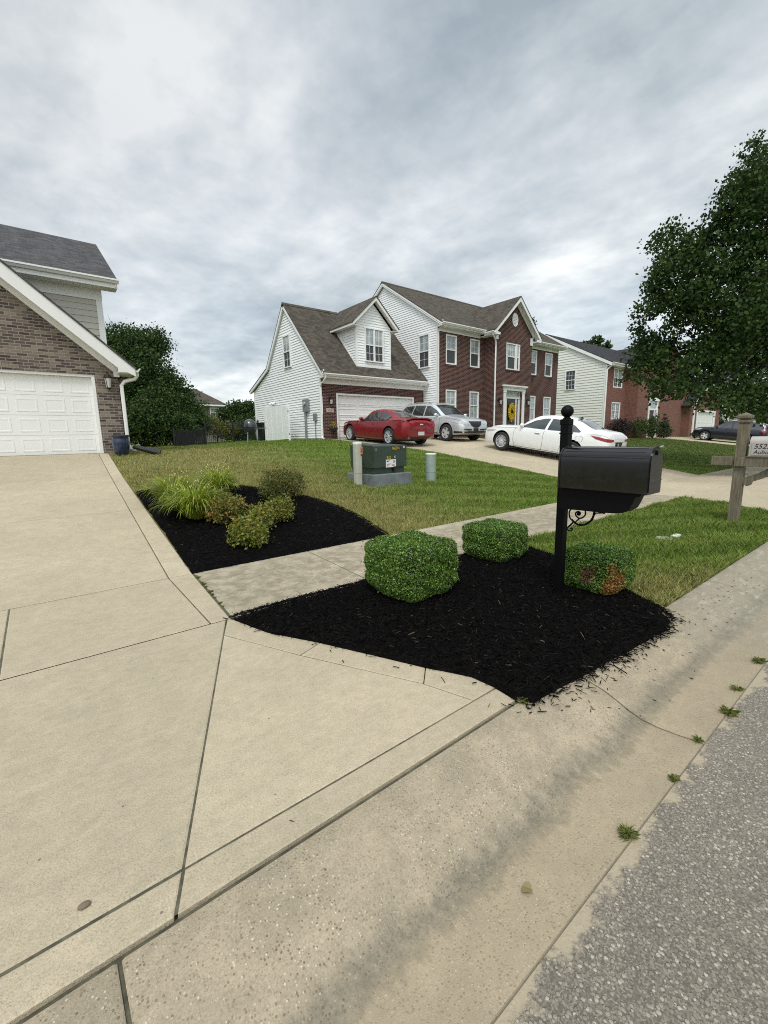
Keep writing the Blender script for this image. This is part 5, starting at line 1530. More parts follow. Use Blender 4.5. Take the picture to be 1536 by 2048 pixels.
# ---- white sedan ------------------------------------------------------------
# tab rows: x, sill z, half width, shoulder z, top z, top half width
sedan = dict(L=4.9, W=1.82, r=.335, rim=.235, axles=(1.50, -1.32), spokes=10, twin=True, mirror=(.72, .98), handles=[(.02, .80), (-.98, .83)], handle_mat='chrome', paint=((.80, .80, .78),),
    tab=[(-2.45, .42, .66, .80, .86, .50), (-2.42, .34, .74, .90, .98, .56), (-2.3, .27, .84, .98, 1.085, .62), (-2.0, .23, .885, 1.0, 1.115, .60), (-1.75, .22, .90, .985, 1.15, .575), (-1.3, .20, .91, .965, 1.34, .56),
         (-.9, .19, .91, .95, 1.425, .56), (-.3, .19, .91, .935, 1.455, .57), (.15, .19, .91, .925, 1.42, .57), (.6, .19, .91, .915, 1.22, .59), (1.0, .20, .905, .90, .985, .60), (1.3, .20, .90, .87, .945, .60),
         (1.9, .20, .885, .82, .90, .58), (2.2, .20, .84, .77, .845, .56), (2.38, .22, .75, .71, .765, .52), (2.45, .28, .62, .60, .65, .44)],
    patches=[
        ('window', [(.80, .955), (.30, 1.225), (-.05, 1.325), (-.26, 1.345), (-.20, .955)], 'L', True, 'car_glass'),
        ('window', [(-.30, .957), (-.34, 1.350), (-.75, 1.335), (-1.02, 1.265), (-1.16, .985)], 'L', True, 'car_glass'),
        ('window', [(-1.20, .99), (-1.08, 1.24), (-1.22, 1.19), (-1.50, 1.03), (-1.45, .995)], 'L', True, 'car_glass'),
        ('windshield', [(1.0, .52), (.96, .0), (1.0, -.52), (.34, -.46), (.30, 0), (.34, .46)], 'T', False, 'car_glass'),
        ('rear_window', [(-1.82, .44), (-1.86, 0), (-1.82, -.44), (-1.12, -.44), (-1.05, 0), (-1.12, .44)], 'T', False, 'car_glass'),
        ('headlight', [(2.25, .70), (2.05, .74), (1.80, .745), (1.95, .67), (2.28, .625)], 'L', True, 'head_clear'),
        ('tail_light', [(-2.42, .89), (-2.15, .93), (-1.86, .95), (-2.06, .86), (-2.42, .79)], 'L', True, 'tail_red'),
        ('tail_light', [(.76, .90), (.44, .87), (.40, .81), (.76, .79)], 'B', True, 'tail_red'),
        ('grille', [(.42, .60), (.30, .30), (-.30, .30), (-.42, .60)], 'F', False, 'black_trim'),
        ('plate_recess', [(.26, .77), (-.26, .77), (-.24, .62), (.24, .62)], 'B', False, 'black_trim'),
        ('plate', [(.10, .74), (-.10, .74), (-.10, .64), (.10, .64)], 'B', False, 'plate'),
        ('lower_valance', [(.60, .36), (-.60, .36), (-.60, .28), (.60, .28)], 'B', False, 'black_trim'),
        ('chrome_strip', [(.34, .80), (-.34, .80), (-.34, .775), (.34, .775)], 'B', False, 'chrome'),
        ('fuel_door', strip((-1.62, .795), (-1.43, .795), .165), 'L', False, 'paint')],
    lines=[('door_seam', [(.93, .93), (.99, .75), (.98, .45), (.90, .27)], .009, 'L', True, 'seam'),
           ('door_seam', [(-.23, .94), (-.21, .75), (-.22, .45), (-.20, .25)], .009, 'L', True, 'seam'),
           ('door_seam', [(-1.18, .96), (-1.12, .80), (-.93, .55), (-.86, .30)], .009, 'L', True, 'seam'),
           ('sill_line', [(.95, .245), (-.9, .245)], .012, 'L', True, 'seam'),
           ('window_trim', [(.83, .95), (0, .948), (-.9, .965), (-1.5, 1.0)], .014, 'L', True, 'chrome'),
           ('fuel_seam', [(-1.63, .72), (-1.42, .72), (-1.42, .87), (-1.63, .87), (-1.63, .72)], .006, 'L', False, 'seam'),
           ('trunk_seam', [(.58, 1.02), (.56, .80)], .008, 'B', True, 'seam')])
def sed_extra(root, o_, sf, mp):
    bm = B(); p, n = sf.hit((-.95, 0, 3), (0, 0, -1)); prism(bm, [(-1.12, p.z-.01), (-.92, p.z+.0), (-1.10, p.z+.055)], 'Y', -.02, .02); o_('antenna_fin', bm, M['black_trim'])
sedan['extra'] = sed_extra

# ---- red coupe --------------------------------------------------------------
coupe = dict(L=4.65, W=1.82, r=.34, rim=.245, axles=(1.46, -1.39), spokes=7, twin=True, mirror=(.60, .95), handles=[(-.32, .80)], handle_mat='paint', paint=((.20, .003, .008), .0, .35), tw=.25,
    tab=[(-2.325, .42, .62, .78, .86, .46), (-2.28, .34, .74, .90, .96, .52), (-2.15, .26, .86, .97, 1.03, .56), (-1.85, .22, .905, .98, 1.06, .54), (-1.5, .20, .915, .96, 1.13, .50), (-1.1, .19, .905, .93, 1.27, .49),
         (-.6, .18, .90, .91, 1.37, .50), (-.1, .18, .90, .90, 1.39, .52), (.25, .18, .90, .89, 1.33, .53), (.65, .18, .90, .885, 1.13, .55), (.98, .19, .90, .875, .96, .57), (1.4, .19, .905, .865, .925, .60),
         (1.85, .19, .88, .80, .85, .58), (2.15, .20, .80, .70, .75, .52), (2.28, .22, .68, .61, .65, .46), (2.325, .27, .52, .52, .55, .36)],
    patches=[
        ('window', [(.70, .92), (.20, 1.185), (-.15, 1.275), (-.52, 1.285), (-.62, .935)], 'L', True, 'car_glass'),
        ('window', [(-.66, .94), (-.58, 1.28), (-.90, 1.23), (-1.22, 1.10), (-1.25, 1.0), (-1.05, .955)], 'L', True, 'car_glass'),
        ('windshield', [(.95, .50), (.93, 0), (.95, -.50), (.36, -.44), (.33, 0), (.36, .44)], 'T', False, 'car_glass'),
        ('rear_window', [(-1.70, .40), (-1.74, 0), (-1.70, -.40), (-.86, -.38), (-.80, 0), (-.86, .38)], 'T', False, 'car_glass'),
        ('headlight', [(2.12, .68), (1.85, .76), (1.62, .79), (1.75, .70), (2.15, .60)], 'L', True, 'head_clear'),
        ('tail_light', [(-2.24, .88), (-1.96, .93), (-1.80, .90), (-1.98, .78), (-2.26, .74)], 'L', True, 'tail_red'),
        ('tail_light', [(.80, .93), (.36, .86), (.36, .77), (.72, .72), (.80, .74)], 'B', True, 'tail_red'),
        ('plate', [(.16, .56), (-.16, .56), (-.16, .42), (.16, .42)], 'B', False, 'plate'),
        ('lower_valance', [(.56, .36), (-.56, .36), (-.50, .26), (.50, .26)], 'B', False, 'black_trim'),
        ('exhaust', [(.60, .34), (.46, .34), (.46, .27), (.60, .27)], 'B', True, 'chrome'),
        ('badge', [(.08, .86), (-.08, .86), (-.08, .82), (.08, .82)], 'B', False, 'chrome')],
    lines=[('door_seam', [(.86, .90), (.92, .70), (.90, .45), (.80, .26)], .009, 'L', True, 'seam'),
           ('door_seam', [(-.62, .92), (-.60, .75), (-.62, .5), (-.52, .25)], .009, 'L', True, 'seam'),
           ('trunk_seam', [(.52, .96), (.50, .62), (-.50, .62), (-.52, .96)], .008, 'B', False, 'seam'),
           ('window_trim', [(.74, .915), (0, .92), (-.7, .935), (-1.1, .955)], .014, 'L', True, 'black_trim')])
def cp_extra(root, o_, sf, mp):
    bm = B(); A = []
    for y in np.linspace(-.62, .62, 13):
        p, n = sf.hit((-2.16, y, 3), (0, 0, -1)); z = p.z; A.append([bm.verts.new(q) for q in ((-2.06, y, z+.005), (-2.26, y, z+.055), (-2.24, y, z+.01))])
    for P_, Q_ in zip(A, A[1:]):
        for i in range(3): bm.faces.new((P_[i], P_[(i+1) % 3], Q_[(i+1) % 3], Q_[i]))
    bm.faces.new(A[0]); bm.faces.new(A[-1][::-1]); o_('spoiler', bm, mp)
coupe['extra'] = cp_extra

# ---- silver SUV -------------------------------------------------------------
suv = dict(L=4.85, W=1.94, r=.375, rim=.25, axles=(1.48, -1.27), spokes=5, twin=False, mirror=(.80, 1.13), handles=[(.05, 1.0), (-.95, 1.02)], handle_mat='paint', paint=((.60, .62, .63), .45, .32), gap=.06, tw=.25,
    tab=[(-2.425, .50, .70, 1.0, 1.10, .55), (-2.38, .42, .82, 1.08, 1.35, .58), (-2.25, .34, .90, 1.12, 1.56, .60), (-1.95, .30, .94, 1.12, 1.66, .62), (-1.2, .27, .965, 1.11, 1.71, .64),
         (-.4, .26, .97, 1.09, 1.72, .65), (.1, .26, .97, 1.08, 1.69, .65), (.45, .26, .97, 1.07, 1.54, .66), (.8, .26, .97, 1.06, 1.32, .68), (1.1, .26, .97, 1.05, 1.16, .70), (1.4, .27, .965, 1.03, 1.11, .70),
         (1.9, .28, .95, .98, 1.055, .70), (2.15, .30, .91, .93, 1.0, .68), (2.30, .33, .84, .86, .92, .62), (2.40, .38, .74, .72, .78, .55), (2.425, .44, .62, .62, .68, .48)],
    patches=[
        ('window', [(.95, 1.12), (.50, 1.40), (.12, 1.56), (-.18, 1.59), (-.16, 1.115)], 'L', True, 'car_glass'),
        ('window', [(-.24, 1.115), (-.26, 1.60), (-1.05, 1.60), (-1.10, 1.13)], 'L', True, 'car_glass'),
        ('window', [(-1.17, 1.13), (-1.12, 1.60), (-1.85, 1.54), (-2.05, 1.35), (-1.98, 1.18)], 'L', True, 'car_glass'),
        ('windshield', [(1.06, .62), (1.04, 0), (1.06, -.62), (.30, -.54), (.26, 0), (.30, .54)], 'T', False, 'car_glass'),
        ('headlight', [(2.20, .90), (1.95, .955), (1.72, .965), (1.90, .85), (2.22, .80)], 'L', True, 'head_clear'),
        ('headlight', [(.84, .89), (.48, .86), (.44, .78), (.60, .74), (.84, .80)], 'F', True, 'head_clear'),
        ('grille', [(.40, .90), (.30, .72), (.12, .62), (-.12, .62), (-.30, .72), (-.40, .90)], 'F', False, 'black_trim'),
        ('intake', [(.72, .58), (.26, .56), (.26, .50), (.72, .50)], 'F', True, 'black_trim'),
        ('intake', [(.66, .47), (-.66, .47), (-.56, .36), (.56, .36)], 'F', False, 'black_trim'),
        ('lower_bumper', [(.72, .44), (-.72, .44), (-.66, .36), (.66, .36)], 'F', False, 'black_trim'),
        ('bumper_corner', [(2.36, .46), (1.98, .46), (1.96, .36), (2.36, .38)], 'L', True, 'black_trim'),
        ('fog_light', [(.76, .54), (.52, .53), (.52, .46), (.74, .47)], 'F', True, 'head_clear'),
        ('plate', [(.16, .60), (-.16, .60), (-.16, .48), (.16, .48)], 'F', False, 'black_trim'),
        ('tail_light', [(-2.30, 1.20), (-2.12, 1.22), (-2.02, 1.12), (-2.12, .95), (-2.32, .95)], 'L', True, 'tail_red'),
        ('sill_cladding', [(.98, .36), (-.82, .36), (-.82, .275), (.98, .275)], 'L', True, 'black_trim')],
    lines=[('door_seam', [(1.0, 1.08), (1.02, .85), (.98, .5), (.88, .36)], .009, 'L', True, 'seam'),
           ('door_seam', [(-.20, 1.08), (-.18, .8), (-.2, .37)], .009, 'L', True, 'seam'),
           ('door_seam', [(-1.13, 1.1), (-1.08, .9), (-.85, .65), (-.78, .38)], .009, 'L', True, 'seam'),
           ('grille_bar', [(.42, .91), (.20, .80), (0, .77), (-.20, .80), (-.42, .91)], .085, 'F', False, 'chrome'),
           ('hood_seam', [(2.12, .66), (1.6, .74), (1.05, .76)], .008, 'T', True, 'seam')])
def suv_extra(root, o_, sf, mp):
    for s_ in (1, -1):
        bm = B(); pts = []
        for x in np.linspace(-1.9, .05, 9):
            p, n = sf.hit((x, s_*.6, 3), (0, 0, -1)); pts.append((x, s_*.6, p.z+.05))
        pts[0] = (pts[0][0], pts[0][1], pts[0][2]-.05); pts[-1] = (pts[-1][0], pts[-1][1], pts[-1][2]-.05)
        tube(bm, pts, .02, 6); o_('roof_rail', bm, M['chrome'])
    bm = B(); bmesh.ops.create_icosphere(bm, subdivisions=2, radius=.06, matrix=Matrix.Translation((2.36, 0, .80))@Matrix.Diagonal((.4, 1, 1, 1))); o_('badge', bm, M['chrome'])
suv['extra'] = suv_extra

car('red_coupe', 'dark red two-door coupe parked facing the white garage door', 'car', coupe, (12.30, 15.48, g(12.3, 15.48)-.01), math.radians(88.6), -.065, 1.03)
car('silver_suv', 'silver SUV parked beside the red coupe facing the street', 'car', suv, (15.75, 15.5, g(15.75, 15.5)-.015), math.radians(-93.5), .055)
car('white_sedan', 'white four-door sedan parked lowest on the driveway', 'car', sedan, (15.65, 9.52, (g(15.6, 11.05)+g(15.6, 8.1))/2+.005), math.radians(92.0), -math.atan((g(15.6, 11.05)-g(15.6, 8.1))/2.95), 1.04)
import copy as _cp
suv2 = dict(suv); suv2['paint'] = ((.012, .014, .022), .3, .3); suv2['wheel_mat'] = 'alloy'
car('black_suv', 'black SUV parked far off beneath the big tree', 'car', suv2, (44.6, 10.9, g(44.6, 10.9)), math.radians(93), -math.atan((g(44.6, 12.3)-g(44.6, 9.5))/2.8))
# ================================================================== vegetation
def mat_leaf(name, cols, rough=.5, trans=.25, spec=.35, vert=None, patch_=None):
    mt, T, b = new_mat(name)
    ge = T.n('ShaderNodeNewGeometry'); rnd = ge.outputs['Random Per Island']; pos = ge.outputs['Position']
    f = T.math('ADD', T.math('MULTIPLY', rnd, .65), T.math('MULTIPLY', T.noise(pos, 2.2, 3), .35))
    n = len(cols); c = T.ramp(f, [(.12+.76*i/(n-1), q) for i, q in enumerate(cols)])
    if patch_:
        for centre, rad, pc in patch_:
            d = T.n('ShaderNodeVectorMath', {0: pos, 1: centre}, operation='DISTANCE').outputs['Value']
            m_ = T.math('MULTIPLY', T.rng(T.math('ADD', d, T.math('MULTIPLY', T.math('SUBTRACT', T.noise(pos, 9, 3), .5), .22)), rad*.45, rad, 1, 0), T.rng(rnd, .15, .35))
            c = T.mix(m_, c, T.mix(rnd, pc[0], pc[1]))
    T.set(b, 'Base Color', c); b.inputs['Roughness'].default_value = rough; b.inputs['Specular IOR Level'].default_value = spec
    tr = T.n('ShaderNodeBsdfTranslucent', {'Color': c})
    T.set(T.N['Material Output'], 'Surface', T.n('ShaderNodeMixShader', {0: trans, 1: b.outputs[0], 2: tr}).outputs[0])
    return mt


M['bark'] = flat('bark', (.055, .043, .033), .95, var=.4, vscale=8)
M['twig'] = flat('twigs', (.045, .035, .022), .95)


# ------------------------------------------------ mulch beds
def inside(poly, x, y):
    x = np.asarray(x); y = np.asarray(y); r = np.zeros(x.shape, bool); n = len(poly)
    for i in range(n):
        x0, y0 = poly[i-1]; x1, y1 = poly[i]
        c = ((y0 > y) != (y1 > y)) & (x < (x1-x0)*(y-y0)/((y1-y0) or 1e-9)+x0); r ^= c
    return r
def edge_dist(poly, x, y):
    d = np.full(np.shape(x), 9.0); n = len(poly)
    for i in range(n):
        a = np.array(poly[i-1]); b_ = np.array(poly[i]); e = b_-a; L2 = (e**2).sum()+1e-12
        t = np.clip(((x-a[0])*e[0]+(y-a[1])*e[1])/L2, 0, 1)
        d = np.minimum(d, np.hypot(x-a[0]-t*e[0], y-a[1]-t*e[1]))
    return d
def lump(x, y): return (np.sin(x*9.1+1.3*np.sin(y*7))*np.cos(y*8.3+x*2)+np.sin(x*23+y*11)*.5+np.sin(y*29-x*17)*.4)


def mulch_bed(name, label, poly, nchip, seed, h=.055, over=.012, zfun=None):
    rg = np.random.default_rng(seed)
    zfun = zfun or gz
    P = np.array(poly); x0, y0 = P.min(0)-.06; x1, y1 = P.max(0)+.06
    st_ = .035; xs_ = np.arange(x0, x1, st_); ys_ = np.arange(y0, y1, st_)
    X, Y = np.meshgrid(xs_, ys_); ins = inside(poly, X, Y); D = edge_dist(poly, X, Y)*np.where(ins, 1, -1)
    hh = np.clip((D+.03)/.19, 0, 1); hh = hh*(2-hh)
    Z = zfun(X, Y)+hh*h+lump(X, Y)*.006*hh-.045*(1-hh)
    keep = D > -.035
    idx = -np.ones(X.shape, int); idx[keep] = np.arange(keep.sum())
    q = np.stack([idx[:-1, :-1], idx[:-1, 1:], idx[1:, 1:], idx[1:, :-1]], -1).reshape(-1, 4); q = q[(q >= 0).all(1)]
    V = [np.stack([X[keep], Y[keep], Z[keep]], 1)]; nb = len(V[0])
    # shredded pieces: thin tilted slivers
    n = nchip; cx = rg.uniform(x0, x1, n*3); cy = rg.uniform(y0, y1, n*3)
    d = edge_dist(poly, cx, cy)*np.where(inside(poly, cx, cy), 1, -1)
    pr_ = np.where(d > -.022, 1, np.exp(d/over)*np.where(cy < 1.4, .55, .12)); k = rg.random(n*3) < pr_
    cx, cy, d = cx[k][:n], cy[k][:n], d[k][:n]; n = len(cx)
    hc = np.clip((d+.03)/.19, 0, 1); hc = hc*(2-hc)
    cz = np.where(d > -.02, zfun(cx, cy)+hc*h+lump(cx, cy)*.006*hc+rg.uniform(-.002, .012, n), zfun(cx, cy)+.004+rg.uniform(0, .004, n))
    L = rg.gamma(4, .0075, n)+.010; w = rg.uniform(.0025, .0065, n); th = rg.uniform(0, PI, n)
    ti = np.where(d > 0, rg.normal(0, .30, n), rg.normal(0, .04, n)); cz += np.abs(np.sin(ti))*L*.35
    ax = np.stack([np.cos(th)*np.cos(ti), np.sin(th)*np.cos(ti), np.sin(ti)], 1)*L[:, None]/2
    rl = rg.normal(0, .5, n); sd_ = np.stack([-np.sin(th), np.cos(th), np.zeros(n)], 1)*np.cos(rl)[:, None]+np.array([0, 0, 1])*np.sin(rl)[:, None]; sd_ *= w[:, None]
    C = np.stack([cx, cy, cz], 1); up_ = np.array([0, 0, 1])*(w*.9)[:, None]
    ch = np.stack([C-ax-sd_*.6, C-ax+sd_*.6, C+ax+sd_*.5, C+ax-sd_*.5, C+up_-ax*.8, C+up_+ax*.8], 1).reshape(-1, 3)
    f4 = np.array([[0, 3, 5, 4], [1, 4, 5, 2]]); F = (nb+np.arange(n)[:, None, None]*6+f4[None]).reshape(-1, 4)
    me = mesh_np(name, np.concatenate([V[0], ch]), np.concatenate([q, F]), 4)
    o = obj(name, me, M['mulch'], None, uv=False)
    return tag(o, label, 'mulch bed', kind='stuff')


def mat_mulch():
    mt, T, b = new_mat('black dyed mulch')
    ge = T.n('ShaderNodeNewGeometry'); rnd = ge.outputs['Random Per Island']
    c = T.ramp(rnd, [(0, (.0012, .001, .001)), (.6, (.0035, .003, .003)), (.95, (.008, .007, .006)), (.99, (.018, .015, .012)), (1, (.09, .07, .05))])
    T.set(b, 'Base Color', c); b.inputs['Roughness'].default_value = .75; b.inputs['Specular IOR Level'].default_value = .06
    return mt
M['mulch'] = mat_mulch()
bed1 = [(1.25, 5.135), (1.33, 6.8), (1.42, 9.55), (2.0, 9.62), (2.8, 9.5), (3.5, 9.2), (3.95, 8.5), (4.25, 7.7), (4.38, 6.9), (4.32, 6.1), (4.12, 5.135)]
bed2 = [(1.145, 3.57), (1.27, 3.12), (1.50, 2.70), (1.712, 2.25), (1.852, 1.94), (1.937, 1.79), (1.997, 1.66), (2.02, 1.52), (2.005, 1.36), (2.02, 1.245), (2.3, 1.225), (2.75, 1.19), (3.2, 1.16), (3.6, 1.13), (3.86, 1.17), (4.0, 1.30), (4.15, 1.55), (4.4, 2.1), (4.8, 2.7), (4.95, 3.2), (4.75, 3.565)]
zcurb = lambda X, Y: np.where(np.asarray(Y) < 1.33, np.interp(Y, [1.0, 1.08, 1.16, 1.24, 1.33], [-.052, -.024, -.008, -.001, .0]), gz(X, Y))+.004
mulch_bed('mulch', 'black shredded mulch of the large bed between driveway and lawn', bed1, 26000, 5, .05)
mulch_bed('mulch', 'black shredded mulch of the curbside bed around the mailbox post', bed2, 42000, 6, .06, .036, zcurb)
# stray slivers of mulch lying on the kerb and apron
rg = np.random.default_rng(11); n = 100
cx = rg.uniform(2.2, 5.8, n); cy = 1.17-np.abs(rg.normal(0, .16, n)); 
cz = np.interp(cy, [.572, .68, .78, .86, .93, 1.0, 1.08, 1.16, 1.24], [-.079, -.094, -.103, -.100, -.082, -.052, -.024, -.008, -.001])+.004
k = cy > .3; cx, cy, cz = cx[k], cy[k], cz[k]
cx = np.concatenate([cx, [1.37, 1.31, 1.29, 1.33, .62]]); cy = np.concatenate([cy, [6.3, 6.0, 5.6, 7.1, 1.42]]); cz = np.concatenate([cz, [.14, .105, .06, .235, .004]])
bm = B()
for x, y, z in zip(cx, cy, cz):
    t = rg.uniform(0, PI); L = rg.uniform(.010, .045); d = Vector((math.cos(t), math.sin(t), 0)); s_ = Vector((-d.y, d.x, 0))*rg.uniform(.0015, .004)
    p = Vector((x, y, z)); A = [bm.verts.new(q) for q in (p-d*L/2, p+s_, p+d*L/2, p-s_)]; tp = bm.verts.new(p+Vector((0, 0, .003)))
    for i in range(4): bm.faces.new((A[i], A[(i+1) % 4], tp))
tag(obj('mulch_slivers', bm, M['mulch'], None, uv=False), 'stray dark mulch slivers scattered over the kerb', 'debris', kind='stuff')


# ------------------------------------------------ clipped boxwoods
def boxwood(label, x, y, rx, ry, h, n, seed, mat, z0=.03, e=4.5, group='clipped shrubs around the mailbox'):
    rg = np.random.default_rng(seed); t_ = thing('boxwood', label, 'shrub', (x, y, z0), group=group)
    d = rg.normal(size=(n, 3)); d /= np.linalg.norm(d, axis=1)[:, None]
    hz_ = h/2
    q = 1/((np.abs(d[:, 0])**e+np.abs(d[:, 1])**e)**(6/e)+np.abs(d[:, 2])**6+1e-9)**(1/6)
    dep = 1-np.abs(rg.normal(0, .045, n)); dep += (rg.random(n) < .025)*rg.random(n)*.09; dep *= 1+.035*np.sin(d[:, 0]*7+seed)*np.cos(d[:, 1]*6)+.02*np.sin(d[:, 2]*13+d[:, 0]*9)
    P = d*q[:, None]*dep[:, None]*np.array([rx, ry, hz_])
    # narrower foot
    tz = (P[:, 2]+hz_)/h; P[:, :2] *= (1-.42*np.clip(.30-tz, 0, 1)**1.2/.42)[:, None]*1.0
    P += np.array([x, y, z0+hz_+.015])
    leaves('leaves', t_, P, .0185, mat, rg, aspect=.62, up=.9)
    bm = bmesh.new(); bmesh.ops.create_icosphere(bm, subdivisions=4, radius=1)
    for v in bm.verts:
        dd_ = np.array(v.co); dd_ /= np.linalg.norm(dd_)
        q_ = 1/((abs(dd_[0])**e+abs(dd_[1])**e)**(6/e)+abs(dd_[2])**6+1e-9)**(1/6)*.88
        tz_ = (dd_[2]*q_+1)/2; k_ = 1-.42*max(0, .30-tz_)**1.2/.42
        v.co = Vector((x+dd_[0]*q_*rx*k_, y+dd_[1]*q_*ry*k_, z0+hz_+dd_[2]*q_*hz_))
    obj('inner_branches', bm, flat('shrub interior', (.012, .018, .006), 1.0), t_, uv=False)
    for k in range(5):
        a = 2*PI*k/5; bm = B(); tube(bm, [(x+.03*math.cos(a), y+.03*math.sin(a), z0-.02), (x+.10*math.cos(a), y+.10*math.sin(a), z0+.2)], .012, 6); obj('stem', bm, M['twig'], t_, uv=False)
    return t_
bx = [(.030, .065, .010), (.07, .14, .020), (.13, .235, .032), (.24, .36, .06)]
M['boxleaf'] = mat_leaf('boxwood leaves', bx, .35, .2, .5)
br_ = ((.50, .24, .05), (.33, .11, .04))
M['boxleaf_brown'] = mat_leaf('boxwood leaves with brown patches', bx, .35, .2, .5, patch_=[((3.84, 1.62, .14), .17, br_), ((3.84, 1.66, .33), .095, br_), ((3.74, 1.84, .25), .12, ((.20, .07, .05), (.16, .10, .05)))])
boxwood('large clipped boxwood at the left of the curbside mulch bed', 2.62, 2.95, .36, .36, .525, 42000, 1, M['boxleaf'])
boxwood('small clipped boxwood at the back of the curbside bed by the sidewalk', 4.17, 3.17, .315, .315, .43, 28000, 2, M['boxleaf'])
boxwood('clipped boxwood with browned leaves behind the black mailbox post', 4.02, 1.87, .275, .27, .40, 26000, 3, M['boxleaf_brown'])


# ------------------------------------------------ loose shrubs
def shrub(name, label, lobes, n, size, mat, seed, group=None, z0=None, stems=8, aspect=.6, droop=.4, cat='shrub', fine=.04):
    rg = np.random.default_rng(seed); x, y = lobes[0][0][:2]; z0 = g(x, y) if z0 is None else z0
    t_ = thing(name, label, cat, (x, y, z0), group=group)
    vol = np.array([l[1][0]*l[1][1]*l[1][2] for l in lobes])**.7; pk = rg.choice(len(lobes), n, p=vol/vol.sum())
    C = np.array([l[0] for l in lobes], float)[pk]; R = np.array([l[1] for l in lobes], float)[pk]
    # leaves hang in small sprays
    ns = max(30, n//14); sd = rg.normal(size=(ns, 3)); sd /= np.linalg.norm(sd, axis=1)[:, None]; sr = rg.random(ns)**.38
    si = rg.integers(0, ns, n); P = C+sd[si]*sr[si][:, None]*R+rg.normal(0, fine, (n, 3))
    P[:, 2] = np.maximum(P[:, 2], z0+.02)
    leaves('leaves', t_, P, size, mat, rg, aspect, droop)
    bm = B()
    for k in range(stems):
        l = lobes[k % len(lobes)]; e_ = np.array(l[0])+rg.normal(0, .5, 3)*np.array(l[1]); tube(bm, [(x+rg.normal(0, .03), y+rg.normal(0, .03), z0-.03), tuple((np.array([x, y, z0])+e_)/2+rg.normal(0, .02, 3)), tuple(e_)], [.012*size/.03, .009*size/.03, .004*size/.03], 5)
    obj('branches', bm, M['twig'], t_, uv=False)
    return t_
sp = mat_leaf('spirea leaves', [(.06, .10, .016), (.13, .18, .026), (.24, .24, .04), (.33, .22, .05)], .5, .3)
sp2 = mat_leaf('spirea leaves with red tips', [(.07, .11, .02), (.15, .18, .03), (.28, .22, .05), (.40, .15, .04)], .5, .3)
sp3 = mat_leaf('dark spirea leaves', [(.035, .06, .014), (.075, .105, .02), (.14, .14, .03), (.22, .13, .04)], .5, .3)
gzz = lambda x, y, h: (x, y, g(x, y)+h)
SG = 'low shrubs in the large mulch bed'
shrub('spirea_shrub', 'low green shrub nearest the sidewalk in the large mulch bed', [(gzz(2.08, 5.62, .20), (.24, .26, .20)), (gzz(2.15, 5.75, .25), (.18, .18, .16))], 2600, .042, sp, 21, SG)
shrub('spirea_shrub', 'reddish-tipped shrub in the middle of the large mulch bed', [(gzz(2.2, 6.75, .26), (.30, .28, .22)), (gzz(2.1, 6.9, .24), (.2, .2, .2))], 2800, .042, sp2, 22, SG)
shrub('spirea_shrub', 'shrub with orange-tipped shoots right of the middle of the large mulch bed', [(gzz(2.48, 6.15, .24), (.20, .20, .20)), (gzz(2.92, 6.38, .27), (.22, .20, .20))], 3000, .042, sp, 23, SG)
shrub('spirea_shrub', 'dark rounded shrub at the back of the large mulch bed by the lawn', [(gzz(3.72, 7.95, .30), (.48, .42, .30)), (gzz(3.55, 7.8, .2), (.35, .3, .2))], 5500, .038, sp3, 24, SG)


def daylily(label, x, y, n, L, seed, buds=26):
    rg = np.random.default_rng(seed); z0 = g(x, y)+.03; t_ = thing('daylily', label, 'plant', (x, y, z0), group='daylilies in the large mulch bed')
    V = []; F = []; k = 0; seg = 7
    for i in range(n):
        az = rg.uniform(0, 2*PI); rr_ = rg.random()**.5*.13; bx_, by_ = x+rr_*math.cos(az+.5), y+rr_*math.sin(az+.5)
        ln = L*rg.uniform(.65, 1.1); el = math.radians(rg.uniform(48, 88)); bend = rg.uniform(1.1, 2.5); w = rg.uniform(.007, .012)
        p = np.array([bx_, by_, z0]); d = np.array([math.cos(az), math.sin(az)]); sd_ = np.array([-d[1], d[0], 0])
        for s in range(seg+1):
            f = s/seg; ww = w*(1-f**2.2)+.0008
            V += [p-sd_*ww, p+sd_*ww]
            a = el-bend*f*f*1.15; p = p+np.array([d[0]*math.cos(a), d[1]*math.cos(a), math.sin(a)])*ln/seg
            if p[2] < z0+.01: p[2] = z0+.01
            if s < seg: F.append([k+2*s, k+2*s+1, k+2*s+3, k+2*s+2])
        k += 2*(seg+1)
    me = mesh_np('leaves', np.array(V), np.array(F), 4); obj('leaves', me, M['lily'], t_, uv=False)
    for i in range(buds):
        bm = B()
        az = rg.uniform(0, 2*PI); r0 = rg.uniform(.02, .10); r1 = rg.uniform(.1, .34); h = rg.uniform(.40, .62)
        a = (x+r0*math.cos(az), y+r0*math.sin(az), z0); b_ = (x+r1*math.cos(az), y+r1*math.sin(az), z0+h)
        mid = ((a[0]+b_[0])/2-.02*math.cos(az), (a[1]+b_[1])/2-.02*math.sin(az), z0+h*.6); tube(bm, [a, mid, b_], .0025, 4); nf = len(bm.faces)
        bmesh.ops.create_icosphere(bm, subdivisions=1, radius=rg.uniform(.006, .012), matrix=Matrix.Translation(b_)@Matrix.Diagonal((.8, .8, 1.5, 1)))
        bm.faces.ensure_lookup_table()
        for f in bm.faces[nf:]: f.material_index = 1
        obj('flower_stalk', bm, [M['lily'], M['bud']], t_, uv=False)
M['bud'] = flat('pale yellow buds', (.62, .52, .17), .6)
M['lily'] = mat_leaf('daylily leaves', [(.11, .18, .015), (.22, .30, .022), (.36, .42, .045), (.52, .52, .14)], .42, .35, .4)
daylily('large yellow-green daylily clump at the front left of the mulch bed', 1.86, 7.22, 700, .74, 31)
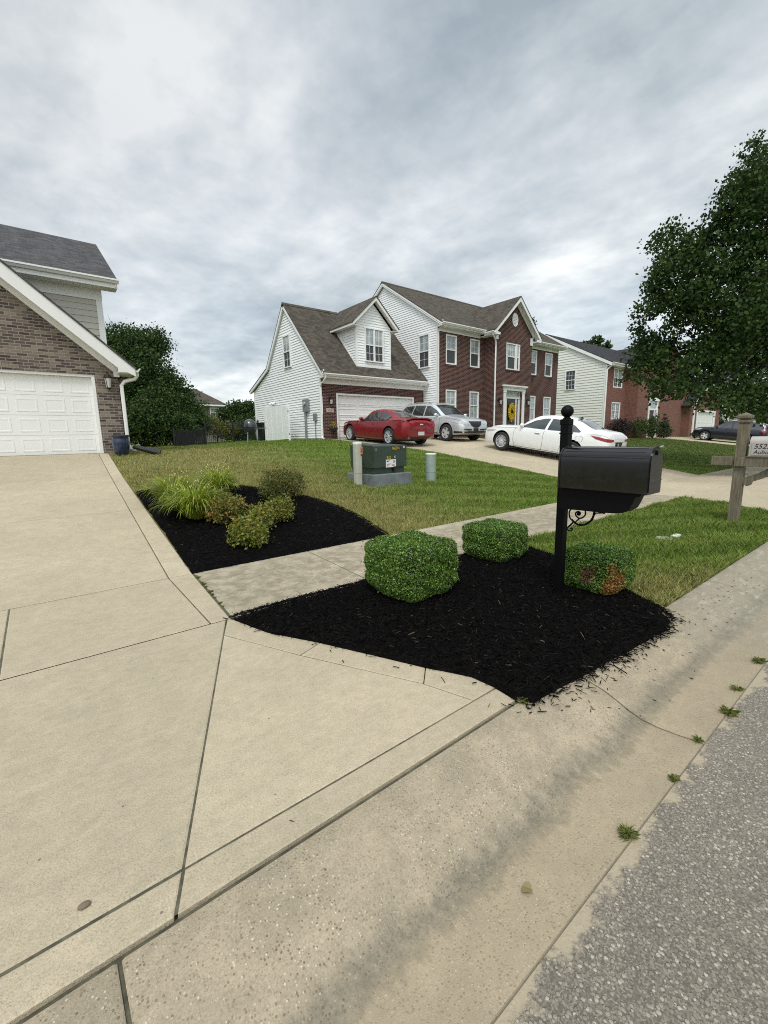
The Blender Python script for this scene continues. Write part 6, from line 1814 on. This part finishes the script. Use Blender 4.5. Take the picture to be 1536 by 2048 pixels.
daylily('yellow-green daylily clump behind the large one beside the driveway', 1.80, 8.35, 460, .66, 32)
daylily('yellow-green daylily clump behind the large one on the lawn side', 2.66, 8.55, 560, .70, 33, 40)


# ------------------------------------------------ grass
def not_paved(x, y):
    ok = np.ones(x.shape, bool)
    dr_ = (y > 3.5) & (y < 14.85) & (x < np.interp(y, [3.5, 5.15, 9.7, 14.1, 14.72], [1.14, 1.25, 1.41, 1.58, 1.62])) & (x > -3.62); ok &= ~dr_
    ok &= ~((y > 3.59-.015*np.sin(x*40)*.6) & (y < 5.14))
    ok &= ~((y < 3.6) & (x < np.interp(y, [1.3, 3.6], [2.03, 1.15])) & (x > -3.6))
    lx = np.interp(y, [1.33, 2.6, 3.585, 5.15, 9.4, 12, 13.2, 15, 18.2], [10.08, 11.28, 11.73, 12.08, 12.28, 12.03, 11.63, 11.13, 11.08]); hx = np.interp(y, [1.33, 2.6, 3.585, 5.15, 17.2], [19.9, 18.7, 18.27, 18.07, 18.07])
    ok &= ~((x > lx) & (x < hx) & (y < 18.2))
    ok &= ~((x > 41.1) & (x < 47.3)&(y < 16))
    ok &= ~((x < 1.6) & (y < 9.5)); ok &= ~((x < 4.12) & (y > 3) & (y < 5.3))
    ok &= ~inside(bed1, x, y); ok &= ~inside(bed2, x, y)
    ok &= ~((x > 10.7) & (x < 29.1) & (y > 18.2)); ok &= ~((x > 17.25) & (x < 29.1) & (y > 17.1)); ok &= ~((x < 2.1) & (y > 14.7))
    ok &= ~((x > 6.1) & (x < 7.4) & (y > 8.13) & (y < 9.42))
    ok &= ~(y < 1.335)
    return ok


def grass_patch(name, label, x0, x1, y0, y1, n, h, w, seed, far=False, weight=None):
    rg = np.random.default_rng(seed); x = rg.uniform(x0, x1, n); y = rg.uniform(y0, y1, n)
    k = not_paved(x, y)
    if weight is not None: k &= rg.random(n) < weight(x, y)
    x, y = x[k], y[k]; n = len(x)
    z = gz(x, y)-.03
    cl = .75+.35*np.sin(x*5.1+np.sin(y*4.3)*2)*np.cos(y*6.1+x)+rg.normal(0, .15, n); cl = np.clip(cl, .45, 1.4)
    H = h*cl*rg.uniform(.6, 1.25, n); az = rg.uniform(0, 2*PI, n); ln = rg.uniform(.15, .95, n)*H
    d = np.stack([np.cos(az), np.sin(az)], 1); th = rg.uniform(0, PI, n); s_ = np.stack([np.cos(th), np.sin(th), np.zeros(n)], 1)*(w*rg.uniform(.6, 1.2, n))[:, None]
    b_ = np.stack([x, y, z], 1); md_ = b_+np.concatenate([d*(ln*.35)[:, None], (H*.6)[:, None]], 1); tp = b_+np.concatenate([d*ln[:, None], H[:, None]], 1)
    V = np.stack([b_-s_, b_+s_, md_+s_*.75, tp, md_-s_*.75], 1).reshape(-1, 3)
    me = mesh_np(name, V, np.arange(5*n).reshape(n, 5), 5)
    o = obj(name, me, M['blade'], None, uv=False)
    return tag(o, label, 'grass', kind='stuff')
grass_patch('grass', 'short turf of the curb strip between mulch bed and neighbouring driveway', 3.9, 11.9, 1.33, 3.6, 150000, .085, .0032, 41, weight=lambda x, y: np.clip(1.25-(x-4)*.07, .5, 1))
grass_patch('grass', 'mown turf of the yard sloping up between the two houses', 1.2, 12.4, 5.14, 12.0, 260000, .070, .0036, 42, weight=lambda x, y: np.clip(1.35-(y-5)*.09, .45, 1))
grass_patch('grass', 'mown turf of the yard near the two garages', 1.5, 12.4, 12.0, 27, 110000, .070, .0065, 43)
grass_patch('grass', 'mown turf beyond the neighbouring driveway', 17.9, 42, 3.0, 17, 120000, .065, .009, 44)
grass_patch('grass', 'rough edge of grass spilling over the walk and kerb', 4.4, 11.5, 1.29, 1.42, 9000, .10, .0035, 45, weight=lambda x, y: (y > 1.33)*1.0)
# seam weeds
def tuft(x, y, z, n, L, seed, label):
    n = int(n*1.5); L = L*.85; rg = np.random.default_rng(seed); az = rg.uniform(0, 2*PI, n); H = L*rg.uniform(.35, 1, n); o_ = rg.uniform(.3, 1.3, n)*L*.8
    b_ = np.stack([x+rg.normal(0, L*.16, n), y+rg.normal(0, L*.1, n), np.full(n, z)], 1); d = np.stack([np.cos(az), np.sin(az)], 1)
    md_ = b_+np.concatenate([d*(o_*.45)[:, None], (H*.75)[:, None]], 1); tp = b_+np.concatenate([d*o_[:, None], (H*.7)[:, None]], 1)
    s_ = np.stack([-d[:, 1], d[:, 0], np.zeros(n)], 1)*.0014
    V = np.stack([b_-s_, b_+s_, md_+s_*.8, tp, md_-s_*.8], 1).reshape(-1, 3)
    return tag(obj('weed_tuft', mesh_np('weed', V, np.arange(5*n).reshape(n, 5), 5), M['weed'], None, uv=False), label, 'weed', 'weeds growing along the gutter edge')
M['weed'] = mat_leaf('weed blades', [(.16, .22, .05), (.28, .36, .08), (.40, .44, .14), (.50, .44, .24)], .5, .3)
for i, (x, y, L, n, lb) in enumerate([(1.66, .585, .050, 120, 'bright green weed tuft in the gutter joint, nearest the camera'), (2.12, .575, .040, 60, 'small weed tuft in the gutter joint, second from the camera'), (2.51, .595, .038, 60, 'small yellowish weed tuft at the end of the kerb joint'),
        (2.89, .56, .060, 80, 'straggly brownish weed tuft on the gutter edge, fourth from the camera'), (3.22, .60, .045, 50, 'weed tuft on the gutter edge, fifth from the camera'), (3.74, .60, .060, 70, 'weed tuft on the gutter edge, farthest from the camera')]):
    tuft(x, y, -.082, n, L, 50+i, lb)
for i in range(16):
    t = i/16; x = 1.15+.10*t+.0; y = 3.62+1.5*t
    if i in (1, 2, 5, 9, 13): continue
    o = tuft(x, y, -.004, 26, .020+.012*((i*7) % 3), 70+i, 'weeds in the joint between driveway and sidewalk'); o['group'] = 'weeds in the driveway joint'
tuft(2.0, 1.30, -.003, 70, .045, 90, 'weeds at the lowest corner of the curbside mulch bed')['group'] = 'weeds in the driveway joint'
# a leaf, a few pebbles
bm = B()
for (x, y, z, r_) in ((1.18, .72, -.093, .022),):
    vs = [bm.verts.new((x+r_*math.cos(t)*(1+.2*math.sin(3*t)), y+r_*math.sin(t)*.8, z+.006+.006*math.sin(2*t))) for t in np.linspace(0, 2*PI, 12)[:-1]]; bm.faces.new(vs)
tag(obj('fallen_leaf', bm, flat('dry leaf', (.20, .16, .07), .8)), 'dry curled leaf lying in the gutter', 'leaf')
rg = np.random.default_rng(5)
for i, (x, y, z, r_) in enumerate([(-.055, 1.56, .006, .016)]):
    bm = bmesh.new(); bmesh.ops.create_icosphere(bm, subdivisions=2, radius=1)
    for v in bm.verts: v.co = Vector((x+v.co.x*r_*1.2, y+v.co.y*r_*.8, z+v.co.z*r_*.5))
    tag(obj('pebble', bm, flat('brown pebble', (.16, .12, .08), .8)), 'small brown pebble on the driveway apron', 'pebble')
# water-meter lid in the grass of the strip
ml = thing('meter_lid', 'small round grey utility lid sunk in the curb strip grass', 'lid', (7.0, 2.26, 0))
bm = B(); lathe(bm, [(.001, .012), (.10, .012), (.11, .0), (.11, -.05)], (6.9, 2.30, .0), 24); obj('lid', bm, M['concrete_wall'], ml)
bm = B(); box(bm, 7.02, 7.20, 2.18, 2.26, .0, .035, bev=.012); obj('white_marker', bm, M['ped_cap'], ml)
# ================================================================== trees
def tree(name, label, base, lobes, n, size, mat, seed, trunk_r=.16, group=None, aspect=.75, cat='tree', hang=0.0, spray=.16, per=16, limbs=None):
    rg = np.random.default_rng(seed); x, y, z0 = base
    t_ = thing(name, label, cat, base, group=group)
    L = np.array(lobes); vol = L[:, 3]**2.15; pk = rg.choice(len(L), n, p=vol/vol.sum())
    ns = max(40, n//per); sl = rg.choice(len(L), ns, p=vol/vol.sum())
    sd = rg.normal(size=(ns, 3)); sd /= np.linalg.norm(sd, axis=1)[:, None]; rad = rg.random(ns)**.42
    spike = np.where(rg.random(ns) < .12, rg.uniform(1.0, 1.28, ns), 1.0)
    SC = L[sl, :3]+sd*(rad*spike)[:, None]*L[sl, 3][:, None]*np.array([1, 1, .92])
    SC[:, 2] = np.maximum(SC[:, 2], z0+.15)
    si = rg.integers(0, ns, n); off = rg.normal(0, spray, (n, 3)); off[:, 2] *= .75; off[:, 2] -= hang*np.abs(rg.normal(0, 1, n))
    P = SC[si]+off; P[:, 2] = np.maximum(P[:, 2], z0+.05)
    leaves('crown', t_, P, size, mat, rg, aspect, -.2)
    bm = B(); c = L[:, :3].mean(0); zt = L[:, 2].max()
    top = (c[0]*.35+x*.65, c[1]*.35+y*.65, z0+(zt-z0)*.75)
    m1 = (x+(top[0]-x)*.1, y+(top[1]-y)*.1, z0+(zt-z0)*.28)
    tube(bm, spl([(x, y, z0-.2), m1, ((m1[0]+top[0])/2+.1, (m1[1]+top[1])/2, (m1[2]+top[2])/2), top], 4), [trunk_r*(1.25-1.1*k/12) for k in range(13)], 9)
    obj('trunk', bm, M['bark'], t_, uv=False)
    lb = B()
    for i, l in enumerate(L if limbs is None else np.array(limbs)):
        f = rg.uniform(.15, .6); s_ = Vector(m1)+(Vector(top)-Vector(m1))*f; e_ = Vector(l[:3]); md_ = (s_+e_)/2+Vector((0, 0, -.12*l[3]))
        r_ = trunk_r*.33*min(1, l[3]) if len(L) < 40 else trunk_r*.2; tube(lb, [s_, md_, e_, e_+Vector(rg.normal(0, .3, 3))*l[3]], [r_, r_*.7, r_*.4, r_*.12], 6)
        for k in range(4):
            t = e_+Vector(rg.normal(0, .55, 3))*l[3]; tube(lb, [md_.lerp(e_, rg.uniform(.2, 1)), t], [r_*.35, r_*.08], 5)
    obj('limbs', lb, M['bark'], t_, uv=False)
    return t_
M['maple'] = mat_leaf('dark maple leaves', [(.012, .026, .008), (.024, .050, .012), (.042, .080, .017), (.075, .12, .025)], .6, .25, .18)
M['dense'] = mat_leaf('dense hedge leaves', [(.012, .028, .009), (.028, .058, .015), (.058, .100, .024), (.10, .15, .038)], .6, .22, .18)
M['pale_leaf'] = mat_leaf('pale willow leaves', [(.05, .08, .03), (.10, .14, .05), (.15, .19, .08)], .5, .3)
M['yellow_leaf'] = mat_leaf('yellow-green leaves', [(.08, .10, .02), (.16, .18, .03), (.22, .20, .06)], .5, .3)
M['conifer'] = mat_leaf('conifer needles', [(.010, .024, .010), (.022, .045, .018), (.04, .07, .025)], .6, .1)
M['purple_leaf'] = mat_leaf('dark purple leaves', [(.012, .010, .010), (.03, .018, .018), (.045, .03, .02)], .5, .15)
R_l = [(18.4,4.6,5.0,2.11),(18.1,5.9,6.5,1.60),(17.6,5.8,4.5,1.69),(17.3,6.4,3.4,1.08),(17.7,6.9,4.6,0.90),(18.8,5.1,7.2,1.05),(19.0,4.4,8.0,1.52),(16.7,5.2,3.0,0.99),(17.5,4.1,3.0,0.94),(20.7,3.5,5.8,3.0),(20.6,3.8,8.6,2.4),(18.3,6.7,7.9,0.84),(18.8,5.3,8.7,0.62),(19.0,4.4,9.4,0.71),(16.9,6.1,5.8,0.99),(18.2,3.4,3.0,0.85),(16.4,4.4,2.4,0.58), (20.5, 4, 4.2, 2.2), (22, 2.6, 7, 2.8), (22.5, 4.5, 5, 2.4), (21.5, 1.5, 5, 2.2)]
_r = np.random.default_rng(77); R_s = []
R_l += [(16.9,4.8,2.5,.6),(17.3,3.9,2.4,.7),(18,3.3,2.3,.8),(18.6,2.6,2.4,.8)]
for (lx, ly, lz, lr) in R_l:
    if lr < .8: R_s.append((lx, ly, lz, lr)); continue
    R_s.append((lx, ly, lz, lr*.62))
    for k in range(int(5+lr*3)):
        d = _r.normal(size=3); d /= np.linalg.norm(d); rr = lr*_r.uniform(.24, .42)
        R_s.append((lx+d[0]*lr*.72, ly+d[1]*lr*.72, lz+d[2]*lr*.74, rr)); 
        if d[2] > -.2: R_s.append((lx+d[0]*lr*.74, ly+d[1]*lr*.74, lz+d[2]*lr*.74+rr*.9, rr*.6)); R_s.append((lx+d[0]*lr*.76, ly+d[1]*lr*.76, lz+d[2]*lr*.74+rr*1.6, rr*.3))
R_s += [(17.45,6.43,8.42,0.12),(17.46,6.40,8.17,0.22),(17.49,6.33,7.76,0.37),(17.63,5.94,8.20,0.11),(17.64,5.91,7.95,0.21),(17.66,5.84,7.55,0.36),(17.34,6.73,7.58,0.12),(17.35,6.70,7.32,0.22),(17.38,6.63,6.90,0.37),(17.88,5.13,8.80,0.11),(17.89,5.10,8.57,0.20),(17.91,5.03,8.18,0.35),(18.03,4.55,8.55,0.11),(18.04,4.52,8.32,0.20),(18.06,4.45,7.93,0.34),(18.11,4.26,9.53,0.10),(18.11,4.23,9.30,0.19),(18.13,4.16,8.93,0.33),(17.14,7.22,5.45,0.12),(17.15,7.19,5.18,0.23),(17.18,7.12,4.73,0.39),(17.26,6.93,6.54,0.12),(17.27,6.90,6.28,0.22),(17.30,6.83,5.85,0.38),(17.11,7.29,4.28,0.13),(17.13,7.26,4.00,0.23),(17.16,7.19,3.54,0.40),(17.40,6.30,6.99,0.63),(17.52,5.94,7.37,0.56),(17.25,6.69,5.97,0.58)]
tree('maple_tree', 'large dark green maple rising above the black mailbox at the right edge', (21.3, 3.0, 0), R_s, 110000, .115, M['maple'], 101, .17, spray=.13, per=16, limbs=R_l)
L_l = [(5.1,32.6,7.1,1.73),(6.5,32.3,7.6,1.22),(5.6,31.5,5.5,2.03),(6.9,30.7,4.5,1.33),(4.0,31.7,4.9,2.16)]
tree('deciduous_tree', 'tall dark green tree behind the brick house', (5.6, 32.0, 1.2), L_l, 46000, .14, M['dense'], 102, .25, spray=.2)
tree('deciduous_tree', 'broad low tree filling the hedge line beside the tall tree', (6.9, 29.8, 1.2), [(7.6,30.1,3.4,1.27),(6.2,29.5,3.4,1.5),(7.2,29.2,2.4,1.1)], 20000, .12, M['dense'], 103, .14, spray=.18)
tree('willow_tree', 'pale drooping willow crown above the dark hedge', (7.4, 31.6, 1.2), [(7.1,31.2,4.9,0.85),(7.7,31.0,4.2,0.7)], 5000, .13, M['pale_leaf'], 104, .12, hang=.35, aspect=.25)
HG = 'dark shrubs along the back fence'
for i, (l, lb) in enumerate([([(3.6,27.2,2.3,1.3), (4.4, 27.4, 2.6, 1.2)], 'dark shrub mass right behind the brick house downspout'), ([(5.4,28.3,2.8,1.4),(5.2,27.6,1.9,1.0)], 'dark shrub mass at the middle of the hedge beneath the tall tree'), ([(6.7,27.7,2.2,1.0),(7.9,28.9,2.6,0.85)], 'dark shrub mass at the right end of the hedge behind the fence')]):
    tree('hedge_shrub', lb, (l[0][0], l[0][1], 1.15), l, 8000, .12, M['dense'], 110+i, .07, group=HG, cat='shrub', spray=.14)
tree('deciduous_tree', 'dark green tree rising beside the rear corner of the white house', (12.4, 33.8, 1.3), [(12.5,33.7,3.5,1.0),(12.9,33.0,3.8,0.75),(12.0,35.0,3.3,0.78)], 8000, .14, M['dense'], 105, .12, spray=.16)
tree('garden_shrub', 'dark shrub behind the metal fence beside the white house', (11.6, 30.7, 1.3), [(11.9,30.7,2.4,0.95), (11.0, 30.2, 2.0, .7)], 5000, .11, M['dense'], 106, .06, cat='shrub')
tree('garden_shrub', 'yellow-green shrub behind the black metal fence', (9.5, 29.8, 1.3), [(9.6,29.5,2.15,0.6),(9.3,30.6,2.6,0.6),(10.1,29.4,2.2,.5)], 4500, .10, M['yellow_leaf'], 107, .05, cat='shrub')
tree('distant_tree', 'distant tree crown above the dark roof of the cream house', (67, 34, 1), [(67.0,33.8,14.6,1.15),(67.6,32.4,14.0,0.8),(66.4,34.8,14.4,0.8),(67, 33.5, 12.5, 1.6)], 3500, .32, M['dense'], 108, .3, cat='tree')
tree('distant_tree', 'thin treetop peeking over the right slope of the brick gable', (46.6, 31.2, 1), [(46.6,31.1,14.2,0.55),(46.5,31.1,12.8,.9)], 900, .22, M['dense'], 109, .15, cat='tree', spray=.2)
tree('distant_tree', 'dark distant tree behind the stone house', (90, 27, .5), [(91.9,24.3,6.5,4.23),(92.8,20.4,5.4,4.10),(90.9,27.7,7.6,3.47),(91.5,31.8,6.5,3.0)], 9000, .5, M['dense'], 118, .4, cat='tree', spray=.5)
tree('evergreen_tree', 'dark narrow evergreen between the far garage and the stone house', (60.6, 16.6, 1), [(60.4,16.7,4.8,.9),(60.4,16.5,3.6,1.0),(60.4,16.4,2.2,1.15),(60.4, 16.6, 6.1, .7)], 6000, .17, M['conifer'], 119, .1, cat='tree')

# ================================================================== third house: cream side, bright red brick front
H3 = thing('cream_house', 'two-storey house with cream siding and bright red brick front behind the white sedan', 'house', (43, 20, 1.1))
X3 = 36.1; P3 = Pl('X', X3, -1)
bm = B(); siding(bm, P3, [(17.1, 1.0), (27.8, 1.0), (27.8, 7.0), (22.45, 9.85), (17.1, 7.0)], .21, .035); obj('siding_wall', bm, M['siding_cream'], H3)
window(H3, P3, 19.62, 20.55, 5.15, 6.75, .05, lites=(3, 2), low='screen', up_='screen')
PF3 = Pl('Y', 17.1, -1); PG3 = Pl('Y', 16.1, -1)
w3 = [(37.35, 38.95, 5.15, 6.7), (37.3, 38.85, 2.6, 4.0)]
w3b = [(44.6, 45.9, 5.2, 6.6), (41.9, 43.9, 1.0, 4.2), (47.5, 48.7, 5.2, 6.6)]
bm = B(); holed(bm, PF3, X3+.05, 39.66, .9, 6.95, w3, .08); holed(bm, PG3, 39.66, 51.2, .9, 6.95, w3b, .08)
Pl('X', 39.66, -1).face(bm, [(16.1, .9), (17.1, .9), (17.1, 6.95), (16.1, 6.95)]); obj('brick_wall', bm, M['brick_red'], H3)
for w in w3: window(H3, PF3, w[0], w[1], w[2], w[3], -.05, cols=2, lites=(2, 2), trim=.09, low='curtain' if w[2] < 4 else 'screen')
for w in (w3b[0], w3b[2]): window(H3, PG3, w[0], w[1], w[2], w[3], -.05, cols=1, lites=(3, 2), trim=.09)
bm = B(); PG3.box(bm, 41.9, 42.12, 1.0, 4.2, -.05, .05); PG3.box(bm, 43.68, 43.9, 1.0, 4.2, -.05, .05); PG3.box(bm, 41.8, 44.0, 4.2, 4.45, -.05, .1); PG3.box(bm, 42.12, 43.68, 3.4, 3.55, -.06, .03); PG3.box(bm, 43.2, 43.3, 1.0, 3.4, -.06, .03)
obj('door_surround', bm, M['trim'], H3)
bm = B(); PG3.face(bm, [(42.12, 3.55), (43.68, 3.55), (43.68, 4.2), (42.12, 4.2)], -.05); PG3.face(bm, [(43.3, 1.0), (43.68, 1.0), (43.68, 3.4), (43.3, 3.4)], -.05); obj('transom', bm, M['curtain'], H3)
bm = B(); PG3.face(bm, [(42.12, 1.0), (43.2, 1.0), (43.2, 3.4), (42.12, 3.4)], -.05); obj('front_door', bm, flat('dark door', (.05, .02, .02), .4), H3)
bm = B(); roof_slab(bm, [(X3-.2, 16.65, 6.98), (51.4, 16.65, 6.98), (51.4, 22.45, 10.08), (X3-.2, 22.45, 10.08)], .06); roof_slab(bm, [(X3-.2, 28.2, 6.98), (51.4, 28.2, 6.98), (51.4, 22.45, 10.08), (X3-.2, 22.45, 10.08)], .06)
for s_ in (-1, 1): roof_slab(bm, [(45.4, 15.7, 9.4), (45.4+s_*6.1, 15.7, 6.9), (45.4+s_*6.1, 17.2, 6.9), (45.4, 21.4, 9.4)], .06)
obj('roof', bm, M['shingle_dark'], H3)
bm = B(); PG3.face(bm, [(39.66, 6.9), (51.2, 6.9), (45.4, 9.2)]); obj('gable_wall', bm, M['brick_red'], H3)
bm = B()
for y0_ in (16.65, 28.2): prism(bm, [(y0_, 6.92), (22.45, 10.02), (22.45, 9.75), (y0_, 6.68)], 'X', X3-.2, X3-.16)
box(bm, X3-.17, 39.3, 16.66, 16.7, 6.74, 6.93); box(bm, X3-.17, 39.3, 16.7, 17.1, 6.72, 6.745)
for s_ in (-1, 1): prism(bm, [(45.4, 9.36), (45.4+s_*6.1, 6.86), (45.4+s_*6.1, 6.6), (45.4, 9.08)], 'Y', 15.72, 15.76)
P3.box(bm, 17.08, 17.24, .9, 6.8, -.01, .05); box(bm, X3-.05, X3+.08, 17.06, 17.098, .9, 6.8)
obj('trim_board', bm, M['trim'], H3)
gutter(H3, (X3-.18, 16.67, 6.95), (39.4, 16.67, 6.95), (0, -1, 0)); spout(H3, [(X3-.02, 16.6, 6.8), (X3+.0, 16.9, 6.6), (X3-.07, 17.05, 6.4), (X3-.07, 17.05, 1.0)], .06)
# its garage wing
PW = Pl('Y', 15.4, -1)
bm = B(); holed(bm, PW, 49.9, 59.0, .9, 4.0, [(51.9, 57.2, .9, 3.5)], .14); PW.face(bm, [(49.9, 4.0), (59.0, 4.0), (54.45, 6.3)]); Pl('X', 49.9, -1).face(bm, [(15.4, .9), (16.2, .9), (16.2, 4.0), (15.4, 4.0)])
box(bm, 51.2, 58.95, 15.75, 24, .9, 3.9); obj('brick_wall', bm, M['brick_red'], H3)
garage_door(H3, PW, 51.98, 57.12, 1.15, 3.42, 4); bm = B(); PW.box(bm, 51.7, 51.98, .95, 3.6, -.1, .03); PW.box(bm, 57.12, 57.4, .95, 3.6, -.1, .03); PW.box(bm, 51.98, 57.12, 3.42, 3.6, -.1, .03)
for s_ in (-1, 1): prism(bm, [(54.45, 6.5), (54.45+s_*5, 3.95), (54.45+s_*5, 3.65), (54.45, 6.2)], 'Y', 15.1, 15.14)
box(bm, 50.6, 50.85, 15.28, 15.38, .95, 3.9); obj('door_frame', bm, M['trim'], H3)
bm = B()
for s_ in (-1, 1): roof_slab(bm, [(54.45, 15.08, 6.55), (54.45+s_*5.05, 15.08, 3.98), (54.45+s_*5.05, 24, 3.98), (54.45, 24, 6.55)], .06)
obj('garage_roof', bm, M['shingle_dark'], H3)
FG_ = 'planting in front of the red brick house'
shrub('round_shrub', 'dark purple rounded shrub at the cream and brick corner', [((36.6,16.2,1.95),(.9,.6,.75)),((37.4,16.0,1.9),(.8,.6,.7))], 3500, .10, M['purple_leaf'], 121, FG_, z0=1.0, fine=.09)
shrub('round_shrub', 'green rounded shrub between the purple shrub and the far front door', [((39.0,15.7,1.95),(.9,.7,.75)),((40.3,15.2,1.9),(.9,.7,.7))], 3500, .10, M['dense'], 122, FG_, z0=1.0, fine=.09)
tree('small_conifer', 'small pointed conifer standing before the red brick front', (42.4, 14.9, 1.0), [(42.4,14.9,1.5,.62),(42.4,14.9,2.1,.42),(42.4,14.9,2.65,.24),(42.4,14.9,2.95,.1)], 3200, .09, M['conifer'], 123, .05, cat='tree', spray=.07)
shrub('round_shrub', 'bright green shrub beside the far front door', [((40.9,15.2,2.1),(.45,.45,.95))], 2000, .09, M['dense'], 124, FG_, z0=1.0, fine=.07)
shrub('low_shrub', 'tiny clipped shrub before the far white garage door', [((45.0,13.4,1.25),(.5,.3,.16))], 900, .07, M['dense'], 125, FG_, z0=.95, fine=.04)

# ================================================================== stone house beyond
H4 = thing('stone_house', 'tan stone house with a white porch column beyond the black SUV', 'house', (70, 20, 1))
P4 = Pl('Y', 17.5, -1)
M['stone'] = mat_brick('tan stone', (.17, .14, .11), (.28, .24, .19), (.42, .37, .30), (.35, .32, .27), bw=.45, rh=.18)
bm = B(); holed(bm, P4, 61.2, 84, .8, 4.6, [(61.9, 66.2, .8, 4.2), (69, 71, 2, 3.9)], .5); P4.face(bm, [(61.2, 4.6), (84, 4.6), (72.6, 9.2)]); obj('stone_wall', bm, M['stone'], H4)
bm = B(); P4.box(bm, 61.35, 61.75, .9, 4.3, .3, .7); P4.box(bm, 66.3, 66.7, .9, 4.3, .3, .7); P4.box(bm, 61.2, 67, 4.3, 4.8, .0, .9); obj('porch_column', bm, M['trim'], H4)
bm = B(); P4.box(bm, 61.9, 66.2, .8, 4.2, -1.4, -1.2); obj('entry_wall', bm, M['stone'], H4)
bm = B(); P4.box(bm, 63.3, 64.5, .9, 3.5, -1.2, -1.1); obj('front_door', bm, flat('brown wooden door', (.12, .05, .03), .5), H4)
window(H4, P4, 69.05, 70.95, 2.05, 3.85, -.06, cols=2, lites=(2, 2))
bm = B()
for s_ in (-1, 1): roof_slab(bm, [(72.6, 17.0, 9.5), (72.6+s_*12, 17.0, 4.6), (72.6+s_*12, 28, 4.6), (72.6, 28, 9.5)], .08)
obj('roof', bm, M['shingle_grey'], H4)
H5 = thing('distant_house', 'distant grey-brown house with a brown roof over the hedge', 'house', (18, 58, 1))
P5 = Pl('Y', 56, -1)
M['far_wall'] = flat('grey-brown wall', (.16, .145, .125), .9)
bm = B(); box(bm, 8, 18.9, 56, 65, .5, 5.75); obj('wall', bm, M['far_wall'], H5)
bm = B()
e0, e1, rz5 = 55.4, 65.6, 8.1
v = [(7.4, e0, 5.75), (19.4, e0, 5.75), (19.4, e1, 5.75), (7.4, e1, 5.75), (11, 60.5, rz5), (17.0, 60.5, rz5)]
V_ = [bm.verts.new(p) for p in v]
for q in ((0, 1, 5, 4), (1, 2, 5), (2, 3, 4, 5), (3, 0, 4), (3, 2, 1, 0)): bm.faces.new([V_[i] for i in q])
bmesh.ops.recalc_face_normals(bm, faces=bm.faces); obj('roof', bm, M['shingle_brown'], H5)
bm = B(); box(bm, 7.4, 19.42, 55.36, 55.42, 5.6, 5.78); box(bm, 19.38, 19.44, 55.4, 65.6, 5.6, 5.78); obj('fascia', bm, M['trim'], H5)
window(H5, P5, 17.2, 18.5, 4.2, 5.5, .0, cols=1, lites=(2, 2), trim=.15, low='curtain')

# far wood closing the street
rg = np.random.default_rng(200); n = 9000
yy_ = rg.uniform(-70, 90, n); P = np.stack([165+rg.normal(0, 4, n), yy_, rg.random(n)**.7*(7+3*np.sin(yy_*.21)+2*np.sin(yy_*.53+1))], 1)
o = leaves('treeline', None, P, 2.2, M['dense'], rg); tag(o, 'far line of dark woods closing the end of the street', 'woods', kind='stuff')

xx_ = rg.uniform(-60, 70, 6000); P = np.stack([xx_, 78+rg.normal(0, 3, 6000), rg.random(6000)**.7*(4.6+1.2*np.sin(xx_*.3)+.8*np.sin(xx_*.71+1))], 1)
o = leaves('treeline', None, P, 1.5, M['dense'], rg); tag(o, 'far line of dark trees behind the back gardens', 'woods', kind='stuff')
